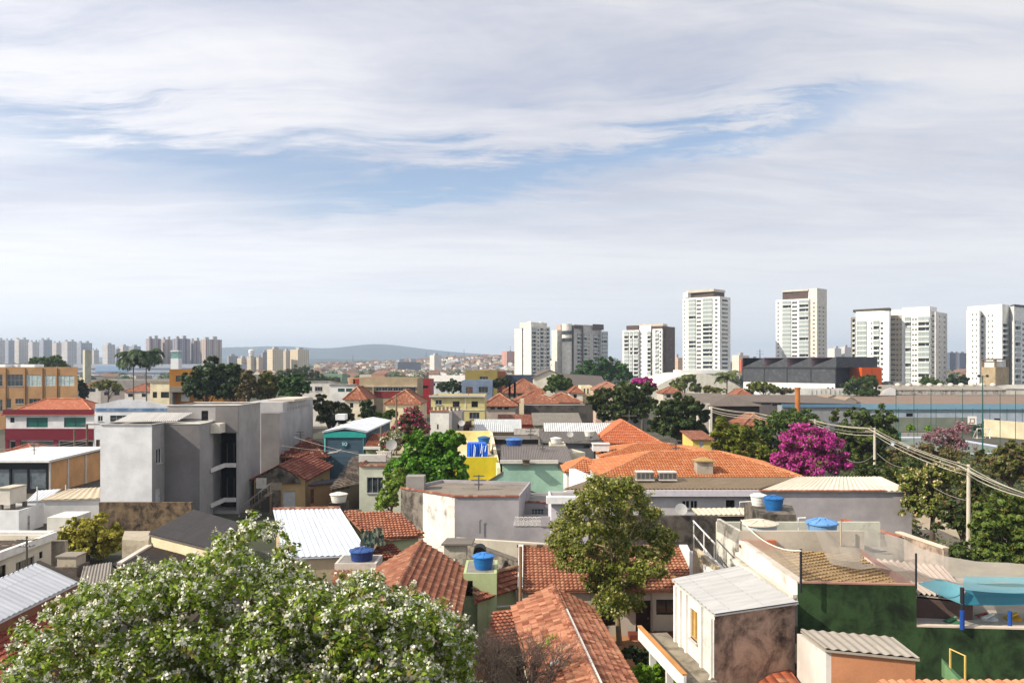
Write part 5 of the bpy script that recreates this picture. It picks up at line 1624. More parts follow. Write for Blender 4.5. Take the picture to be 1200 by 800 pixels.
tree('bush', 'olive bush in the gap before the vaulted hall', 'bush', 836, 240, [(830, 457, 9, 4.5), (842, 458, 8, 4)], OL, 1400, .36, .2)
for lab, L, R, Y, top in (('red roofed cottage half hidden by the olive tree', 777, 800, 225, 460), ('tiny red roofed house below the yellow green bush', 864, 880, 225, 462)):
    bld('house', lab, 'house', quad_foot(L, R, Y, 9), top, plaster((206, 196, 180), .2), ('hip', 1.5, 'tile'), [('f', L + 4, top + 2, L + 9, top + 6, 'dark')])
# black warehouse
bw = thing('warehouse', 'black slate warehouse with sawtooth roof and pink skylights', 'building', (gx(980, 280), 280, 0))
Fq = [Vector((gx(870.5, 312), 312, 0)), Vector((gx(980, 280), 280, 0)), Vector((gx(1026, 312), 312, 0))]
Fq.append(Fq[0] + Fq[2] - Fq[1])
SL = plaster((74, 76, 80), .45, (112, 114, 118)); BKW = plaster((36, 38, 46), .15)
zt_ = zy(430.5, 280)
mb = MB(); u = (Fq[1] - Fq[0]).normalized(); L = (Fq[1] - Fq[0]).length
wall(mb, Fq[0], u, L, zy(449, 280), zt_); mb.build('slate_wall', SL, bw)
mb = MB()
for a, b in ((1, 2), (2, 3), (3, 0)): wall(mb, Fq[a], (Fq[b] - Fq[a]).normalized(), (Fq[b] - Fq[a]).length, 0, zy(418, 280))
mb.face([p + Zv * (zy(418, 280) - .3) for p in Fq]); mb.build('dark_wall', BKW, bw)
mb = MB(); wall(mb, Fq[0] + u * .3 + Vector((0, .3, 0)), u, L - .6, 0, zy(449, 280)); mb.build('plinth', plaster((224, 222, 220), .15), bw)
nv = Vector((u.y, -u.x, 0))
for i, f in enumerate((.0, .25, .5, .745)):      # sawteeth along the front
    a = Fq[0] + u * (L * f); b = Fq[0] + u * (L * (f + .25)) if i < 3 else Fq[1]
    zp = zy(418, 282)
    mb = MB(); p0, p1, pk = a + Zv * zt_, b + Zv * zt_, b + Zv * zp
    dep = -nv * 26
    mb.face([p0, p1, pk]); mb.face([p0, pk, pk + dep, p0 + dep])
    if i == 3: mb.face([p1, p1 + dep, pk + dep, pk])
    mb.build('sawtooth', SL, bw)
    if i < 3:
        mb = MB(); mb.face([p1, p1 + dep, pk + dep, pk]); mb.build('skylight', plain((206, 168, 172), .4), bw)
mb = MB()
for f in (.0, .25, .5, .75, .995): mb.obox(Fq[0] + u * (L * f) + nv * .06 + Zv * (zy(449, 280) + zt_) / 2, u * .12, nv * .08, Zv * (zt_ - zy(449, 280)) / 2)
mb.build('seam', plain((40, 40, 44)), bw)
mb = MB(); mb.obox(Fq[0] + u * L / 2 + nv * .15 + Zv * zt_, u * L / 2, nv * .2, Zv * .25); mb.build('gutter', plain((58, 58, 62)), bw)
B = bld('kiosk_block', 'bright orange block joined to the black warehouse', 'building', quad_foot(1010, 1033.5, 284, 14, 14), 430.5, plain((206, 84, 20), .6), ('flat', .3))
panel(B, 'f', 1021.4, 431, 1021.9, 452, plain((150, 60, 14)), 'joint', .05)
B = bld('yard_wall', 'long white yard wall below the black warehouse', 'wall', quad_foot(893, 1012, 262, 3), 455, plaster((226, 222, 214), .2), ('flat', .1))
for k in range(8): panel(B, 'f', 951 + k * 5.4, 457, 951.6 + k * 5.4, 462, plain((150, 156, 162)), 'post', .1)
tree('tree', 'dense round green tree before the orange block', 'tree', 1011, 255, [(1002, 452, 13, 9), (1014, 449, 15, 9), (1024, 455, 10, 8), (996, 456, 8, 6), (1012, 459, 16, 6)], leaf_mat((34, 54, 18), (74, 92, 36), trans=.2), 6500, .42, .4)
tree('tree', 'small green tree before the paired white tower', 'tree', 1091, 300, [(1088, 447, 9, 6), (1096, 450, 7, 6), (1082, 451, 6, 4)], MD, 2600, .5, .3)
tree('tree', 'dark tree in the gap beside the concrete water tower', 'tree', 1125, 330, [(1115, 446, 6, 6), (1128, 446, 8, 6)], DK, 2000, .55, .3)
for k, (L, R, Y) in enumerate(((1033, 1052, 305), (1054, 1074, 300))):
    bld('shed', ('grey gabled shed next to the orange block', 'second grey gabled shed, under the paired white tower')[k], 'shed', quad_foot(L, R, Y, 18), 453.5, plaster((214, 210, 200), .2), ('gv', 1.9, 'wave'), [('f', L + 7, 451, L + 11, 455, 'slit')], roofspec=dict(c=(110, 112, 110)), oh=.5)
# stained long shed
B = bld('warehouse', 'long rain stained white shed with roof ventilators', 'building', quad_foot(1036, 1179, 262, 14), 456.5, plaster((206, 198, 186), .75, (84, 74, 66)), ('gu', 1.4, 'wave'), oh=.2, roofspec=dict(c=(170, 160, 146)))
panel(B, 'f', 1036, 462.4, 1179, 463.6, plain((70, 64, 58)), 'band', .12)
plate(B.root, [(1035, 467.5), (1050, 467.5), (1050, 456), (1044, 454), (1035, 457.5)], 261.6, .3, plaster((232, 230, 226), .1), 'end_gable')
for k in range(10):
    c = Vector((gx(1052 + k * 12.4, 268), 268, zy(454.2, 268)))
    mb = MB(); mb.lathe(c, [(.3, -.4), (.3, .3), (.85, .5), (.95, 1.0), (.6, 1.45), (.01, 1.6)], 12); mb.build('ventilator', plaster((206, 198, 184), .3), B.root, smooth=True)
# concrete water tower
wt = thing('water_tower', 'square stained concrete water tower with open top holding white tanks', 'tower', (gx(1166, 290), 290, 0))
q = [Vector((gx(1150, 296), 296, 0)), Vector((gx(1166.5, 288), 288, 0)), Vector((gx(1182, 296), 296, 0))]; q.append(q[0] + q[2] - q[1])
P2 = [(p.x, p.y) for p in q]
mb = MB(); mb.prism(P2, 0, zy(430, 290)); mb.build('shaft', plaster((176, 156, 124), .55, (88, 74, 60)), wt)
cen = sum(q, Vector()) / 4
mb = MB(); mb.prism([(cen.x + (p.x - cen.x) * 1.03, cen.y + (p.y - cen.y) * 1.03) for p in q], zy(421.6, 290), zy(420.2, 290)); mb.build('roof_slab', plaster((120, 104, 88), .4), wt)
for p in q:
    mb = MB(); c = p.lerp(cen, .08); mb.box(c.x - .3, c.x + .3, c.y - .3, c.y + .3, zy(430, 290), zy(421.6, 290)); mb.build('pillar', plaster((130, 112, 94), .4), wt)
mb = MB(); mb.prism([(cen.x + (p.x - cen.x) * .8, cen.y + (p.y - cen.y) * .8) for p in q], zy(430, 290), zy(423, 290)); mb.build('tank_box', plaster((226, 222, 214), .3), wt)
for px in (1125, 1188):
    B = bld('shed', ('pale low roof beside the concrete water tower', 'pale sloping roof at the frame edge behind the stained shed')[px > 1150], 'shed', quad_foot(px - 12, px + 26, 285, 10), 455, plaster((222, 214, 200), .3), ('gu', 1.2, 'wave'), roofspec=dict(c=(206, 200, 190)))
# brown fibre roofs and the long sheds by the court
qroof('warehouse', 'very long brown fibre cement roof before the stained shed', 'building', [PY(952, 474, 214), PY(1260, 474, 206), PY(1230, 464.5, 258), PY(985, 463, 258)], 'wave', plaster((160, 150, 140), .4), near=False, spec=dict(c=(152, 128, 110), dirt=.4), inset=.4)
for k, (x0, x1) in enumerate(((1083, 1090), (1134, 1139), (1028, 1031))):
    pass
B = bld('shed', 'long bluish shed with a teal gutter roof along the sports court', 'building', quad_foot(1004, 1240, 196, 5), 479, plaster((170, 180, 192), .2), ('sf', .9, 'metal'), oh=.4, roofspec=dict(c=(84, 122, 138), dirt=.2), wins=[('f', 1165, 490, 1172, 493, 'slit'), ('f', 1062, 484, 1070, 488, 'slit')])
k = MB(); k.obox(PY(1086, 470.5, 229), Vector((1.1, 0, 0)), Vector((0, 1.6, .15)), Zv * .12); tag(k.build('roof_hatch', plain((232, 230, 226))), 'white hatch sheet lying on the very long brown roof', 'hatch')
qroof('warehouse', 'long grey brown roofed shed left of the rusty stack', 'building', [PY(848, 470, 198), PY(1004, 473, 192), PY(1000, 463, 226), PY(852, 462, 226)], 'wave', plaster((98, 92, 90), .5), near=False, spec=dict(c=(124, 110, 98), dirt=.45), wins=[('f', 892, 471, 904, 474, 'dark'), ('f', 905, 472, 916, 475.5, 'dark'), ('f', 948, 476, 960, 481, 'alu'), ('f', 964, 476, 978, 481, 'alu'), ('f', 982, 476, 996, 481, 'alu')])
b = bld('shed', 'blue striped low shed behind the olive tree tops', 'shed', quad_foot(916, 1008, 188, 3), 475, plaster((150, 150, 152), .5, (90, 88, 86)), ('flat', .1)); panel(b, 'f', 916, 473.5, 1008, 477, plain((94, 132, 158)), 'gutter', .4)
for lab, L, R, Y, top, c in (('cream gabled hut on the long brown roof edge, under the round tree', 990, 1003, 205, 468.5, (230, 214, 178)), ('cream low hut behind the court corner', 968, 985, 215, 466, (226, 206, 168))):
    bld('hut', lab, 'hut', quad_foot(L, R, Y, 8), top, plaster(c, .15), ('gv', .8, 'wave'), [('f', R - 4, top + 2, R - 1, top + 6, 'hole')], roofspec=dict(c=(170, 150, 130)))
# brown shed beside the trees
B = bld('barn', 'dark walled barn with brown fibre cement hip roof beside the big trees', 'building', quad_foot(834, 890, 150, 12), 474, plaster((58, 50, 48), .4, (30, 28, 28)), ('hip', 1.7, 'wave'), oh=.5, roofspec=dict(c=(120, 108, 98), dirt=.4))
mb = MB(); mb.box(gx(819, 150), gx(833.6, 150), 151, 152, 0, zy(473, 150)); mb.build('side_wall', plaster((206, 198, 188), .3), B.root)
mb = MB(); mb.box(gx(831.4, 149.6), gx(834.4, 149.6), 149.4, 150, 0, zy(476, 150)); mb.build('post', plaster((222, 214, 202), .2), B.root)
B = bld('shed', 'brown ridged roof shed behind the dark barn', 'shed', quad_foot(806, 850, 165, 10), 469, plaster((130, 120, 112), .4), ('gu', 1.3, 'wave'), roofspec=dict(c=(132, 120, 108), dirt=.4))
bld('house', 'small yellow house with an orange roof among the court trees', 'house', quad_foot(872, 904, 132, 8), 497, plaster((226, 186, 92), .2), ('hip', 1.5, 'tile'), [('f', 876, 499, 881, 504, 'dark')])
bld('house', 'yellow wall house behind the dark roof tree', 'house', quad_foot(812, 834, 98, 6), 514, plaster((226, 196, 110), .2), ('sf', .5, 'tile'), [('f', 820, 516, 824, 524, 'wdoor')])
s = MB(); c = Vector((gx(934.6, 184), 184, 0)); s.lathe(c, [(.62, 0), (.55, zy(456, 184)), (.68, zy(455.5, 184)), (.68, zy(453.8, 184)), (.4, zy(453.8, 184)), (.01, zy(453.8, 184))], 14)
tag(s.build('rusty_stack', plaster((186, 116, 60), .55, (96, 62, 40)), smooth=False), 'rusty orange metal stack between the long sheds', 'chimney')
# ------------------------------------------------------------------ sports court
cb = MB(); xa, xb = gx(1052, 150), gx(1176, 150)
cb.face([(xa, 137, .02), (xb, 137, .02), (xb, 171, .02), (xa, 171, .02)]); tag(cb.build('court_floor', plain((112, 122, 112), .8)), kind='structure')
cb = MB()
for x0, x1, y0, y1 in ((xa, xb, 137, 139.2), (xa, xb, 167.5, 170.8), (xa, xa + 2, 139.2, 167.5), (xb - 2, xb, 139.2, 167.5)): cb.face([(x0, y0, .03), (x1, y0, .03), (x1, y1, .03), (x0, y1, .03)])
tag(cb.build('court_border', plain((190, 196, 214), .8)), kind='structure')
def low_wall(label, px0, px1, Y, top, mat, th=.25, z0=0, Y1=None, top1=None, coping=None, name='wall', group=None, cat='wall'):
    """free standing wall between two sight lines, its top following the photograph"""
    Y1 = Y if Y1 is None else Y1
    a, b = PY(px0, top, Y), PY(px1, top if top1 is None else top1, Y1)
    d = Vector((b.x - a.x, b.y - a.y, 0)).normalized(); n = Vector((-d.y, d.x, 0)) * th
    mb = MB()
    mb.prism([(a.x, a.y), (b.x, b.y), (b.x + n.x, b.y + n.y), (a.x + n.x, a.y + n.y)], z0, [a.z, b.z, b.z, a.z])
    root = thing(name, label, cat, (a.x, a.y, z0), group)
    mb.build('panel', mat, root)
    if coping:
        k = MB(); o = n.normalized()
        P = [a - o * .06, b - o * .06, b + n + o * .06, a + n + o * .06]
        k.slab([p + Zv * .09 for p in P], .087, 0); k.build('coping', coping, root)
    return root
low_wall('grey green high wall behind the sports court', 1040, 1142, 184, 489, plaster((126, 132, 118), .4), .3)
low_wall('cream high wall of the court at the frame edge', 1153, 1230, 172, 491, plaster((204, 192, 162), .3), .3, Y1=160, top1=497)
low_wall('low grey wall along the back of the court', 1044, 1122, 172.5, 507, plaster((176, 170, 160), .3), .3)
tree('bush', 'bright green shrub at the court back wall nearest the green bin', 'bush', 1066, 178, [(1066, 501, 5, 4)], LIME, 500, .25, .1, group='court shrubs'); tree('bush', 'bright green shrub in the middle of the court back wall', 'bush', 1089, 178, [(1089, 503, 6, 3.5)], LIME, 500, .25, .1, group='court shrubs')
tree('bush', 'dark hedge bush behind the goal', 'bush', 1150, 176, [(1140, 501, 8, 5), (1155, 499, 8, 6)], DK, 1300, .25, .1)
GR = plain((40, 84, 72), .5)
fn = thing('court_fence', 'tall green wire fence posts around the sports court', 'fence', (gx(1110, 138), 138, 0))
for k, (px, Y, top) in enumerate(((1053, 171.5, 478), (1075, 171.5, 478), (1097, 171.5, 478), (1120, 171.5, 478), (1140, 171.5, 478), (1160, 171.5, 478), (1180, 171.5, 478), (1198, 171.5, 478), (1050, 136, 455), (1071, 136, 455), (1091, 136, 455), (1128, 136, 455), (1172, 136, 458), (1190, 136, 458))):
    mb = MB(); p = Vector((gx(px, Y), Y, 0)); mb.tube([p, Vector((p.x, Y, zy(top, Y)))], .05, 6); mb.build('post', GR, fn)
for Y, py in ((171.5, 482), (171.5, 508), (136, 482.5)):
    mb = MB(); mb.tube([PY(1050, py, Y), PY(1212, py, Y)], .035, 5); mb.build('rail', GR, fn)
mb = MB(); p = Vector((gx(1151.5, 135.5), 135.5, 0)); mb.tube([p, Vector((p.x, 135.5, zy(440, 135.5)))], [.13, .08], 8)
pl = thing('floodlight_pole', 'tall green floodlight pole in front of the court goal', 'pole', p)
mb.build('pole', GR, pl); mb = MB(); t = Vector((p.x, 135.5, zy(441, 135.5))); mb.tube([t - Vector((.9, 0, 0)), t + Vector((.9, 0, 0))], .05, 6); mb.build('crossarm', GR, pl)
for s in (-.7, .7):
    mb = MB(); mb.obox(t + Vector((s, -.1, .1)), Vector((.18, 0, 0)), Vector((0, .12, .08)), Vector((0, -.08, .14))); mb.build('lamp', plain((70, 72, 72)), pl)
pl = thing('floodlight_pole', 'slim floodlight pole standing at the white yard wall', 'pole', (gx(973, 250), 250, 0)); mb = MB(); p = Vector((gx(973, 250), 250, 0)); mb.tube([p, Vector((p.x, 250, zy(455, 250)))], .1, 6); mb.build('pole', plain((120, 116, 110)), pl); mb = MB(); t = Vector((p.x, 250, zy(455, 250))); mb.tube([t - Vector((.8, 0, 0)), t + Vector((.8, 0, 0))], .06, 5); mb.obox(t + Vector((.7, 0, .2)), Vector((.25, 0, 0)), Vector((0, .1, 0)), Zv * .2); mb.obox(t + Vector((-.7, 0, .2)), Vector((.25, 0, 0)), Vector((0, .1, 0)), Zv * .2); mb.build('lamp', plain((90, 88, 84)), pl)
g_ = thing('football_goal', 'white football goal at the court end', 'goal', (gx(1152, 166), 166, .03)); mb = MB()
a, b = Vector((gx(1145, 166), 166, .03)), Vector((gx(1160, 166), 166, .03)); h = zy(502, 166)
mb.tube([a, Vector((a.x, a.y, h)), Vector((b.x, b.y, h)), b], .1, 6); mb.build('frame', plain((236, 234, 228)), g_)
mb = MB(); mb.tube([Vector((a.x, a.y, h)), a + Vector((0, 1.6, 0)), b + Vector((0, 1.6, 0)), Vector((b.x, b.y, h))], .06, 5); mb.build('back_stay', plain((226, 224, 218)), g_)
bb = thing('basketball_hoop', 'basketball backboard with a square target on its post', 'hoop', (gx(1139, 168), 168, .03)); c = PY(1139.3, 492.3, 167.5)
mb = MB(); mb.obox(c, Vector((.9, 0, 0)), Vector((0, .04, 0)), Zv * .85); mb.build('backboard', plain((238, 236, 230)), bb)
mb = MB()
for s in (-1, 1): mb.obox(c + Vector((s * .42, -.05, -.1)), Vector((.08, 0, 0)), Vector((0, .01, 0)), Zv * .5); mb.obox(c + Vector((0, -.05, -.1 + s * .42)), Vector((.34, 0, 0)), Vector((0, .01, 0)), Zv * .08)
mb.build('target_square', plain((150, 120, 60)), bb)
mb = MB(); mb.tube([Vector((c.x, c.y + .1, .03)), c + Vector((0, .1, 0))], .09, 6); mb.build('post', GR, bb)
mb = MB(); mb.tube([c + Vector((.23 * math.cos(t_), -.35 + .23 * math.sin(t_), -.5)) for t_ in np.linspace(0, 6.28, 13)], .02, 4); mb.build('rim', plain((200, 90, 40)), bb)
k = MB(); k.box(gx(1048, 160), gx(1056, 160), 160, 161.2, 0, zy(507.5, 160)); k.box(gx(1047.7, 160), gx(1056.3, 160), 159.9, 161.3, zy(507.5, 160), zy(507, 160)); tag(k.build('storage_bin', plain((24, 104, 84))), 'green metal bin at the court corner', 'bin')
# ------------------------------------------------------------------ nearer houses, west
def poly_walls(root, foot, z0, z1, mat, name='wall', skip=()):
    mb = MB()
    for i in range(len(foot)):
        if i in skip: continue
        a, b = foot[i], foot[(i + 1) % len(foot)]
        wall(mb, a, (b - a).normalized(), (b - a).length, z0, z1)
    return mb.build(name, mat, root)

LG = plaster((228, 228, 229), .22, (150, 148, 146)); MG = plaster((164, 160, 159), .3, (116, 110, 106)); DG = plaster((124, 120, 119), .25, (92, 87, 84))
# modern grey block
gb = thing('apartment_block', 'modern grey stepped block with a blank pale wall and dark stair openings', 'building', (gx(178, 75), 75, 0))
X1 = gx(178, 75); Ya = 77.7; X2 = gx(234, Ya); Yb = 81.2; Yu = 82.0; X3 = gx(280, Yu); X0 = gx(117.5, 75)
zA = zy(497.5, 75); zU = zy(475, Yu)
def one_wall(name, a, b, z0, z1, mat, ops=(), thick=None):
    a, b = Vector((a[0], a[1], 0)), Vector((b[0], b[1], 0))
    mb = MB(); wall(mb, a, (b - a).normalized(), (b - a).length, z0, z1, ops); return mb.build(name, mat, gb)
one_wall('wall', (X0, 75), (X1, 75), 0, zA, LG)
sw = Vector((0, 1, 0)); o_ = Vector((X1, 75, 0))
def pxw(px0, py0, px1, py1, o, u):
    n = Vector((u.y, -u.x, 0)); p, q = on_plane(px0, py0, o, n), on_plane(px1, py1, o, n)
    return ((p - o).dot(u), (q - o).dot(u), q.z, p.z)
w1 = pxw(183, 526, 189.5, 542, o_, sw); w2 = pxw(182, 573, 188, 589, o_, sw)
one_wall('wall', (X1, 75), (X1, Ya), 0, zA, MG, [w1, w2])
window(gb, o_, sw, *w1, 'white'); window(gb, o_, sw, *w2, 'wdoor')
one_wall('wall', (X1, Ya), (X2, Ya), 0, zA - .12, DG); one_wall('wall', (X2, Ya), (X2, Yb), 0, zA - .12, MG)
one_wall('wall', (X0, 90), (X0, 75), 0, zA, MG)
f = MB(); f.face([(X0, 75.2, zA - .25), (X1 - .2, 75.2, zA - .25), (X1 - .2, Ya + .2, zA - .25), (X2 - .2, Ya + .2, zA - .25), (X2 - .2, Yu, zA - .1), (X0, Yu, zA - .1)]); f.build('roof', plaster((214, 208, 196), .2), gb)
f = MB(); f.slab([(X0, 77.5, zA + .1), (X1 + .6, 79.2, zA + .1), (X1 + 1.2, 81.7, zA + .75), (X0, 81.7, zA + .75)], .08); f.build('roof_sheet', sheet_mat((206, 202, 196), .25), gb)
f = MB()
for (a, b) in (((X0, 75), (X1, 75)), ((X1, 75), (X1, Ya)), ((X1, Ya), (X2, Ya)), ((X2, Ya), (X2, Yb))):
    a, b = Vector((*a, zA + .03)), Vector((*b, zA + .03)); f.bar(a, b, .22, .06)
f.build('coping', plain((206, 200, 190), .7), gb)
vo = Vector((gx(250, Yu), Yu, 0)); u_ = Vector((1, 0, 0)); xl = gx(196, Yu)
dops = [pxw(236, 481, 244, 497, Vector((xl, Yu, 0)), u_)]
v0, v1 = gx(250, Yu) - xl, gx(277, Yu) - xl
one_wall('wall', (xl, Yu), (X3, Yu), 0, zU, MG, dops + [(v0, v1, .3, zy(507, Yu), 2.2)])
window(gb, Vector((xl, Yu, 0)), u_, *dops[0], 'slit')
mb = MB(); mb.face([(xl + v0, Yu + 2.18, .3), (xl + v1, Yu + 2.18, .3), (xl + v1, Yu + 2.18, zy(507, Yu)), (xl + v0, Yu + 2.18, zy(507, Yu))]); mb.build('stair_recess', plaster((18, 17, 18), .2), gb)  # near-black colour stands in for the shade inside the stair opening
mb = MB(); mb.obox(Vector((gx(266, Yu), Yu - .03, (zU + zy(507, Yu)) / 2)), Vector((1.15, 0, 0)), Vector((0, .02, 0)), Zv * ((zU - zy(507, Yu)) / 2)); mb.build('painted_panel', DG, gb)
one_wall('wall', (X3, Yu), (X3, 88.9), 0, zU, MG); one_wall('wall', (X3, 88.9), (xl, 88.9), 0, zU, MG); one_wall('wall', (xl, 88.9), (xl, Yu), 0, zU, MG)
f = MB(); f.face([(xl, Yu, zU - .2), (X3, Yu, zU - .2), (X3, 88.9, zU - .2), (xl, 88.9, zU - .2)]); f.build('roof', plaster((210, 206, 198), .2), gb)
f = MB()
for a, b in (((xl, Yu), (X3, Yu)), ((X3, Yu), (X3, 88.9)), ((X3, 88.9), (xl, 88.9))): f.bar(Vector((*a, zU + .03)), Vector((*b, zU + .03)), .2, .06)
f.build('coping', plain((212, 206, 196), .7), gb)
mb = MB(); mb.box(X2 + .02, gx(261.5, 81.3), 80.4, Yu - .02, zy(507, 81), zy(496, 81)); mb.build('balcony_block', plain((224, 216, 200), .8), gb)
for py in (545, 585.5):
    mb = MB(); zz = zy(py, 81.8)
    mb.bar((X2 + .05, 80.3, zz - .35), (X2 + .9, Yu - .1, zz), .15, .42); mb.bar((X2 + .9, Yu - .1, zz), (xl + v1, Yu - .1, zz), .15, .42)
    mb.build('balcony_rail', plain((206, 202, 198), .7), gb)
    for k in range(3):
        s = MB(); s.bar((xl + v0 + .6 + k * .7, Yu + .3, zz + .2), (xl + v0 + .6 + k * .7, Yu + .3, zz + 2.2), .06); s.build('stair_post', plain((70, 70, 72)), gb)
# rear grey block with the long light wall
rb = thing('apartment_block', 'light grey block with a long pale receding wall behind the stair block', 'building', (gx(327, 98), 98, 0))
xa_, xb_, xc = gx(306, 98), gx(327, 98), gx(333.5, 102)
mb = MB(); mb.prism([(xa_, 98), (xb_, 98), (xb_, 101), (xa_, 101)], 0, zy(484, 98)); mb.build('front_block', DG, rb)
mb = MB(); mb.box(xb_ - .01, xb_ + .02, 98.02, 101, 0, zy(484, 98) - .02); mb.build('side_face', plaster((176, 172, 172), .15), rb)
mb = MB(); mb.prism([(xa_ - 3, 101.2), (xc, 101.2), (xc, 116.5), (xa_ - 3, 116.5)], 0, zy(471, 102)); mb.build('long_wall', plaster((178, 175, 174), .3, (140, 136, 134)), rb)
mb = MB()
for k in range(9): mb.obox(Vector((xc + .01, 103.5 + k * 1.35, zy(480, 102))), Vector((.02, 0, 0)), Vector((0, .35, 0)), Zv * .18)
mb.build('vent_row', plain((150, 146, 146)), rb)
mb = MB(); mb.box(xa_ - 1, xa_ + 2.4, 104, 113, zy(471, 102), zy(468.5, 102)); mb.build('roof_slab', plaster((206, 196, 180), .4), rb)
# stained retaining wall
low_wall('black stained old retaining wall below the pale blank wall', 116, 224, 73, 588.5, plaster((140, 118, 92), .95, (40, 34, 30)), .35)
# peach building with glass front
YP = 95; xp = gx(57, YP); zp = zy(541.5, YP)
foot = [Vector((gx(-40, YP), YP, 0)), Vector((xp, YP, 0)), Vector((xp, 108, 0)), Vector((gx(-40, YP), 108, 0))]
B = Bld(); B.root = thing('shop', 'peach walled showroom with a dark glass front and white roof edge', 'building', (xp, YP, 0)); B.foot = foot
mb = MB(); wall(mb, foot[1], Vector((0, 1, 0)), 13, 0, zp); wall(mb, foot[2], Vector((-1, 0, 0)), 9.7, 0, zp); mb.build('wall', plaster((226, 172, 118), .12, (170, 120, 84)), B.root)
mb = MB(); wall(mb, foot[0], Vector((1, 0, 0)), xp - foot[0].x, 0, zp, [pxw(-30, 549, 11, 573, foot[0], u_), pxw(13, 549, 32, 573, foot[0], u_), pxw(33.5, 549, 54, 573, foot[0], u_)]); mb.build('shop_front', plain((26, 26, 28), .5), B.root)
for a, b in ((-30, 11), (13, 32), (33.5, 54)): window(B.root, foot[0], u_, *pxw(a, 549, b, 573, foot[0], u_), 'shop')
for px in (57.6, 79, 99.5):
    p = on_plane(px, 540, foot[1], Vector((1, 0, 0))); mb = MB(); mb.box(xp, xp + .14, p.y - .07, p.y + .14, 0, zp - .01); mb.build('downpipe', plain((226, 222, 214)), B.root)
mb = MB(); mb.slab([(foot[0].x, YP - .5, zp + .28), (xp + .35, YP - .5, zp + .28), (xp + .35, 108.4, zp + .5), (foot[0].x, 108.4, zp + .5)], .25); mb.build('roof_slab', plain((230, 228, 224), .7), B.root)
bld('house', 'clay roof peak of a low house behind the white roof edge', 'house', quad_foot(-16, 46, 116, 9), 536, plaster((206, 190, 170), .2), ('hip', 1.6, 'tile'), [('f', 10, 538, 16, 542, 'dark')], roofspec=dict(c=((176, 96, 60), (196, 112, 74)), dirt=.3))
# white houses at the frame edge
Xw = gx(22, 72)
B = bld('house', 'white cube house carrying a cream box tank', 'house', [Vector((gx(-30, 72), 72, 0)), Vector((Xw, 72, 0)), Vector((Xw, 75.8, 0)), Vector((gx(-30, 72), 75.8, 0))], 598, plaster((232, 232, 232), .12), ('flat', .15), [('r', 32, 604, 35, 622, 'wdoor')])
t = thing('water_box', 'cream rectangular asbestos box tank on the white cube house', 'water tank', (gx(14, 73.6), 73.6, B.z1), 'box tanks')
mb = MB(); mb.prism([(gx(-4, 73), 73), (gx(11.5, 73), 73), (gx(31, 75), 75), (gx(16, 75), 75)], B.z1 + .35, zy(573, 73), bottom=True); mb.build('body', plaster((226, 218, 204), .3), t)
mb = MB(); c = [Vector((gx(p, y), y, zy(572.6, 73))) for p, y in ((-5, 72.9), (12, 72.9), (31.6, 75.1), (15.6, 75.1))]; mb.slab([p + Zv * .1 for p in c], .1); mb.build('lid', plaster((204, 192, 172), .4), t)
for p, y in ((-2, 73.3), (12, 73.4), (26, 74.8)): mb = MB(); mb.box(gx(p, y), gx(p, y) + .3, y, y + .3, B.z1 - .15, B.z1 + .35); mb.build('leg', plaster((120, 112, 104), .5), t)
qroof('shed', 'beige corrugated roof over a long white wall', 'shed', [PZ(46, 586, 2.2), PZ(121, 584, 2.2), PZ(121, 571, 2.9), PZ(80, 573, 2.9)], 'wave', plaster((232, 230, 226), .15), spec=dict(c=(206, 190, 164), dirt=.35, pitch=.5), inset=.15)
qroof('shed', 'bright white corrugated lean-to beside the box tank', 'shed', [PZ(30, 588, 2.1), PZ(54, 586, 2.1), PZ(72, 573, 2.6), PZ(44, 575, 2.6)], 'metal', plaster((226, 226, 226), .1), spec=dict(c=(232, 234, 236), dirt=.05))
mb = MB(); mb.prism([(p.x, p.y) for p in quad_foot(55, 86, 72, 3)], 0, zy(606, 72)); tag(mb.build('low_annex', plaster((230, 226, 216), .2)), 'plain low white annex behind the yellow green bush', 'building')
for px, y, t_, lab in ((43.5, 74.6, 570, 'thin white vent pipe on the beige corrugated roof'), (77, 79, 568, 'thin white vent pipe near the orange weather cap')):
    mb = MB(); p = Vector((gx(px, y), y, zy(592, y))); mb.tube([p, PY(px, t_, y)], .05, 6); tag(mb.build('vent_pipe', plain((222, 220, 214))), lab, 'pipe')
XL = -32.0
ft = [Vector((-43, 46, 0)), Vector((XL, 46, 0)), Vector((XL, 56.3, 0)), Vector((-43, 56.3, 0))]
B = bld('house', 'cream house with a white verge board and dark tiled roof', 'house', ft, 640, plaster((232, 222, 200), .15), ('flat', .35, tile_mat((84, 74, 66), (110, 98, 86), .5, (50, 46, 44), True)), [('r', -6, 663, 7, 680, 'dark'), ('r', 18.5, 655, 40, 672, 'alu'), ('r', 46, 646, 50, 654, 'dark')], zt=3.25)
mb = MB(); mb.bar((XL + .1, 45.6, 3.15), (XL + .1, 56.6, 3.15), .3, .5); mb.build('verge_board', plain((236, 232, 224), .6), B.root)
mb = MB(); mb.bar((-43, 56.5, 3.3), (XL, 56.5, 3.3), .6, .3); mb.build('rear_ledge', plain((222, 220, 216), .6), B.root)
bld('wall', 'short stained boundary wall with a lamp beside the cream house', 'wall', quad_foot(46, 76, 56.9, .4), 634, plaster((196, 184, 164), .7, (80, 66, 54)), ('flat', .02), [])
aerial('thin aerial pole before the cream house', 31.5, 628, 50, 2.5, ((.2, .5), (.6, .35)))
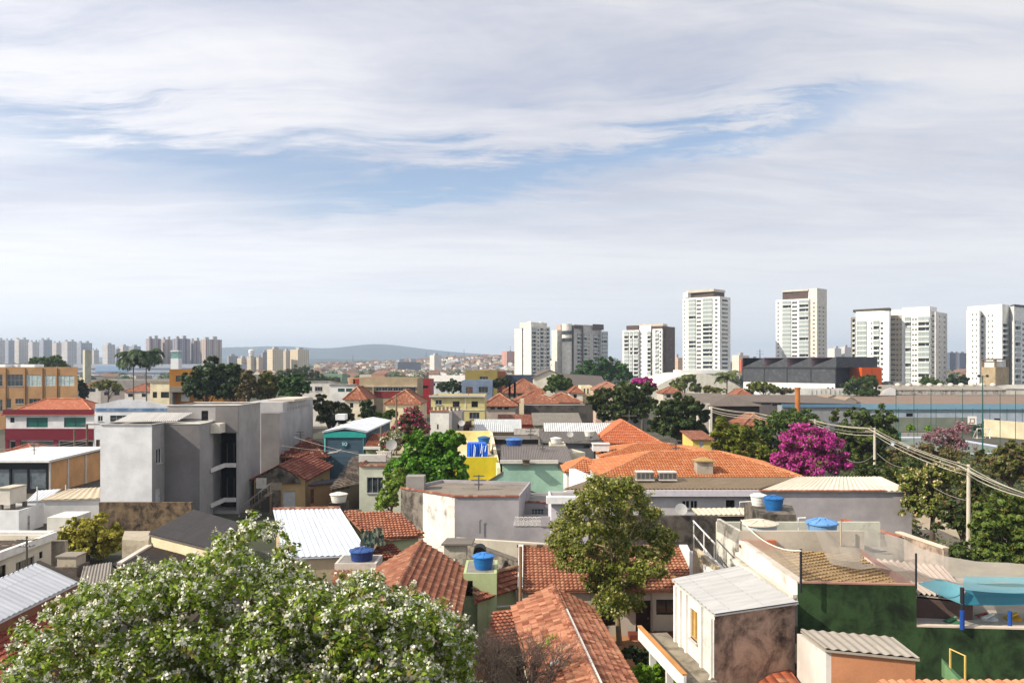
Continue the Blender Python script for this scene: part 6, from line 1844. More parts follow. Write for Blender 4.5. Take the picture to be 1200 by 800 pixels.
# white metal tile roof
ft = [Vector((-28.7, 33, 0)), Vector((-24.3, 33, 0)), Vector((-24.3, 45.2, 0)), Vector((-28.7, 45.2, 0))]
B = bld('house', 'house with a white ribbed metal roof and raw brick wall at the frame edge', 'house', ft, 0, plaster((150, 104, 80), .6, (84, 56, 44)), ('gv', 1.0, 'metal'), zt=2.95, near=True, oh=.12, roofspec=dict(c=(208, 210, 214), dirt=.18, pitch=.42), wins=[('r', 20, 726, 27, 738, 'hole')])
mb = MB(); mb.bar((-28.8, 45.35, 2.95), (-26.5, 45.35, 4.0), .25, .16); mb.bar((-26.5, 45.35, 4.0), (-24.1, 45.35, 2.92), .25, .16); mb.build('verge', plaster((84, 76, 68), .5), B.root)
qroof('lean_to', 'red tiled lean-to roof under the raw brick wall', 'shed', [Vector((-21.2, 29, 1.55)), Vector((-21.2, 43, 1.55)), Vector((-24.2, 43, 2.25)), Vector((-24.2, 29, 2.25))], 'tile', plaster((120, 84, 66), .6), spec=dict(c=((150, 64, 44), (178, 84, 58)), dirt=.3))
# grey roofs behind the flowering tree
GR1 = dict(c=(104, 98, 94), dirt=.45, dc=(64, 60, 58))
qroof('shed', 'dark grey fibre roof over a cream wall, at the foot of the retaining wall', 'shed', [PZ(174, 625.5, 3.2), PZ(252, 645, 3.2), PZ(285, 614, 3.6), PZ(227, 597.5, 3.6)], 'wave', plaster((226, 206, 170), .4, (150, 120, 90)), spec=GR1, group='dark grey roofs')
qroof('shed', 'lower dark brown grey roof with a pale gutter strip', 'shed', [PZ(130, 662, 2.0), PZ(214, 700, 2.0), PZ(250, 662, 2.3), PZ(176, 638, 2.3)], 'wave', plaster((170, 156, 136), .5), spec=dict(c=(82, 74, 70), dirt=.4, dc=(50, 46, 44)), group='dark grey roofs')
mb = MB(); mb.bar(PZ(140, 660, 2.15), PZ(178, 637, 2.45), .35, .14); tag(mb.build('gutter', plaster((206, 198, 186), .3)), 'pale mortar gutter along the lower dark roof', 'gutter')
qroof('shed', 'small grey roof beneath the box tank by the yellow green bush', 'shed', [PZ(92, 686, 1.9), PZ(128, 684, 1.9), PZ(131, 659, 2.2), PZ(98, 664, 2.2)], 'wave', plaster((160, 148, 130), .5), spec=dict(c=(146, 138, 128), dirt=.3), group='dark grey roofs')
mb = MB(); mb.prism([(gx(143, 57), 57), (gx(174, 56.6), 56.6), (gx(176, 60), 60), (gx(146, 60), 60)], 0, zy(632, 57)); tag(mb.build('yard_wall', plaster((190, 178, 156), .6, (120, 104, 88))), 'cream stub wall between the bush and the dark grey roof', 'wall')
t = thing('water_box', 'weathered grey box tank on a stand beside the small grey roof', 'water tank', (gx(82, 52), 52, zy(664, 52)), 'box tanks')
mb = MB(); c = PY(83, 656, 52); mb.box(c.x - .55, c.x + .65, 51.4, 52.6, c.z - .28, c.z + .32); mb.build('body', plaster((190, 178, 158), .6, (110, 98, 84)), t)
mb = MB(); mb.box(c.x - .62, c.x + .72, 51.33, 52.67, c.z + .32, c.z + .4); mb.build('lid', plaster((150, 140, 126), .5), t)
mb = MB(); mb.box(c.x - .7, c.x + .8, 51.2, 52.8, 0, c.z - .28); mb.build('stand', plaster((110, 100, 92), .6), t)
tree('bush', 'yellow green round bush below the white annex', 'bush', 102, 62, [(92, 628, 26, 22), (114, 622, 26, 20), (104, 642, 32, 20), (128, 638, 18, 20), (78, 640, 18, 16)], YG, 15000, .13, .2)
# dirty old house and neighbours
ft = [Vector((-27.2, 85.5, 0)), Vector((-21.8, 85.5, 0)), Vector((-21.8, 97, 0)), Vector((-27.2, 97, 0))]
B = bld('house', 'old house with a black mouldy gable and rust red tiled roof', 'house', ft, 0, plaster((190, 160, 116), .35, (90, 74, 56)), ('gv', 1.35, 'tile'), zt=3.1, near=True, oh=.35, roofspec=dict(c=((132, 62, 46), (150, 76, 56)), dirt=.25), wins=[('r', 373, 562, 379, 578, 'bdoor'), ('f', 331, 575, 346, 594, 'wdoor')])
MOLD = plaster((128, 118, 104), .98, (26, 24, 24))
plate(B.root, [(299, 566), (352, 566), (348, 560), (329, 545.5), (318, 549), (302, 560)], 85.15, .2, MOLD, 'mouldy_gable')
plate(B.root, [(299, 600), (328, 600), (328, 566), (299, 566)], 85.2, .15, MOLD, 'mouldy_wall')
i = 0
for x0, y0, x1, y1, Y, c, lab in ((300, 560, 312, 572, 82, (188, 182, 172), 'pale hanging board on the old shack'), (318, 566, 330, 574, 82, (150, 138, 120), 'brown plank on the old shack wall'), (306, 578, 318, 600, 81, (70, 66, 62), 'dark sheet leaning on the old shack')):
    a, b = PY(x0, y0, Y), PY(x1, y1, Y); mb = MB(); mb.box(a.x, b.x, Y, Y + .1, b.z, a.z); tag(mb.build('board', plaster(c, .6)), lab, 'board', 'clutter by the old house'); i += 1
for px0, py0, px1, py1 in ((281, 596, 306, 579), (281, 606, 306, 589)):
    pass
st = thing('metal_stair', 'rusty outdoor stair with handrails beside the grey stair block', 'stair', (gx(290, 79), 79, 0))
for s in (0, .9):
    mb = MB(); mb.bar((gx(280, 79), 79 + s, .2), (gx(316, 79), 79 + s, 2.6), .08, .25); mb.build('stringer', plain((84, 76, 70), .7), st)
    mb = MB(); mb.bar((gx(280, 79), 79 + s, 1.1), (gx(316, 79), 79 + s, 3.5), .05, .05); mb.build('handrail', plain((132, 126, 120), .6), st)
    for k in range(4): mb = MB(); x = gx(281 + k * 11, 79); z = .2 + 2.4 * k * 11 / 36; mb.bar((x, 79 + s, z), (x, 79 + s, z + .9), .05); mb.build('baluster', plain((120, 114, 108), .6), st)
mb = MB()
for k in range(10): mb.box(gx(281 + k * 3.6, 79), gx(284 + k * 3.6, 79), 79.05, 79.85, .25 + k * .24, .3 + k * .24)
mb.build('tread', plain((100, 92, 86), .8), st)
for px, y, t_, lab in ((464.5, 96, 462, 'tall thin dark pole beside the bougainvillea'), (317, 81, 569, 'rusty post before the mouldy gable'), (370, 100.5, 518, 'timber post beside the teal wall'), (446.5, 96, 500, 'rough timber post between the teal building and the bougainvillea')):
    p = Vector((gx(px, y), y, 0)); mb = MB(); mb.tube([p, PY(px, t_, y)], .12, 7); tag(mb.build('timber_post', bark_mat((130, 112, 92))), lab, 'post', 'posts of the old houses')
B = bld('house', 'cream house with a dark rust tiled hip roof behind the old house', 'house', quad_foot(334, 377, 99, 5), 530, plaster((220, 196, 140), .3), ('hip', 1.5, 'tile'), [('f', 335, 534, 345, 542, 'hole'), ('f', 352, 534, 360, 542, 'dark')], near=True, oh=.8, roofspec=dict(c=((112, 58, 44), (134, 72, 54)), dirt=.3))
# teal building with the round sign
TL = plaster((70, 92, 108), .2, (54, 74, 90)); TEAL = plain((44, 158, 150), .5)
B = bld('shop', 'slate blue blank wall with teal fascia and a round letter sign', 'building', quad_foot(380.5, 428.5, 100, 20), 505.3, TL, ('gv', .45, 'metal'), near=True, oh=.25, roofspec=dict(c=(214, 218, 222), dirt=.1, pitch=.5))
panel(B, 'f', 380, 505.4, 429, 512.5, TEAL, 'fascia', .15); panel(B, 'f', 380, 512.5, 381.6, 548, plain((110, 190, 186)), 'trim', .1); panel(B, 'f', 425.5, 512.5, 426.2, 548, plain((80, 150, 150)), 'trim', .08)
for py in (520, 528, 536, 544): panel(B, 'f', 382, py, 426, py + .35, plain((58, 80, 96)), 'joint', .015)
mb = MB(); c = PY(404, 520, 99.93); mb.tube([c, c + Vector((0, -.06, 0))], .40, 28); sg = mb.build('sign_disc', plain((16, 108, 126), .5), B.root)
fc = bpy.data.curves.new('sign_letters', 'FONT'); fc.body = 'SQ'; fc.size = .52; fc.align_x = 'CENTER'; fc.align_y = 'CENTER'; fc.extrude = .01
fo = bpy.data.objects.new('sign_letters', fc); COL.objects.link(fo)
bpy.context.view_layer.update()
fm = bpy.data.meshes.new_from_object(fo.evaluated_get(bpy.context.evaluated_depsgraph_get())); bpy.data.objects.remove(fo)
fm.transform(Matrix.Translation(c + Vector((0, -.085, 0)) - ORG[B.root.name]) @ Matrix.Rotation(math.radians(90), 4, 'X')); fm.materials.clear(); fm.materials.append(plain((228, 240, 240)))
link('sign_letters', fm, sg, ORG[B.root.name])
mb = MB()
for k, (x, y, w, h) in enumerate(((383, 531, 3, 1.2), (386, 530, 5, 1.6), (390.5, 529.2, 5, 1.3), (394.5, 527.7, 4, .9), (398, 526.6, 2, .7), (384.5, 541, 3, .8), (389, 540.3, 2, .6))):
    mb.obox(PY(x + w / 2, y, 99.985), Vector((w / 2 / F * 100, 0, .03)), Vector((0, .01, 0)), Zv * h / 2 / F * 100)
mb.build('peeled_patch', plain((226, 222, 212), .9), B.root)
mb = MB(); mb.box(gx(391, 110), gx(402, 110), 111, 113, zy(492, 111), zy(485.5, 111)); mb.build('roof_box', plain((226, 226, 226)), B.root)
B = bld('house', 'green walled cottage with a bright orange roof and white gutter, beside the teal fascia', 'house', quad_foot(428.8, 446, 98, 5), 524, plaster((150, 162, 110), .3), ('sf', 1.2, 'tile'), near=True, oh=.2)
panel(B, 'f', 426.5, 523, 447, 526, plain((226, 222, 216)), 'gutter', .4)
qroof('lean_to', 'dark lattice tiled roof over a shadowed porch', 'shed', [PZ(387, 573, 2.6), PZ(423, 566, 2.6), PZ(437, 531, 4.2), PZ(414, 535, 4.2)], 'tile', plaster((70, 62, 56), .6), spec=dict(c=((92, 80, 72), (136, 122, 110)), dirt=.6, dc=(44, 40, 38)), wins=[('f', 395, 556, 409, 573, 'hole')])
qroof('pergola', 'short dark corrugated awning at the cream side wall', 'awning', [PZ(360, 569, 2.5), PZ(391, 566, 2.5), PZ(396, 561, 2.7), PZ(368, 564, 2.7)], 'wave', plaster((150, 120, 84), .5), spec=dict(c=(70, 66, 70), dirt=.3), wins=[('f', 361, 573, 368, 590, 'bdoor')])
B = bld('house', 'pale green grey house with a sliding window and tiled roof edge', 'house', quad_foot(421, 472, 80, 9), 546, plaster((206, 208, 188), .2), ('flat', .1, plaster((120, 100, 84), .6)), [('f', 430, 559, 449, 577.5, 'alu'), ('f', 453, 579, 465, 594, 'bdoor')])
mb = MB(); [ridge(mb, a + Zv * B.z1, b + Zv * B.z1, .16, 0, .35) for a, b in ((B.foot[0], B.foot[1]), (B.foot[0], B.foot[3]))]; mb.build('edge_tiles', tile_mat((176, 96, 66), (140, 80, 58), .4), B.root)
mb = MB(); p0 = Vector((gx(437, 84), 84, B.z1)); mb.obox(p0 + Zv * .35, Vector((1.4, 0, 0)), Vector((0, .4, 0)), Zv * .35); mb.build('parapet', plaster((200, 196, 190), .3), B.root)
mb = MB()
for k in range(9): mb.obox(PY(443 + k * 2, 532.5, 84), Vector((.06, 0, 0)), Vector((0, .05, 0)), Zv * .3)
mb.obox(PY(451, 529, 84), Vector((.9, 0, 0)), Vector((0, .08, 0)), Zv * .05); mb.build('balustrade', plain((226, 218, 206)), B.root)
d = thing('satellite_dish', 'grey satellite dish above the pale green grey house', 'dish', PY(459, 536, 83)); mb = MB(); c = PY(459, 521.5, 82.8)
mb.lathe(Vector(), [(.01, 0), (.3, .04), (.55, .14), (.57, .15), (.3, .08), (.01, .04)], 20)
R_ = Matrix.Rotation(math.radians(70), 4, 'X'); mb.v = [c + R_ @ v for v in mb.v]; mb.build('dish', plain((150, 148, 146), .5), d); mb = MB(); mb.tube([PY(459, 537, 83), c], .06, 6); mb.build('mast', plain((110, 108, 104)), d)
t = tank('white plastic tub shaped water tank on a black stand', 397, 588, 76, 20, 11.5, plain((226, 222, 212), .6)); 
mb = MB(); z_ = zy(588, 76); mb.box(gx(387, 76), gx(407, 76), 75.3, 76.8, z_ - .9, z_); o = mb.build('stand', plain((34, 32, 34)), t)
mb = MB(); mb.prism([(gx(384, 74.5), 74.5), (gx(424, 74.5), 74.5), (gx(424, 77.2), 77.2), (gx(384, 77.2), 77.2)], 0, z_ - .9); tag(mb.build('yard_block', plaster((176, 150, 116), .7, (70, 58, 48))), 'ragged plaster block under the white tub tank', 'wall')
# white ribbed roof, tiled roofs around it
qroof('shed', 'big white ribbed metal roof beside the flowering tree', 'shed', [PZ(333, 654, 3.0), PZ(433, 650, 3.0), PZ(398, 595.5, 4.5), PZ(320, 597, 4.5)], 'metal', plaster((190, 170, 140), .4), spec=dict(c=(222, 228, 236), dirt=.06, pitch=.34), group=None)
mb = MB(); ridge(mb, PZ(320, 596.3, 4.55), PZ(398, 594.8, 4.55), .13); tag(mb.build('ridge_cap', tile_mat((186, 112, 80), (160, 96, 70), .4)), 'clay cap row along the top of the big white ribbed roof', 'ridge')
qroof('house', 'orange tiled roof over a pale green wall right beside the white ribbed roof', 'house', [PZ(435, 634, 3.2), PZ(497.5, 628.5, 3.2), PZ(467, 600, 4.3), PZ(403, 601, 4.3)], 'tile', plaster((200, 206, 160), .25), spec=dict(c=((178, 104, 70), (206, 132, 92)), dirt=.3), inset=.3)
qroof('lean_to', 'small dark red tiled lean-to below the pale green wall', 'shed', [PZ(430, 657, 2.5), PZ(476, 650, 2.5), PZ(459, 637.5, 2.9), PZ(431, 640, 2.9)], 'tile', plaster((150, 140, 110), .5), spec=dict(c=((128, 62, 44), (150, 80, 56)), dirt=.4))
def drape(label, pts, mat, seed, name='tarpaulin', cat='tarpaulin', amp=.18, n=12):
    """a loose sheet with folds over a quad"""
    a, b, c, d = [Vector(p) for p in pts]
    r = np.random.default_rng(seed); Hh = r.normal(size=(n + 1, n + 1)) * amp
    mb = MB(); up = (b - a).cross(d - a).normalized()
    G = [[a.lerp(b, i / n).lerp(d.lerp(c, i / n), j / n) + up * Hh[i][j] for j in range(n + 1)] for i in range(n + 1)]
    for i in range(n):
        for j in range(n): mb.face([G[i][j], G[i + 1][j], G[i + 1][j + 1], G[i][j + 1]])
    return tag(mb.build(name, mat, smooth=True), label, cat)
drape('torn green tarpaulin heaped on the orange tiled roof edge', [PZ(422, 642, 3.2), PZ(452, 638, 3.3), PZ(448, 619, 3.95), PZ(423, 622, 3.95)], plaster((66, 86, 78), .7, (130, 110, 84)), 4)
tank('navy blue water tank at the foot of the white ribbed roof', 424, 659.5, 47, 28, 18.5, DBLUE, lidmat=plain((54, 84, 140), .5))
B = bld('wall', 'white topped slab ledge carrying the navy tank', 'wall', quad_foot(392, 441, 46, 2.2), 660.2, plaster((206, 198, 186), .4), ('flat', .02))
qroof('lean_to', 'small ochre tiled roof below the navy tank', 'shed', [PZ(386, 690, 3.0), PZ(428, 690, 3.0), PZ(427, 663, 3.4), PZ(394, 663, 3.4)], 'tile', plaster((176, 150, 120), .5), spec=dict(c=((176, 110, 74), (196, 134, 96)), dirt=.25))
ft = [Vector((-7.7, 33, 0)), Vector((-2.6, 33, 0)), Vector((-2.6, 46, 0)), Vector((-7.7, 46, 0))]
B = bld('house', 'steep brown clay hip-like roof of the house beside the flowering tree', 'house', ft, 0, plaster((150, 150, 116), .5), ('gv', 1.55, 'tile'), zt=3.45, near=True, oh=.15, roofspec=dict(c=((150, 86, 58), (180, 114, 80)), dirt=.35, dc=(84, 50, 38)), wins=[('r', 546, 700, 552, 716, 'hole')])
# white and lilac houses of the middle
LIL = plaster((168, 163, 165), .25, (134, 128, 130)); 
ft = [PZ(470, 572, 4.95), PZ(533, 582, 4.95), PZ(608, 582, 4.95), Vector((gx(622, 70), 70, 0)), Vector((-6.2, 71.5, 0))]
for p in ft: p.z = 0
B = bld('house', 'lilac grey house with a black streaked white side wall and tile coping', 'house', ft, 0, LIL, ('flat', .25, plaster((140, 130, 118), .5)), zt=4.95, mats={0: 0, 4: 1, 'list': [plaster((238, 234, 222), .6, (120, 112, 102))]})
mb = MB(); a, b = ft[0], ft[1]; u2 = (b - a).normalized(); wall(mb, a + Vector((u2.y, -u2.x, 0)) * .012, u2, (b - a).length, 0, 4.93); mb.build('side_render', plaster((240, 236, 226), .62, (104, 96, 88)), B.root)
mb = MB(); o = ft[0] + Vector((u2.y, -u2.x, 0)) * .024; wall(mb, o, u2, 2.7, 0, 4.9); mb.build('mould_patch', plaster((150, 140, 128), .95, (58, 52, 48)), B.root)
mb = MB()
for a, b in ((ft[0], ft[1]), (ft[1], ft[2])): ridge(mb, a + Zv * 4.97, b + Zv * 4.97, .13, 0, .34)
mb.build('coping_tiles', tile_mat((176, 96, 70), (150, 80, 60), .3), B.root)
mb = MB(); c = PY(487, 565, 67.5); mb.box(c.x - .75, c.x + .75, 67, 68.4, 4.7, c.z + .55); mb.build('roof_box', plaster((156, 150, 144), .4), B.root)
mb = MB(); p = PY(562.5, 611, 61.85); mb.tube([p - Zv * .9, p + Zv * .1, p + Vector((.12, 0, .12))], .035, 6); mb.build('vent_pipe', plain((60, 58, 58)), B.root)
low_wall('pale ledge wall under the lilac house front', 534, 652, 58, 630.5, plaster((214, 204, 184), .35), .4, Y1=57, top1=638)
low_wall('grey stained garden wall sloping down beside the blue tank', 536, 606, 53, 632.5, plaster((170, 160, 146), .9, (70, 64, 58)), .3, Y1=49, top1=658, coping=plaster((120, 112, 102), .6))
B = bld('house', 'lilac back wall with a small louvred window above the breeze block rail', 'house', quad_foot(603, 654, 66, 5), 588.5, LIL, ('flat', .2), [('f', 622.5, 596, 637.5, 603, 'alu2')])
mb = MB(); ridge(mb, B.foot[0] + Zv * (B.z1 + .02), B.foot[1] + Zv * (B.z1 + .02), .12, 0, .34); mb.build('coping_tiles', tile_mat((176, 96, 70), (150, 80, 60), .3), B.root)
B = bld('terrace', 'lilac terrace wall with a white breeze block rail', 'terrace', quad_foot(602, 651, 60, 4.5), 616, LIL, ('flat', .03))
cg = MB(); a = PY(603, 616, 59.95); s_ = 5.2 / F * 60
for i in range(6):
    for j in range(2):
        c = a + Vector((s_ * (i + .5), .06, s_ * (j + .5)))
        for q in ((-1, 0), (1, 0), (0, -1), (0, 1)): cg.obox(c + Vector((q[0] * s_ * .46, 0, q[1] * s_ * .46)), Vector((s_ * (.04 if q[0] else .5), 0, 0)), Vector((0, .06, 0)), Zv * s_ * (.5 if q[0] else .04))
        for sg_ in (-1, 1): cg.bar(c + Vector((-s_ * .42, 0, -s_ * .42 * sg_)), c + Vector((s_ * .42, 0, s_ * .42 * sg_)), .1, .04)
cg.build('breeze_block_rail', plain((226, 220, 216), .7), B.root)
mb = MB(); p0, p1 = PY(633.5, 605, 60), PY(651, 616, 60); mb.box(p0.x, p1.x, 59.9, 60.1, p1.z - .01, p0.z); mb.build('parapet', LIL, B.root)
B = bld('house', 'white flat canopy slab house half behind the centre tree', 'house', quad_foot(646, 690, 58.5, 5), 588, plaster((206, 200, 206), .15), ('flat', .1)); panel(B, 'f', 640, 580.5, 690, 588.5, plain((238, 236, 232)), 'canopy_edge', .6)
# mint building, yellow building, dark terrace
MINT = plaster((156, 192, 172), .12, (130, 160, 146))
B = bld('house', 'mint green blank wall house with a grey roof', 'house', quad_foot(588.5, 669, 84, 9), 542, MINT, ('sf', .75, 'wave'), near=True, oh=.2, roofspec=dict(c=(118, 110, 106), dirt=.3))
panel(B, 'f', 586, 538.8, 654, 542.6, plain((206, 202, 192), .7), 'fascia', .35); panel(B, 'f', 654, 546, 662, 549, plaster((96, 88, 82), .3), 'vent', .2)
mb = MB(); p, q = PY(591, 564.5, 83.9), PY(656, 587, 83.9); mb.bar(p, q, .12, .09); mb.build('drain_pipe', plain((58, 56, 58)), B.root)
mb = MB(); mb.obox(PY(616.5, 541.5, 83.2), Vector((.35, 0, 0)), Vector((0, .3, 0)), Zv * .25); mb.obox(PY(616.5, 538.4, 83.1), Vector((.42, 0, 0)), Vector((0, .36, 0)), Zv * .04); mb.build('meter_box', plaster((120, 106, 92), .5), B.root)
lw = thing('wall', 'mint green sloping side wall below the yellow building', 'wall', (gx(575, 82), 82, 0)); plate(lw, [(557, 612), (590, 612), (590, 553), (586, 554.5), (557, 573)], 82.5, .25, MINT, 'panel')
mb = MB(); mb.bar(PY(557, 572.6, 82.6), PY(590, 552.6, 82.6), .4, .1); mb.build('coping', plaster((110, 90, 76), .5), lw)
YEL = plaster((204, 186, 44), .2, (166, 150, 50)); CRM = plaster((240, 222, 150), .12)
yb = thing('house', 'vivid yellow terrace house behind the mango tree', 'house', (gx(560, 88), 88, 0))
mb = MB(); mb.prism([(gx(528, 88), 88), (gx(582.5, 88), 88), (gx(582.5, 88), 88.3), (gx(528, 88), 88.3)], 0, zy(535.5, 88)); mb.build('wall', YEL, yb)
mb = MB(); mb.box(gx(540, 86), gx(577, 86), 85, 87.9, 0, zy(566, 86)); mb.build('lower_terrace', plaster((206, 188, 36), .1), yb)
xr = gx(583, 88)
mb = MB(); mb.prism([(xr, 86), (xr + .35, 86), (xr - .9, 102), (xr - 1.25, 102)], 0, [zy(548, 86), zy(548, 86), zy(506, 102), zy(506, 102)]); mb.build('side_parapet', plaster((244, 226, 186), .12), yb)
mb = MB(); mb.prism([(gx(527, 102), 102), (gx(575.5, 102), 102), (gx(575.5, 102), 102.4), (gx(527, 102), 102.4)], 0, zy(505, 102)); mb.build('rear_wall', CRM, yb)
mb = MB(); mb.box(gx(535, 95), xr - .2, 88.4, 101.8, 3.4, zy(535.5, 88) - .25); mb.build('roof_deck', plaster((226, 210, 180), .3), yb)
mb = MB(); mb.box(gx(535, 96), gx(562, 96), 95.5, 97.5, 4.5, zy(518, 96)); mb.build('low_block', plaster((240, 220, 170), .1), yb)
tp = thing('tarpaulin', 'bright blue tarpaulin with pale painted fold highlights over a stack on the yellow terrace', 'tarpaulin', (gx(560, 91), 91, zy(535.5, 88) - .25))
TB = plain((18, 96, 214), .35, var=.25); zb_, zt2 = zy(537, 91), zy(519.5, 91)
mb = MB(); n_ = 26
for k in range(n_):
    f0, f1 = k / n_, (k + 1) / n_
    x0, x1 = gx(547.5 + 24.5 * f0, 91), gx(547.5 + 24.5 * f1, 91)
    w0, w1 = .09 * math.sin(k * 1.9) + .05 * math.sin(k * 4.1), .09 * math.sin((k + 1) * 1.9) + .05 * math.sin((k + 1) * 4.1)
    dz0, dz1 = -.5 * max(0, f0 - .85) / .15, -.5 * max(0, f1 - .85) / .15
    mb.face([(x0, 90.6 + w0 * 1.6, zb_), (x1, 90.6 + w1 * 1.6, zb_), (x1, 90.9 + w1 * .5, zt2 + dz1), (x0, 90.9 + w0 * .5, zt2 + dz0)])
    mb.face([(x0, 90.9 + w0 * .5, zt2 + dz0), (x1, 90.9 + w1 * .5, zt2 + dz1), (x1, 92.6, zt2 + dz1 + .05), (x0, 92.6, zt2 + dz0 + .05)])
mb.build('sheet', TB, tp)
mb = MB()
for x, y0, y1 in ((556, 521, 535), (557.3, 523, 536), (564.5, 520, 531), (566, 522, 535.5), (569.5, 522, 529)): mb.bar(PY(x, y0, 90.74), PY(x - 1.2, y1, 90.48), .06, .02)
mb.build('painted_fold_highlight', plain((214, 226, 240), .5), tp)  # pale strips painted in for light catching the folds
tank('blue water tank behind the blue tarpaulin', 567, 519.5, 95, 14.5, 8.5, BLUE)
mb = MB(); mb.box(gx(560, 95), gx(574, 95), 94.2, 95.9, 4.6, zy(519.5, 95)); tag(mb.build('tank_stand', plaster((230, 210, 176), .3)), 'cream block under the tank behind the tarpaulin', 'stand')
B = bld('house', 'dark grey terrace wall holding the royal blue tank', 'house', quad_foot(574, 631, 100, 5), 513.5, plaster((58, 54, 54), .4), ('flat', .2))
panel(B, 'f', 574, 510.5, 631, 514.5, plaster((150, 146, 140), .5), 'gutter', .3)
mb = MB(); mb.box(gx(576, 94), gx(632, 94), 93.2, 99.9, 0, zy(526, 94)); mb.build('deck', plaster((96, 90, 86), .4), B.root)
tank('royal blue water tank on the dark terrace', 602.5, 524.5, 94, 19.5, 12, plain((30, 74, 140), .45), lidmat=plain((86, 128, 190), .5), stand=.3)
# mango and flowering shrubs
MANGO = leaf_mat((34, 74, 12), (86, 134, 24), (120, 150, 40), trans=.3)
tree('mango_tree', 'dense bright green mango tree before the yellow house', 'tree', 515, 74, [(492, 528, 24, 23), (516, 522, 26, 18), (480, 548, 28, 22), (508, 548, 34, 30), (532, 552, 18, 28), (498, 568, 30, 16), (526, 514, 16, 10)], MANGO, 26000, .17, .3, per=45)
tree('shrub', 'light green loose shrub hanging beside the pale green grey house', 'shrub', 462, 71, [(462, 568, 14, 14), (454, 582, 14, 12), (468, 556, 10, 10), (446, 592, 8, 8)], leaf_mat((92, 120, 34), (138, 158, 66), trans=.35), 6500, .13, .12)
tree('bougainvillea', 'deep magenta and green bougainvillea above the mango tree', 'tree', 485, 99, [(484, 490, 15, 11), (472, 500, 14, 12), (490, 502, 14, 12), (462, 516, 14, 12), (480, 512, 16, 12)], leaf_mat((58, 74, 34), (104, 110, 60), (120, 70, 60), trans=.2), 9000, .17, .2,
     extra=(leaf_mat((124, 20, 66), (168, 44, 96), (196, 120, 130), trans=.2), 2600, .15, None))
tree('shrub', 'pale flowered shrub below the bougainvillea', 'shrub', 455, 93, [(455, 522, 12, 10), (464, 512, 10, 10), (452, 532, 9, 7)], leaf_mat((92, 96, 50), (150, 150, 96), (200, 190, 160), trans=.25), 3600, .15, .1, extra=(WFL, 300, .14, None))
# ------------------------------------------------------------------ big orange roof and its neighbours
ORN = dict(c=((214, 118, 54), (232, 148, 82)), dirt=.14, dc=(130, 84, 56))
B = bld('house', 'long house behind with an orange roof ridge and a white box tank', 'house', quad_foot(706, 842, 86, 9), 535, plaster((200, 196, 190), .2), ('hip', .95, 'tile'), near=True, oh=.3, roofspec=ORN, wins=[('f', 690, 538, 700, 545, 'dark')])
ft = [Vector((7.6, 71.8, 0)), Vector((25.6, 71.8, 0)), Vector((25.6, 83.4, 0)), Vector((7.6, 83.4, 0))]
JB = bld('house', 'widest bright orange hip roof with a square chimney', 'house', ft, 0, plaster((206, 200, 204), .15), ('hip', 1.62, 'tile'), zt=5.15, near=True, oh=.1, roofspec=ORN)
ch = MB(); c = PY(826, 556.5, 72.6); zc = c.z; wch = 10.5 / F * 72.6
ch.prism([(c.x - wch, 72.1), (c.x + wch * .75, 72.1), (c.x + wch * .75, 73.4), (c.x - wch, 73.4)], 5.1, zy(541, 72.1)); ch.build('chimney', plaster((176, 166, 150), .55, (80, 72, 64)), JB.root)
chc = MB(); chc.prism([(c.x - wch * 1.2, 71.9), (c.x + wch * .95, 71.9), (c.x + wch * .95, 73.6), (c.x - wch * 1.2, 73.6)], zy(541, 72.1) + .01, zy(539.6, 72.1), bottom=True); 
zq = zy(539.6, 72.1)
chc.face([(c.x - wch * 1.1, 72.0, zq), (c.x + wch * .85, 72.0, zq), (c.x, 72.7, zq + .3)]); chc.face([(c.x + wch * .85, 72.0, zq), (c.x + wch * .85, 73.5, zq), (c.x, 72.7, zq + .3)]); chc.face([(c.x - wch * 1.1, 73.5, zq), (c.x - wch * 1.1, 72.0, zq), (c.x, 72.7, zq + .3)])
chc.build('chimney_cap', plaster((170, 140, 92), .4), JB.root)
bld('house', 'small low orange roof tucked at the end of the widest orange roof', 'house', quad_foot(664, 712, 79, 5), 551, plaster((232, 230, 226), .15), ('hip', .95, 'tile'), near=True, oh=.3, roofspec=ORN, wins=[('f', 672, 553, 676, 558, 'dark')])
mb = MB(); a, b = PY(667, 549, 74.5), PY(692, 560, 70.5); mb.prism([(a.x, a.y), (b.x, b.y), (b.x + .5, b.y + .3), (a.x + .5, a.y + .3)], 0, [a.z, b.z, b.z, a.z]); tag(mb.build('gable_wall', plain((236, 234, 230))), 'white slanting end wall between the mint wall and the widest orange roof', 'wall')
# grey corrugated front roof, lilac wall
fr = thing('house', 'lilac fronted house under a rusty grey corrugated roof with two air units', 'house', (gx(800, 68), 68, 0))
za, zb2 = zy(573.5, 68.2), 5.05
q = [Vector((gx(660, 68.2), 68.2, za)), Vector((gx(889, 68.2), 68.2, za)), Vector((gx(936, 71.75), 71.75, zb2)), Vector((gx(700, 71.75), 71.75, zb2))]
rm = MB(); rm.slab(q, .06); lay_waves(rm, *[p + Zv * .05 for p in q], pitch=.34, amp=.06, seg=6); rm.build('roof', sheet_mat((170, 150, 124), .4, (104, 90, 72), .3, False), fr)
xa, xb = gx(664, 68.5), gx(889, 68.5)
F0 = Vector((xa, 68.5, 0)); ops = [pxw(799, 586, 808.5, 595.5, F0, u_), pxw(809, 586, 817.5, 595.5, F0, u_), pxw(850.5, 585.5, 861, 594.5, F0, u_)]
mb = MB(); wall(mb, F0, u_, xb - xa, 0, za - .02, ops); wall(mb, Vector((xb, 68.5, 0)), Vector((0, 1, 0)), 3, 0, za - .02); mb.build('wall', plaster((208, 202, 200), .15, (170, 160, 162)), fr)
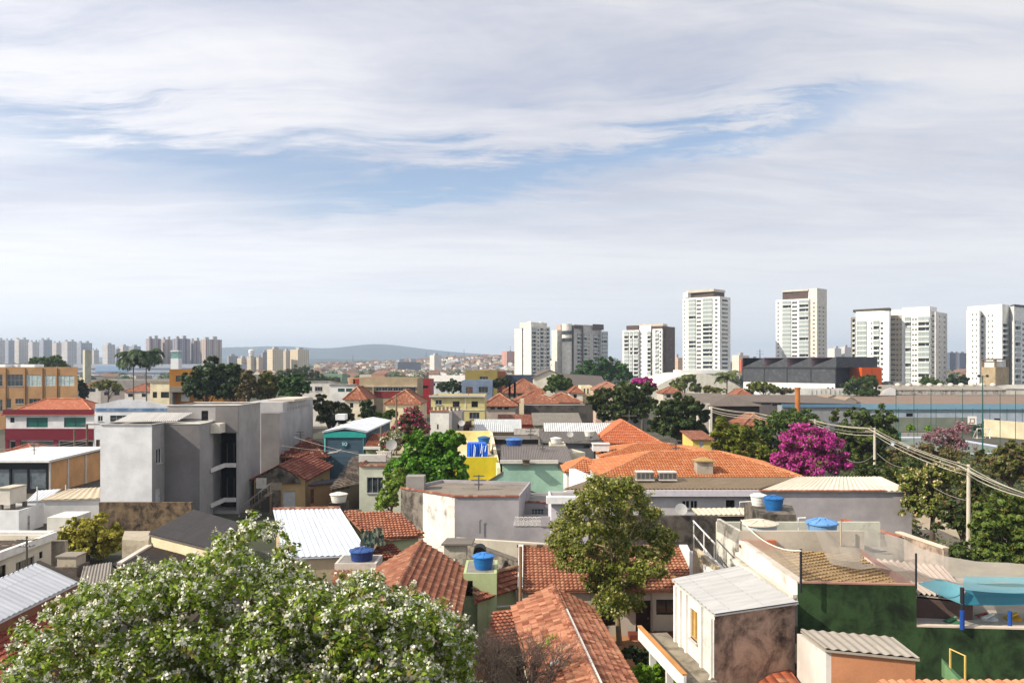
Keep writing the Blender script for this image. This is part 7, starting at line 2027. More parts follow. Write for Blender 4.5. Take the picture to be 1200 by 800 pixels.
window(fr, F0, u_, *ops[0], 'white'); window(fr, F0, u_, *ops[1], 'white'); window(fr, F0, u_, *ops[2], 'hole')
mb = MB(); mb.box(xa, xb + .1, 68.0, 68.5, zy(581, 68.2), za - .03); mb.build('gutter_box', plain((208, 202, 208), .6), fr)
def air_unit(label, px0, px1, py0, py1, Y):
    a, b = PY(px0, py0, Y), PY(px1, py1, Y)
    root = thing('air_conditioner', label, 'air unit', ((a.x + b.x) / 2, Y, b.z), 'air units on the corrugated roof')
    mb = MB(); mb.box(a.x, b.x, Y, Y + 1.0, b.z + .14, a.z - .08); mb.build('casing', plain((150, 146, 138), .5, .3), root)
    mb = MB(); mb.box(a.x - .02, b.x + .02, Y - .04, Y + 1.04, a.z - .08, a.z); mb.build('lid', plain((214, 210, 202), .5), root)
    mb = MB()
    for k in range(4): mb.box(a.x + .06 + (b.x - a.x) * k / 4, a.x + (b.x - a.x) * (k + 1) / 4 - .06, Y - .02, Y + .01, b.z + .22, a.z - .16)
    mb.build('grille', plain((84, 82, 80), .6), root)
    mb = MB(); mb.box(a.x - .03, b.x + .03, Y - .1, Y + 1.1, b.z + .04, b.z + .13); mb.build('base_frame', plain((204, 200, 194), .5), root)
    return root
air_unit('grey air unit on the corrugated roof, nearer the centre tree', 746, 766.5, 552.5, 563.5, 70.0)
air_unit('grey air unit on the corrugated roof, nearer the chimney', 772.5, 793, 552.8, 563.5, 70.0)
# pale roof house
pr = thing('house', 'long lilac blank wall house with a pale cream corrugated roof', 'house', (gx(980, 67), 67, 0))
q = [Vector((gx(889.5, 67), 67, zy(575.5, 67))), Vector((gx(1069, 67), 67, zy(575.5, 67))), Vector((gx(1032, 71.6), 71.6, 5.15)), Vector((gx(934, 71.6), 71.6, 5.15))]
rm = MB(); rm.slab(q, .06); lay_waves(rm, *[p + Zv * .04 for p in q], pitch=.35, amp=.03, seg=6); rm.build('roof', sheet_mat((226, 214, 192), .2, (170, 140, 110), .35, False), pr)
mb = MB(); F0 = Vector((gx(889.5, 67.2), 67.2, 0)); L_ = gx(1068.5, 67.2) - F0.x; wall(mb, F0, u_, L_, 0, q[0].z - .07); wall(mb, F0 + u_ * L_, Vector((-.33, .94, 0)), 4.6, 0, q[0].z - .07); mb.build('wall', plaster((180, 173, 174), .2, (140, 132, 134)), pr)
mb = MB(); ridge(mb, q[0] + Zv * .04, q[0].lerp(q[1], .82) + Zv * .04, .09, 0, .34); mb.build('edge_tiles', tile_mat((196, 104, 70), (180, 90, 60), .2), pr)
# cream tank, canopy and dark wall in the yard
B = bld('wall', 'tall dark yard wall behind the centre tree', 'wall', quad_foot(690, 842, 55, .4), 604.5, plaster((104, 96, 88), .9, (40, 37, 35)), ('flat', .02))
qroof('canopy', 'cream corrugated canopy in front of the lilac wall', 'canopy', [PZ(820, 604, 3.3), PZ(890, 603, 3.3), PZ(884, 595, 3.55), PZ(811, 596, 3.55)], 'wave', plaster((90, 84, 78), .6), spec=dict(c=(226, 210, 182), dirt=.15, pitch=.4))
tb = thing('tank_platform', 'black stained concrete tank platform in the yard', 'platform', (gx(900, 55), 55, 0)); zt3 = zy(599.5, 55)
mb = MB(); mb.prism([(gx(892, 54), 54), (gx(933, 54), 54), (gx(928, 57.5), 57.5), (gx(872, 60), 60)], 0, zt3); mb.build('block', plaster((128, 118, 106), .95, (30, 28, 27)), tb)
mb = MB(); mb.tube([(gx(867, 58), 58, zy(602, 58)), (gx(867, 58), 58, zy(588, 58)), (gx(884, 58), 58, zy(587, 58)), (gx(884, 58), 58, zy(577, 58))], .05, 6); mb.build('pipe', plain((230, 228, 222)), tb)
tank('white water tank partly behind the bright blue tank', 889, 590, 57.6, 19, 14, WTANK, z=zt3); tank('bright blue water tank on the stained platform', 906.5, 594.5, 55.8, 23, 17, BLUE, z=zt3)
# the court yard house behind the centre tree
DB = bld('house', 'low house with an orange tiled roof over shaded doors behind the centre tree', 'house', [Vector((.6, 45, 0)), Vector((10.4, 45, 0)), Vector((10.4, 50, 0)), Vector((.6, 50, 0))], 690, plaster((196, 186, 172), .3, (140, 124, 106)), ('sf', 1.0, 'tile'), near=True, oh=.25, roofspec=dict(c=((178, 104, 70), (210, 140, 98)), dirt=.25), zt=2.62,
         wins=[('f', 704, 703, 723, 733, 'door'), ('f', 745, 703, 762.5, 748, 'door'), ('f', 769, 702, 794, 720, 'dark')])
mb = MB(); mb.bar((.45, 44.7, 2.75), (.55, 50.2, 3.85), .3, .14); mb.build('verge', plain((214, 210, 204)), DB.root); mb = MB(); mb.bar((10.55, 44.7, 2.75), (10.6, 50.2, 3.85), .5, .14); mb.build('verge', plain((218, 214, 206)), DB.root)
mb = MB(); ridge(mb, (.3, 50.3, 3.75), (10.6, 50.3, 3.75), .14, 0, .4); mb.build('ridge_tiles', tile_mat((120, 84, 64), (96, 70, 56), .5), DB.root)
mb = MB(); mb.tube([(gx(764.5, 44.9), 44.85, 2.5), (gx(764.5, 44.9), 44.85, .1)], .05, 6); mb.build('downpipe', plain((180, 172, 164)), DB.root)
yd = MB(); yd.face([(-2, 30, .02), (14, 30, .02), (14, 45, .02), (-2, 45, .02)]); tag(yd.build('yard_paving', plaster((176, 128, 92), .4, (90, 64, 50))), kind='structure')
low_wall('red painted step along the shaded doors', 738, 800, 44.2, 744, plaster((120, 60, 46), .4), .7, top1=744)
# ridge roof running to the viewer
RT = dict(c=((150, 78, 48), (226, 148, 104)), dirt=.5, dc=(96, 66, 46))
ft = [Vector((1.35, 26, 0)), Vector((5.25, 26, 0)), Vector((4.05, 42.4, 0)), Vector((.15, 42.4, 0))]
CB = bld('house', 'mossy clay gable roof running towards the viewer with cracked tiles', 'house', ft, 0, plaster((190, 180, 160), .5), ('gv', 1.05, 'tile'), zt=2.4, near=True, oh=.15, roofspec=RT, wins=[('r', 735, 770, 740, 790, 'hole')])
mb = MB(); a, b = CB.rid[0]; sd = Vector((.16, 0, .03)); mb.bar(a + sd, (a + sd).lerp(b + sd, .75), .14, .05); mb.build('mortar_strip', plaster((214, 208, 198), .3), CB.root)
mb = MB(); mb.slab([PZ(645, 695, 3.42), PZ(650, 706, 3.42), PZ(652.5, 705, 3.44), PZ(648, 694, 3.44)], .03); mb.build('mortar_patch', plaster((220, 216, 208), .2), CB.root)
mb = MB(); mb.slab([PZ(644, 776, 2.95), PZ(667, 767, 3.1), PZ(668, 769.5, 3.1), PZ(645, 780, 2.95)], .04); mb.build('mortar_patch', plaster((224, 220, 214), .2), CB.root)
V = []
for k in range(90):
    t_ = rnd.random(); p = PZ(664 - 30 * t_ + rnd.gauss(0, 4), 738 + 20 * t_ + rnd.gauss(0, 3), 3.25 - .35 * t_)
    d_ = Vector((rnd.gauss(0, .5), rnd.gauss(0, .5), 1)).normalized() * rnd.uniform(.1, .3); w_ = Vector((rnd.gauss(0, .02), rnd.gauss(0, .02), 0)); V += [p - w_, p + d_ * .6 - w_, p + d_, p + w_]
w_ = leaf_obj('roof_weeds', np.array([tuple(v) for v in V]), LIME, None, tuple(PZ(650, 745, 3.2))); tag(w_, 'green weeds sprouting across the mossy gable roof', 'weeds')
qroof('house', 'rust stained small tiled roof beside the bright blue tank', 'house', [PZ(556, 706, 2.6), PZ(607.5, 688, 2.6), PZ(606, 664, 3.3), PZ(555, 677, 3.3)], 'tile', plaster((186, 196, 150), .45, (110, 110, 80)), spec=dict(c=((146, 76, 52), (180, 106, 72)), dirt=.5, dc=(80, 54, 40)), inset=.25)
mb = MB(); ridge(mb, PZ(555, 677, 3.36), PZ(606, 664, 3.36), .14, 0, .38); tag(mb.build('ridge_cap', tile_mat((190, 150, 110), (150, 110, 80), .4)), 'mortared cap tiles above the rust stained roof', 'ridge')
qroof('lean_to', 'low tiled lean-to against the mossy gable roof', 'shed', [PZ(570, 760, 1.9), PZ(610, 756, 1.9), PZ(611, 712, 2.35), PZ(577, 716, 2.35)], 'tile', plaster((150, 140, 120), .5), spec=dict(c=((168, 88, 56), (190, 108, 72)), dirt=.3))
mb = MB(); mb.bar(PZ(556, 712, 2.0), PZ(609, 709, 2.0), .06, .06); tag(mb.build('pipe', plain((206, 206, 204))), 'thin pale pipe crossing the green wall', 'pipe')
gp = MB(); p = Vector((gx(609.5, 43.2), 43.2, 0)); gp.tube([p, PY(610, 640, 43.2)], .09, 8); tag(gp.build('timber_post', bark_mat((150, 120, 90))), 'brown wooden pole between the two tiled roofs', 'post')
B = bld('house', 'green plaster walled annex under the bright blue tank', 'house', quad_foot(543, 582, 43.5, 3), 671.5, plaster((186, 200, 150), .4, (100, 96, 70)), ('flat', .02), [('f', 544, 680, 554, 700, 'hole')])
tank('sky blue water tank between the brown roof and the rust stained roof', 566.5, 671, 44.6, 25, 18, plain((36, 108, 174), .45), z=B.z1, lidmat=plain((62, 132, 204), .45))
sb = thing('water_box', 'old grey slatted box tank on a concrete frame', 'water tank', (gx(538, 48), 48, 0), 'box tanks'); c = PY(536, 645, 48)
mb = MB(); mb.box(c.x - .75, c.x + .55, 47.5, 48.8, c.z - .35, c.z + .42); mb.build('body', plaster((206, 196, 178), .7, (110, 100, 88)), sb)
mb = MB(); mb.slab([(c.x - .9, 47.3, c.z + .55), (c.x + .9, 47.3, c.z + .55), (c.x + 1.0, 49, c.z + .55), (c.x - .7, 49, c.z + .55)], .1); mb.build('cover_slab', plaster((120, 112, 104), .5), sb)
for x in (-.65, .45): mb = MB(); mb.box(c.x + x - .1, c.x + x + .1, 47.5, 47.75, 0, c.z - .35); mb.build('leg', plaster((170, 160, 144), .6), sb)
mb = MB(); mb.tube([(c.x + 1.3, 48.2, c.z - .2), (c.x + 1.3, 49.2, c.z - .2)], .38, 16); tag(mb.build('drum', plain((44, 42, 42), .6)), 'dark open drum beside the grey box tank', 'drum')
# white roofed stained house
SR = [PZ(837, 720.5, 5.0), PZ(936, 706, 5.0), PZ(866, 663.5, 5.1), PZ(787.5, 679, 5.1)]
sh = thing('house', 'two storey house with a white sheet roof and brown mould stained front wall', 'house', (SR[0].x, SR[0].y, 0))
rm = MB(); rm.slab(SR, .06); lay_waves(rm, SR[1] + Zv * .04, SR[2] + Zv * .04, SR[3] + Zv * .04, SR[0] + Zv * .04, pitch=.42, amp=.018, seg=4, square=True); rm.build('roof', sheet_mat((200, 198, 194), .25, (150, 142, 132), .4, False), sh)
cc = sum(SR, Vector()) / 4; ft = [Vector((cc.x + (p.x - cc.x) * .95, cc.y + (p.y - cc.y) * .93, 0)) for p in SR]
uf = (ft[1] - ft[0]).normalized(); ul = (ft[0] - ft[3]).normalized(); Lf, Ll = (ft[1] - ft[0]).length, (ft[0] - ft[3]).length
mb = MB(); wall(mb, ft[0], uf, Lf, 0, 4.92); mb.build('front_wall', plaster((190, 160, 140), .93, (52, 40, 38), scale=.8), sh)
wl_ = pxw(816, 705, 826.5, 737, ft[3], ul); wl_ = (min(wl_[0], wl_[1]), max(wl_[0], wl_[1]), wl_[2], wl_[3])
wl_ = (Ll * .42, Ll * .60, 3.15, 4.45)
mb = MB(); wall(mb, ft[3], ul, Ll, 0, 4.96, [wl_]); wall(mb, ft[1], (ft[2] - ft[1]).normalized(), (ft[2] - ft[1]).length, 0, 4.96); wall(mb, ft[2], (ft[3] - ft[2]).normalized(), (ft[3] - ft[2]).length, 0, 4.96); mb.build('side_wall', plaster((238, 232, 220), .55, (120, 108, 90)), sh)
window(sh, ft[3], ul, *wl_, 'shut')
nl = Vector((ul.y, -ul.x, 0))
for f_ in (.02, .16, .32, .7): mb = MB(); mb.obox(ft[3] + ul * (Ll * f_ + .1) + nl * .05 + Zv * 3.6, ul * .09, nl * .06, Zv * 1.3); mb.build('pilaster', plaster((240, 236, 228), .3), sh)
mb = MB(); mb.tube([ft[0] + nl * .15 + Zv * 4.8, ft[0] + nl * .15 + Zv * 2.45, ft[0] + nl * .3 + Zv * 2.2, ft[0] + nl * .3], .06, 8); mb.build('downpipe', plain((220, 216, 208)), sh)
mb = MB(); a, b = ft[3] - ul * 1.1, ft[0] + ul * .3; mb.slab([a + nl * 1.3 + Zv * 2.35, b + nl * 1.3 + Zv * 2.35, b + Zv * 2.35, a + Zv * 2.35], .15); mb.build('balcony_slab', plaster((150, 140, 122), .7, (70, 62, 54)), sh)
mb = MB(); mb.obox((a + b) / 2 + nl * 1.36 + Zv * 2.38, ul * ((b - a).length / 2), nl * .06, Zv * .3); mb.build('fascia', plain((236, 232, 226), .7), sh)
mb = MB(); mb.obox((a + b) / 2 + nl * 1.36 + Zv * 2.715, ul * ((b - a).length / 2), nl * .1, Zv * .035); mb.build('fascia_cap', plaster((196, 140, 84), .2), sh)
for f_ in (.25, .62, .98): mb = MB(); p = a.lerp(b, f_) + nl * 1.2; mb.box(p.x - .14, p.x + .14, p.y - .14, p.y + .14, 0, 2.2); mb.build('pillar', plain((232, 228, 222), .7), sh)
mb = MB(); p = a.lerp(b, .8) + nl * .02; mb.obox(p + Zv * 1.05, ul * .42, nl * .04, Zv * 1.05); mb.build('door', plain((120, 70, 48)), sh)
rl = thing('hand_railing', 'white metal handrails of a rooftop stair beside the dark yard wall', 'railing', PZ(812, 640, 3.4))
pts = [(812.5, 610), (838, 637)], [(813, 627), (839, 659)]
for (a_, b_) in pts: mb = MB(); mb.tube([PY(*a_, 46), PY(*b_, 42.5)], .045, 6); mb.build('rail', plain((222, 218, 210)), rl)
for k in range(3): mb = MB(); x = 813 + k * 12; mb.tube([PY(x, 611 + k * 12, 46 - k * 1.6), PY(x, 646 + k * 9, 46 - k * 1.6)], .04, 6); mb.build('post', plain((206, 202, 194)), rl)
low_wall('cream stair flank wall below the white handrails', 812, 838, 45, 642, plaster((206, 190, 160), .6), .3, Y1=42, top1=664); low_wall('white painted valley strip wall beside the tiled roof', 808, 832, 46.5, 645, plaster((236, 234, 230), .2), .9, Y1=42.2, top1=668)
# terrace building with green wall
GW = plaster((58, 84, 48), .9, (22, 30, 18), scale=.7); gbld = thing('house', 'terrace building with a mossy dark green wall and grey parapets', 'building', (gx(1000, 35.6), 35.6, 0))
g0, g1 = PZ(934.5, 683, 5.35), PZ(1074, 686, 5.35); g2 = PZ(1400, 737, 3.6)
u3 = (g1 - g0); u3.z = 0; u3.normalize()
mb = MB(); wall(mb, Vector((g0.x, g0.y, 0)), u3, (g1 - g0).length, 0, 5.35); wall(mb, Vector((g1.x, g1.y, 0)), u3, 12, 0, zy(737, 35.2)); mb.build('green_wall', GW, gbld)
mb = MB(); n3 = Vector((-u3.y, u3.x, 0)); mb.prism([(p.x, p.y) for p in (g0, g1, g1 + n3 * .2, g0 + n3 * .2)], 5.35, 5.41); mb.build('coping', plain((206, 150, 130), .8), gbld)
mb = MB(); e_ = g1 + u3 * 12; zl = zy(737, 35.2); mb.prism([(p.x, p.y) for p in (g1 + u3 * .02, e_, e_ + n3 * .25, g1 + n3 * .25 + u3 * .02)], zl, zl + .07); mb.build('coping', plain((214, 196, 176), .8), gbld)
dk = MB(); dk.face([tuple(g1 + n3 * .2 + Zv * (zl - .1 - g1.z)), tuple(e_ + n3 * .2 + Zv * (zl - .1 - g1.z)), tuple(e_ + n3 * 9 + Zv * (zl - .1 - g1.z)), tuple(g1 + n3 * 9 + Zv * (zl - .1 - g1.z))]); dk.build('play_deck', plaster((186, 170, 160), .3), gbld)
mb = MB(); wall(mb, Vector((g1.x, g1.y, 0)), n3, 8, 0, 5.35); mb.build('step_wall', plaster((150, 120, 116), .4), gbld)
PAR = plaster((196, 186, 170), .35, (140, 130, 118)); Yp = 43
p0, p1 = PY(866, 622, Yp), PY(1013, 621, Yp)
mb = MB(); mb.prism([(p0.x, Yp), (p1.x, Yp), (p1.x, Yp + .2), (p0.x, Yp + .2)], 3.5, p0.z); mb.build('parapet', PAR, gbld)
w0, w1 = PY(840, 611.5, 46.5), PY(866, 622, Yp)
mb = MB(); d3 = Vector((w1.x - w0.x, w1.y - w0.y, 0)).normalized(); wall(mb, Vector((w0.x, w0.y, 0)), d3, math.hypot(w1.x - w0.x, w1.y - w0.y), 2.5, w1.z); mb.prism([(w0.x, w0.y), (w1.x, w1.y), (w1.x - d3.y * .2, w1.y + d3.x * .2), (w0.x - d3.y * .2, w0.y + d3.x * .2)], 5.5, w1.z + .001); mb.build('streaked_wall', plaster((226, 220, 206), .8, (70, 64, 58)), gbld)
r0, r1 = PY(840, 611.5, 46.5), PY(960, 611.5, 46.5)
mb = MB(); mb.prism([(r0.x, 46.5), (r1.x + 3.5, 46.5), (r1.x + 3.5, 46.7), (r0.x, 46.7)], 2.5, r0.z); mb.build('rear_parapet', plaster((206, 204, 186), .35), gbld)
mb = MB(); mb.box(p0.x + .2, p1.x + 1.5, Yp + .2, 46.5, 3.5, 5.0); mb.build('tank_room_floor', plaster((150, 144, 134), .4), gbld)
# sloping tiled patches between wall and parapet
lp = [PY(866, 636, 42.9), PY(934.5, 682, 36)]
mb = MB(); d4 = Vector((lp[1].x - lp[0].x, lp[1].y - lp[0].y, 0)).normalized(); n4 = Vector((-d4.y, d4.x, 0)); a4, b4 = Vector((lp[0].x, lp[0].y, 0)), Vector((lp[1].x, lp[1].y, 0))
mb.prism([(a4.x, a4.y), (b4.x, b4.y), (b4.x + n4.x * .35, b4.y + n4.y * .35), (a4.x + n4.x * .35, a4.y + n4.y * .35)], 3.4, [5.75, 5.42, 5.42, 5.75]); mb.build('flank_parapet', plaster((238, 230, 218), .55, (130, 120, 108)), gbld)
mb = MB(); mb.bar(a4 - n4 * .1 + Zv * 5.05, b4 - n4 * .1 + Zv * 4.75, .22, .16); mb.bar(a4 - n4 * .25 + Zv * 4.75, b4 - n4 * .25 + Zv * 4.4, .5, .12); mb.build('ledge', plaster((232, 222, 206), .4), gbld)
TY = dict(c=((176, 140, 84), (196, 160, 100)), dirt=.55, dc=(96, 78, 58))
ra = [g0 + n3 * .3 + Zv * -.5 + u3 * .7, g1 + n3 * .3 + Zv * -.5, PY(1013, 650, 42.6), PY(872, 641, 42.8)]
make_roof(gbld, [ra], [], 'tile', True, TY, .06, 'low_tiled_roof')
mb = MB(); ridge(mb, PY(866, 640.5, 42.7), PY(985, 660, 42.0), .14, 0, .36); mb.build('ridge_tiles', tile_mat((150, 84, 60), (170, 100, 70), .3), gbld)
mb = MB(); mb.box(p0.x + .1, p0.x + 1.9, Yp - .25, Yp - .02, 4.7, zy(632, Yp)); mb.build('brick_step', plaster((176, 104, 74), .4), gbld)
# striped corrugated roof
q = [PY(1066, 696, 37.2), PY(1140, 704, 36.8), PY(1104, 664, 41), PY(1012, 655, 41.5)]
sr = thing('shed', 'dark and pale striped corrugated roof under the white netting', 'shed', (q[0].x, q[0].y, 3.5)); rm = MB(); rm.slab(q, .05); lay_waves(rm, *[p + Zv * .07 for p in q], pitch=.26, amp=.07, seg=6); rm.build('roof', sheet_mat((186, 170, 158), .3, (90, 76, 70), .36, False), sr)
mb = MB(); mb.prism([(p.x, p.y) for p in q], 3.4, [p.z - .12 for p in q], top=False); mb.build('wall', plaster((104, 82, 76), .5), sr)
# netting, posts and ropes
PO = plain((40, 40, 46), .5)
def pole(label, px, py0, py1, Y, r=.05, mat=PO, group='net posts', name='net_post'):
    mb = MB(); mb.tube([PY(px, py1, Y), PY(px, py0, Y)], r, 8); return tag(mb.build(name, mat), label, 'post', group)
pole('dark net post at the green wall corner', 938.5, 643, 694, 35.4, .055); pole('dark net post where the green wall drops', 1073.5, 648, 690, 35.0, .045)
pole('slim net post on the streaked wall', 868.5, 609, 640, 43.1, .04); pole('pale net post behind the grey parapet', 985.5, 610, 662, 42.6, .045, plain((176, 160, 140)))
def net(label, grid, mat, name='netting'):
    mb = MB()
    for i in range(len(grid) - 1):
        for j in range(len(grid[0]) - 1): mb.face([grid[i][j], grid[i + 1][j], grid[i + 1][j + 1], grid[i][j + 1]])
    return tag(mb.build(name, mat, smooth=True), label, 'netting')
NM = net_mat((214, 200, 182), .42); NM2 = net_mat((226, 216, 200), .62); NM3 = net_mat((120, 110, 100), .3)
def span(a, b, sag, n=16): return [a.lerp(b, k / n) - Zv * sag * 4 * (k / n) * (1 - k / n) for k in range(n + 1)]
t1 = span(PY(868.5, 612, 43.1), PY(938.5, 648, 35.4), .35); b1_ = span(PY(868.5, 638, 43.0), PY(938.5, 684, 35.4), 0)
net('fine beige safety net sagging along the flank parapet', [[t1[k].lerp(b1_[k], j / 6) for j in range(7)] for k in range(17)], NM)
t2 = span(PY(938.5, 646, 35.4), PY(1073.5, 654, 35.0), .3); b2_ = span(PY(938.5, 683, 35.5), PY(1073.5, 686, 35.2), 0)
net('dark mesh net fixed along the top of the green wall', [[t2[k].lerp(b2_[k], j / 6) for j in range(7)] for k in range(17)], NM3)
A = [PY(955, 622, 42.4), PY(1035, 622, 47), PY(1105, 652, 44.0), PY(1260, 668, 42)]; Bq = [PY(985, 664, 38.8), PY(1060, 668, 38.3), PY(1120, 682, 37.6), PY(1260, 684, 37.5)]
gr = []
for k in range(25):
    f_ = k / 24 * 3; i = min(2, int(f_)); t_ = f_ - i
    p, q_ = A[i].lerp(A[i + 1], t_), Bq[i].lerp(Bq[i + 1], t_)
    gr.append([p.lerp(q_, j / 8) - Zv * .5 * math.sin(math.pi * j / 8) + Zv * .06 * math.sin(k * 1.3 + j) for j in range(9)])
net('large pale shade net stretched over the striped roof', gr, NM2)
mb = MB(); mb.tube(span(PY(868.5, 609, 43.1), PY(938.5, 645, 35.3), .45, 12), .035, 5); tag(mb.build('rope', plain((226, 214, 196))), 'pale rope sagging from the streaked wall to the corner post', 'rope')
tank('faded pale blue tank sunk behind the streaked wall', 890, 629, 44.7, 42, 20, plain((196, 206, 204), .6), z=5.55, lidmat=plain((206, 196, 176), .6)); tank('faded blue tank behind the grey parapet', 963, 632, 44.9, 35, 26, PBLUE, z=5.3, lidmat=plain((104, 152, 204), .5))
mb = MB(); mb.tube([PY(935.5, 624, 44.5), PY(935.5, 606.5, 44.5), PY(944, 606.5, 44.5)], .05, 6); tag(mb.build('pipe', plain((232, 230, 224))), 'white plumbing pipe beside the faded blue tank', 'pipe')
# shade sails
def sail(label, corners, mat, sag=.35, n=12, name='shade_sail'):
    a, b, c, d = [Vector(p) for p in corners]; mb = MB()
    G = [[a.lerp(b, i / n).lerp(d.lerp(c, i / n), j / n) - Zv * sag * 4 * (i / n) * (1 - i / n) * math.sin(math.pi * (.15 + .85 * j / n)) for j in range(n + 1)] for i in range(n + 1)]
    for i in range(n):
        for j in range(n): mb.face([G[i][j], G[i + 1][j], G[i + 1][j + 1], G[i][j + 1]])
    return tag(mb.build(name, mat, smooth=True), label, 'shade sail', 'blue shade sails')
sail('pale sky blue shade sail with its corner on the dark pole', [PY(1075, 683, 36.3), PY(1128, 708, 35.2), PY(1128, 686, 36.4), PY(1100, 678, 38.5)], net_mat((116, 184, 198), .93), .12)
sail('bright blue shade sail stretching out of the frame', [PY(1128, 690, 35.4), PY(1240, 692, 35.6), PY(1240, 676, 39), PY(1130, 675, 39)], net_mat((140, 196, 206), .9), .3)
sail('deeper teal shade sail below the bright blue one', [PY(1127, 708, 35.6), PY(1240, 705, 35.6), PY(1240, 691, 37.6), PY(1132, 690, 37.2)], net_mat((52, 142, 168), .95), .2)
pole('tall dark pole holding the shade sails', 1127.5, 688, 737, 35.3, .09, PO, 'sail poles', 'sail_pole')
mb = MB(); mb.tube([PY(1127.5, 737, 35.2), PY(1127.5, 715, 35.2)], .1, 8); tag(mb.build('post_sleeve', plain((30, 74, 150))), 'blue padded sleeve at the base of the sail pole', 'sleeve')
pole('short blue rail post on the play deck', 1183.5, 716, 737, 35.5, .09, plain((30, 74, 150)), 'sail poles', 'sail_pole')
for k, (px0, px1, py0, py1, Y, c, lab) in enumerate(((1075, 1122, 713, 722, 38, (150, 128, 124), 'pinkish bench wall on the play deck, lower one'), (1118, 1260, 712, 716, 40.5, (196, 160, 150), 'long pinkish bench along the back of the play deck'), (1076, 1104, 698, 713, 39.5, (66, 110, 170), 'blue painted board at the deck corner'), (1100, 1165, 700, 712, 41.5, (58, 104, 160), 'blue back board beneath the sails'), (1166, 1190, 706, 716, 41, (150, 140, 120), 'patterned poster board on the deck'))):
    a, b = PY(px0, py0, Y), PY(px1, py1, Y); mb = MB(); mb.box(a.x, b.x, Y, Y + .3, zl - .1, a.z); tag(mb.build('bench' if k < 2 else 'board', plaster(c, .4)), lab, 'bench' if k < 2 else 'board', 'things on the play deck')
for lab, px, py, Y, s, c in (('red toy slide on the play deck', 1154, 728, 37, .28, (170, 36, 40)), ('white toy house on the play deck', 1162, 729, 36.6, .3, (224, 220, 216)), ('yellow toy bin beside the blue rail post', 1190, 728, 36.6, .3, (214, 160, 40)), ('white round toy table on the deck', 1112, 722, 37.5, .32, (220, 214, 206)), ('green toy bench on the deck', 1118, 733, 36.2, .3, (70, 120, 84))):
    t_ = thing('toy', lab, 'toy', PY(px, py, Y) - Zv * .5, 'toys on the play deck'); p = PY(px, py, Y); mb = MB(); mb.prism([(p.x - s, Y), (p.x + s, Y), (p.x + s * .8, Y + .5), (p.x - s * .8, Y + .5)], zl - .1, [p.z, p.z + .15, p.z + .25, p.z + .1]); mb.build('body', plain(c, .5), t_)
    mb = MB(); mb.bar((p.x - s * .7, Y + .2, p.z + .12), (p.x + s * .9, Y + .3, p.z + .3), .12, .08); mb.build('top', plain(tuple(min(255, v + 25) for v in c), .5), t_)
# orange hut, frame and ridge at the bottom edge
q = [PZ(1000, 750, 3.0), PZ(1079, 772, 3.0), PZ(1050, 744, 3.55), PZ(938, 738, 3.55)]
q = [PY(967, 761, 29.5), PY(1078, 772, 29.0), PY(1046, 747, 32.8), PY(938, 738, 33.6)]
B = qroof('hut', 'orange walled hut with a weathered grey corrugated roof at the green wall', 'hut', q, 'wave', plaster((200, 138, 100), .35, (150, 104, 80)), spec=dict(c=(176, 166, 152), dirt=.4, pitch=.34), inset=.12)
low_wall('white stained boundary wall between the hut and the mould stained house', 934, 968, 33.8, 742, plaster((226, 216, 206), .4, (150, 130, 120)), .2, Y1=29.6, top1=765)
mb = MB(); a, b = PY(1113.5, 760, 30), PY(1131, 768, 29.2); mb.tube([a - Zv * 1.6, a, b, b - Zv * 1.6], .04, 6); tag(mb.build('handrail', plain((214, 180, 100), .5)), 'thin yellow pipe handrail frame before the green wall', 'railing')
mb = MB(); mb.prism([(a.x - .2, a.y), (b.x, b.y), (b.x + .3, b.y + .6), (a.x, a.y + .6)], 0, [a.z - .55, b.z - 1.1, b.z - 1.1, a.z - .55]); tag(mb.build('stair_flank', plaster((110, 150, 104), .3)), 'pale green stair flank under the yellow handrail', 'wall')
qroof('house', 'clay tile ridge of a nearby roof along the bottom of the frame', 'house', [Vector((9.5, 19.6, 5.9)), Vector((16, 19.6, 5.9)), Vector((16, 22, 6.42)), Vector((9.9, 22, 6.42))], 'tile', plaster((190, 170, 150), .4), spec=dict(c=((222, 128, 76), (236, 152, 98)), dirt=.1))
tr_ = [PZ(886, 805, 2.3), PZ(945, 800, 2.3), PZ(925, 785, 2.35), PZ(905, 786, 2.35)]
mb = MB(); mb.slab([PZ(860, 818, 2.2), PZ(946, 812, 2.2), PZ(925, 783, 2.2), PZ(912, 783, 2.2)], .12); tag(mb.build('porch_roof', tile_mat((186, 84, 40), (206, 104, 54), .15, (90, 60, 44), True, .4, .4)), 'orange quarry tile porch top below the mould stained wall', 'porch')
# boundary walls running towards the street
low_wall('weathered boundary wall with clay coping behind the pale net', 985, 1052, 57, 609, plaster((110, 96, 84), .85, (40, 36, 34)), .3, Y1=52, top1=630, coping=tile_mat((206, 112, 70), (180, 92, 60), .3))
low_wall('pale capped boundary wall nearer the street trees', 1050, 1106, 53, 624, plaster((196, 170, 150), .7, (70, 60, 52)), .3, Y1=48.5, top1=643, coping=plaster((222, 200, 178), .3))
rd = MB(); rd.face([(34, 60, .015), (41, 60, .015), (47, 95, .015), (40, 95, .015)]); tag(rd.build('street', plaster((176, 160, 136), .4)), kind='structure')
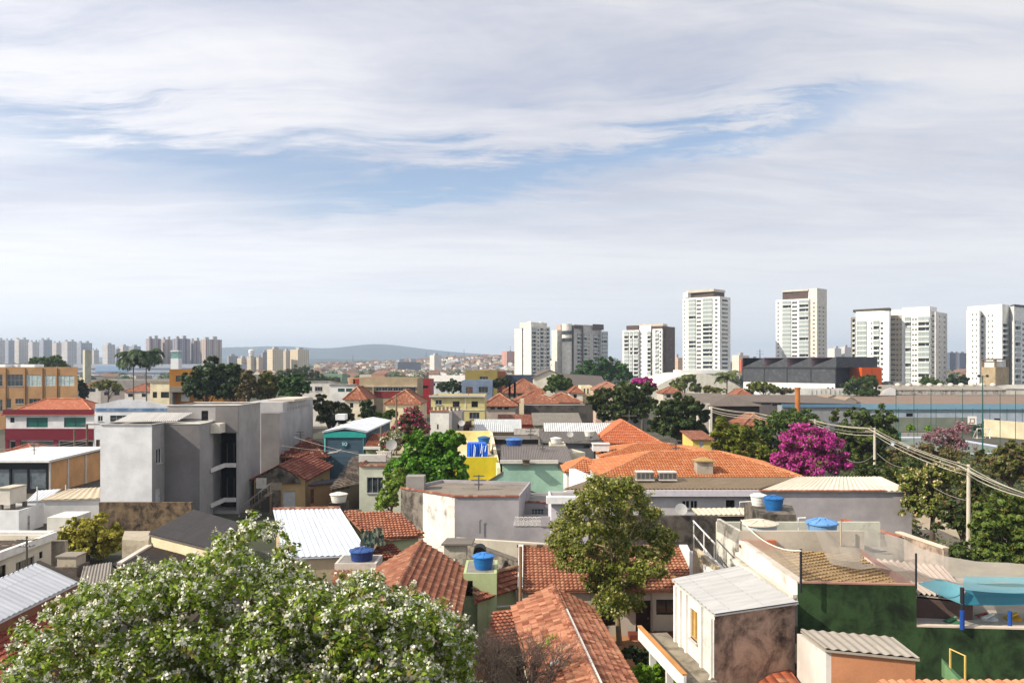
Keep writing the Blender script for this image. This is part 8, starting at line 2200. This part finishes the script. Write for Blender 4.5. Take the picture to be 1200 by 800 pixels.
# power poles and cables
def power_pole(label, px, top, Y, wid=1.0, z0=0):
    p = Vector((gx(px, Y), Y, z0)); t_ = PY(px, top, Y); root = thing('power_pole', label, 'pole', p, 'concrete power poles')
    mb = MB(); mb.tube([p, t_], [.17, .12], 10); mb.build('pole', plaster((206, 196, 176), .25), root)
    mb = MB(); mb.bar(t_ - Zv * .35 - Vector((wid, 0, 0)), t_ - Zv * .35 + Vector((wid * .2, 0, 0)), .1, .12); mb.build('crossarm', plaster((176, 160, 136), .3), root)
    for k in range(3): mb = MB(); c = t_ - Zv * .25 - Vector((wid * (.95 - k * .4), 0, 0)); mb.lathe(c, [(.05, 0), (.07, .06), (.04, .1), (.06, .16), (.01, .2)], 8); mb.build('insulator', plain((120, 90, 70), .3), root)
    return t_
A1 = power_pole('concrete power pole in front of the dense green trees', 1025, 501, 86); A2 = power_pole('concrete power pole among the street trees by the lilac wall', 1135, 544, 58); A0 = power_pole('small power pole with crossarm above the magenta bougainvillea', 955, 491, 106, .9)
CB_ = plain((186, 178, 160), .7); CD = plain((150, 144, 136), .6)
A_far = PY(832, 476, 140); A_mid = PY(886, 483, 122)
i = 0
for dx, dz in ((-.9, 0), (-.6, -.1), (-.2, -.05), (0, -.5), (.05, -.8)):
    off = Vector((dx, 0, dz))
    path = []
    P_ = [A_far + Vector((0, 0, dz)), A_mid + Vector((dx * .3, 0, dz)), A0 + off, A1 + off, A2 + off, PY(1260, 596 + dz * 6, 40)]
    for a, b in zip(P_, P_[1:]): path += span(a, b, .2 + .05 * i, 10)[:-1]
    path.append(P_[-1])
    mb = MB(); mb.tube(path, .028 if i < 3 else .04, 5); tag(mb.build('power_cable', CB_), ('outermost', 'second', 'third', 'fourth', 'lowest')[i] + ' pale power cable of the bundle crossing to the street trees', 'cable', 'power cables'); i += 1
for lab, a, b, sg_ in (('loose thin wire from the tree pole down to the pale roof', PY(1028, 531, 85), PY(1060, 548, 74), .3), ('thin wire dropping among the street trees', PY(1080, 560, 68), PY(1133, 586, 58), .3), ('thin drooping wire in the shaded green trees', PY(990, 536, 90), PY(1025, 532, 86), .7), ('thin wire across the old house yard', PY(330, 522, 96), PY(420, 529, 94), .2), ('second thin wire across the teal wall', PY(345, 512, 97), PY(470, 540, 80), .3)):
    mb = MB(); mb.tube(span(a, b, sg_), .025, 4); tag(mb.build('wire', CD), lab, 'wire', 'loose wires')
for k, (px, top) in enumerate(((87.5, 503), (102, 496.5))):
    p = Vector((gx(px, 122), 122, 0)); mb = MB(); mb.tube([p, PY(px, top, 122)], [.2, .15], 8); root = thing('power_pole', ('short power pole before the maroon shop front', 'taller brown power pole with crossarm before the maroon shop')[k], 'pole', p, 'power poles of the west street'); mb.build('pole', bark_mat((130, 108, 90)), root)
    if k: mb = MB(); t_ = PY(px, top + .6, 122); mb.bar(t_ - Vector((.9, 0, 0)), t_ + Vector((2.2, 0, 0)), .12, .14); mb.build('crossarm', plain((96, 88, 82)), root)
for k, (y0, y1) in enumerate(((527, 517), (529, 520), (524, 514))):
    mb = MB(); mb.tube(span(PY(-20, y0 + 2, 118), PY(102, y1, 121.8), .5), .04, 4); tag(mb.build('power_cable', CD), ('upper', 'middle', 'lower')[k] + ' grey cable sagging before the maroon shop', 'cable', 'cables of the west street')
for lab, px, top, Y, pb in (('tv aerial on the grey roof of the mint green house', 636, 517, 90, 531), ('tv aerial on the flat lilac house roof', 561, 556, 67, 575), ('tv aerial on the pale yellow house', 549, 452, 132, 464), ('tv aerial beside the vent stacks', 622, 452, 170, 462),
        ('tv aerial on the cream house behind the old mouldy house', 352, 505, 101, 520), ('tv aerial on the dark terrace near the royal blue tank', 622, 501, 99, 514), ('tv aerial on the peach showroom roof', 40, 519, 100, 534), ('tv aerial at the back of the widest orange roof', 792, 515, 78, 531)):
    aerial(lab, px, top, Y, zy(pb, Y), ((.1, .45), (.45, .6), (.8, .35)))
def dish(label, px, py, Y):
    d = thing('satellite_dish', label, 'dish', PY(px, py + 9, Y), 'small satellite dishes'); c = PY(px, py, Y)
    mb = MB(); mb.lathe(Vector(), [(.01, 0), (.22, .03), (.4, .1), (.42, .11), (.22, .06), (.01, .03)], 16); R_ = Matrix.Rotation(math.radians(60), 4, 'X'); mb.v = [c + R_ @ v for v in mb.v]; mb.build('dish', plain((170, 168, 164), .5), d)
    mb = MB(); mb.tube([PY(px, py + 10, Y), c], .04, 6); mb.build('mast', plain((110, 108, 104)), d)
dish('small satellite dish on the grey wall house under the white shed', 668, 509, 101); dish('small satellite dish on the white corner roof near the tarpaulin', 541, 496, 103); dish('small satellite dish on the dark yard wall behind the centre tree', 798, 597, 55.1); dish('small satellite dish on the lilac back wall', 612, 580, 67)
# ------------------------------------------------------------------ trees of the east side
tree('tree', 'olive airy tree between the orange roof and the bougainvillea', 'tree', 862, 88, [(848, 510, 18, 14), (868, 514, 22, 17), (884, 526, 20, 18), (856, 524, 20, 14), (846, 496, 10, 8), (898, 536, 14, 14)], leaf_mat((66, 78, 18), (116, 122, 34), (130, 110, 50), trans=.3), 12000, .17, .25, shell=.5, clump=.3, bark=(150, 136, 116))
tree('tree', 'dark green tree behind the magenta bougainvillea', 'tree', 915, 108, [(908, 500, 26, 14), (934, 492, 22, 10), (890, 512, 16, 14), (900, 528, 20, 18), (955, 497, 16, 9)], leaf_mat((40, 58, 18), (80, 96, 36), trans=.2), 9000, .22, .3)
tree('tree', 'hedge green tree under the rusty stack', 'tree', 935, 128, [(925, 487, 18, 7), (945, 488, 16, 7), (910, 490, 10, 6)], MD, 3600, .26, .3)
BG = tree('bougainvillea', 'large magenta bougainvillea in full bloom over the pale roof', 'tree', 950, 78, [(950, 518, 28, 17), (930, 530, 28, 19), (968, 528, 26, 18), (948, 542, 44, 16), (918, 546, 18, 13), (982, 546, 15, 12), (938, 506, 12, 9), (965, 510, 11, 8)], leaf_mat((72, 82, 40), (110, 100, 60), (130, 60, 90), trans=.2), 9000, .15, .25,
     extra=(leaf_mat((188, 24, 138), (232, 84, 190), (160, 18, 112), trans=.3, cfrac=.25), 22000, .115, 'dense magenta bracts'))
tree('tree', 'tall dense green tree behind the concrete power pole', 'tree', 1010, 98, [(1002, 494, 28, 15), (1028, 498, 24, 17), (1010, 514, 38, 20), (1040, 520, 17, 22), (1000, 534, 28, 20), (1026, 540, 26, 20)], leaf_mat((34, 50, 16), (78, 92, 36), (86, 76, 40), trans=.2), 15000, .2, .35)
tree('tree', 'pink leafless looking tree in front of the sports court', 'tree', 1115, 100, [(1108, 508, 20, 8), (1128, 502, 16, 7), (1092, 516, 16, 8), (1118, 520, 22, 8)], PINK, 2600, .12, .2, shell=.4, clump=.34, limbs=34, bark=(120, 96, 88))
tree('bush', 'dry brown green bushes below the pink tree', 'bush', 1080, 92, [(1062, 530, 18, 9), (1086, 530, 18, 10), (1110, 534, 20, 10), (1050, 546, 16, 14)], leaf_mat((66, 62, 34), (104, 96, 54), (120, 84, 70), trans=.2), 5200, .16, .15)
tree('tree', 'dark trees under the power cables', 'tree', 1045, 84, [(1046, 562, 20, 18), (1030, 556, 18, 16), (1062, 556, 22, 18), (1084, 552, 20, 16), (1060, 574, 22, 14), (1012, 556, 16, 12)], leaf_mat((34, 48, 16), (72, 84, 34), trans=.2), 11000, .16, .2)
tree('tree', 'yellow flecked green street tree at the lilac wall end', 'tree', 1092, 66, [(1076, 566, 24, 20), (1102, 556, 24, 16), (1120, 572, 20, 20), (1092, 590, 32, 18), (1070, 590, 18, 14)], leaf_mat((62, 78, 26), (122, 128, 56), (160, 140, 70), trans=.3), 15000, .135, .2, extra=(leaf_mat((206, 180, 140), (222, 200, 160), (200, 170, 80), trans=.2), 1300, .12, None))
tree('tree', 'big light green street tree at the frame edge', 'tree', 1170, 54, [(1160, 612, 24, 26), (1184, 602, 26, 26), (1200, 630, 26, 30), (1164, 644, 26, 22), (1188, 656, 26, 16), (1148, 630, 12, 16)], leaf_mat((56, 78, 26), (104, 120, 50), (140, 120, 60), trans=.3), 26000, .125, .22)
tree('tree', 'brownish green tree in the corner below the court', 'tree', 1180, 82, [(1172, 536, 22, 14), (1194, 530, 20, 16), (1160, 548, 16, 14), (1190, 552, 26, 16), (1210, 540, 16, 18)], leaf_mat((58, 66, 26), (104, 104, 50), (130, 80, 76), trans=.25), 10000, .16, .25)
tree('tree', 'deep green tree behind the second power pole', 'tree', 1125, 61, [(1118, 600, 20, 18), (1132, 614, 18, 18), (1112, 616, 16, 10), (1140, 592, 18, 18), (1146, 568, 18, 18), (1150, 640, 16, 14)], leaf_mat((30, 44, 16), (74, 82, 36), (150, 30, 40), trans=.2, cfrac=.03), 8000, .13, .2)
tree('shrub', 'green shrub row between the pale wall and the street', 'shrub', 1120, 52, [(1120, 648, 22, 12), (1146, 662, 22, 12), (1172, 672, 24, 10), (1198, 674, 24, 10)], leaf_mat((40, 58, 22), (88, 100, 44), trans=.25), 9000, .11, .08)
# ------------------------------------------------------------------ the closest plants
ct = [(718, 574), (694, 582), (742, 584), (676, 598), (708, 596), (732, 602), (760, 604), (666, 616), (690, 618), (716, 620), (742, 622), (770, 626), (660, 636), (682, 640), (706, 644), (730, 642), (756, 648), (776, 646), (690, 662), (712, 666), (736, 668), (758, 668), (698, 682), (720, 688), (742, 690), (716, 708), (736, 706), (668, 656), (780, 630), (700, 570), (732, 572)]
tree('tree', 'slender broad crowned tree in the shaded courtyard, yellow green flowers', 'tree', 726, 43.5, [(x, y, rnd.uniform(13, 21), rnd.uniform(10, 16), rnd.uniform(-2.4, 2.0)) for x, y in ct],
     leaf_mat((56, 68, 18), (116, 122, 42), (136, 128, 60), trans=.35), 32000, .1, .13, shell=.5, clump=.42, per=34, bark=(150, 132, 104), limbs=26, boughs=0, clus=5, extra=(leaf_mat((150, 144, 84), (196, 184, 120), (170, 150, 90), trans=.3), 7500, .065, 'pale yellow green flower sprays'))
tree('shrub', 'bright lime shrub in the sunny courtyard corner', 'shrub', 770, 36.5, [(760, 788, 22, 12), (782, 786, 20, 10), (742, 796, 16, 10), (796, 796, 14, 10), (768, 800, 34, 12)], leaf_mat((92, 138, 16), (150, 190, 44), trans=.4), 9000, .06, .05)
tree('shrub', 'dark shrub at the foot of the courtyard tree', 'shrub', 748, 39.5, [(742, 766, 14, 9), (756, 772, 12, 8)], DK, 2600, .07, .05)
# bare twig bush
tw = thing('bare_shrub', 'leafless grey twig shrub between the flowering tree and the mossy roof', 'shrub', (gx(590, 32), 32, 0))
mb = MB(); r_ = random.Random(9)
def twig(p, d, L, rad, lev):
    q = p + d * L * .5 + Vector((r_.gauss(0, .06), r_.gauss(0, .06), .02)) * L; e = q + (d + Vector((r_.gauss(0, .3), r_.gauss(0, .3), r_.gauss(0, .15)))).normalized() * L * .5
    mb.tube([p, q, e], [rad, rad * .8, rad * .55], 4 if lev > 1 else 6, cap=False)
    if lev < 4:
        for k in range(4 if lev else 5):
            s = q.lerp(e, r_.random()); twig(s, (d + Vector((r_.gauss(0, .62), r_.gauss(0, .62), r_.gauss(.12, .35)))).normalized(), L * r_.uniform(.5, .74), rad * .52, lev + 1)
for k in range(15):
    b0 = PY(532 + k * 7.5, 838, 31.5 + r_.uniform(-.8, 1.2)); twig(b0, Vector((r_.gauss(0, .22), r_.gauss(0, .22), 1)).normalized(), 1.75, .045, 0)
mb.build('branches', plaster((96, 84, 76), .3, (60, 52, 48)), tw)
# the big white flowering tree
FL = leaf_mat((60, 84, 16), (128, 146, 44), (150, 128, 62), trans=.35, cfrac=.06)
OUT = [(4, 790), (34, 734), (66, 702), (104, 678), (140, 662), (182, 656), (222, 648), (262, 634), (282, 612), (300, 600), (322, 612), (338, 642), (352, 662), (385, 676), (412, 668), (428, 664), (452, 684), (486, 692), (520, 700), (548, 738), (548, 772), (530, 812)]
bo = []
for (x0, y0), (x1, y1) in zip(OUT, OUT[1:]):
    for k in range(2): t_ = (k + rnd.random() * .8) / 2; r0 = rnd.uniform(11, 20); bo.append((x0 + (x1 - x0) * t_, y0 + (y1 - y0) * t_ + r0 * .9, r0, r0 * .85, rnd.uniform(-1.5, 1.5)))
while len(bo) < 235:
    x, y = rnd.uniform(15, 545), rnd.uniform(640, 830)
    if inside((x, y - 24), [*OUT, (-10, 830)][::-1]) : r0 = rnd.uniform(15, 30); bo.append((x, y, r0, r0 * rnd.uniform(.7, .95), rnd.uniform(-3.5, 1.5) - (y - 640) / 90))
bo += [(rnd.uniform(120, 470), rnd.uniform(690, 810), rnd.uniform(18, 28), rnd.uniform(14, 24), rnd.uniform(-5, -2)) for k in range(60)]
tree('flowering_tree', 'large tree covered in white blossom spreading across the near corner', 'tree', 270, 26, bo,
     FL, 76000, .088, .13, per=24, clump=.42, shell=.55, limbs=30, bark=(110, 98, 84), depth=1.0, low=-.8, boughs=0, clus=8, extra=(WFL, 52000, .048, 'clusters of small white flowers'))
# low green growth between the street trees
_r = np.random.default_rng(21); _P, _N = [], []
for k in range(330):
    y = _r.uniform(50, 133); x = _r.uniform(.36 * y + 6, .80 * y + 10)
    if 33 < x < 48 and 58 < y < 96 and abs((x - 37.5) - (y - 60) * .17) < 3.6: continue
    R = _r.uniform(.7, 1.9); d = _r.normal(size=(85, 3)); d /= np.linalg.norm(d, axis=1, keepdims=True); d[:, 2] = np.abs(d[:, 2])
    _P.append(np.array([x, y, 0]) + d * R * _r.uniform(.55, 1.05, (85, 1)) * np.array([1.3, 1.3, 1.0])); _N.append(d + np.array([0, 0, .5]) + _r.normal(size=(85, 3)) * .5)
_P, _N = np.concatenate(_P), np.concatenate(_N)
tag(leaf_obj('undergrowth', leaf_arrays(_P, _N, _r.uniform(.13, .3, len(_P)), .6), leaf_mat((40, 54, 20), (84, 96, 40), (110, 96, 56), trans=.2), None, (45, 90, 0)), kind='stuff')
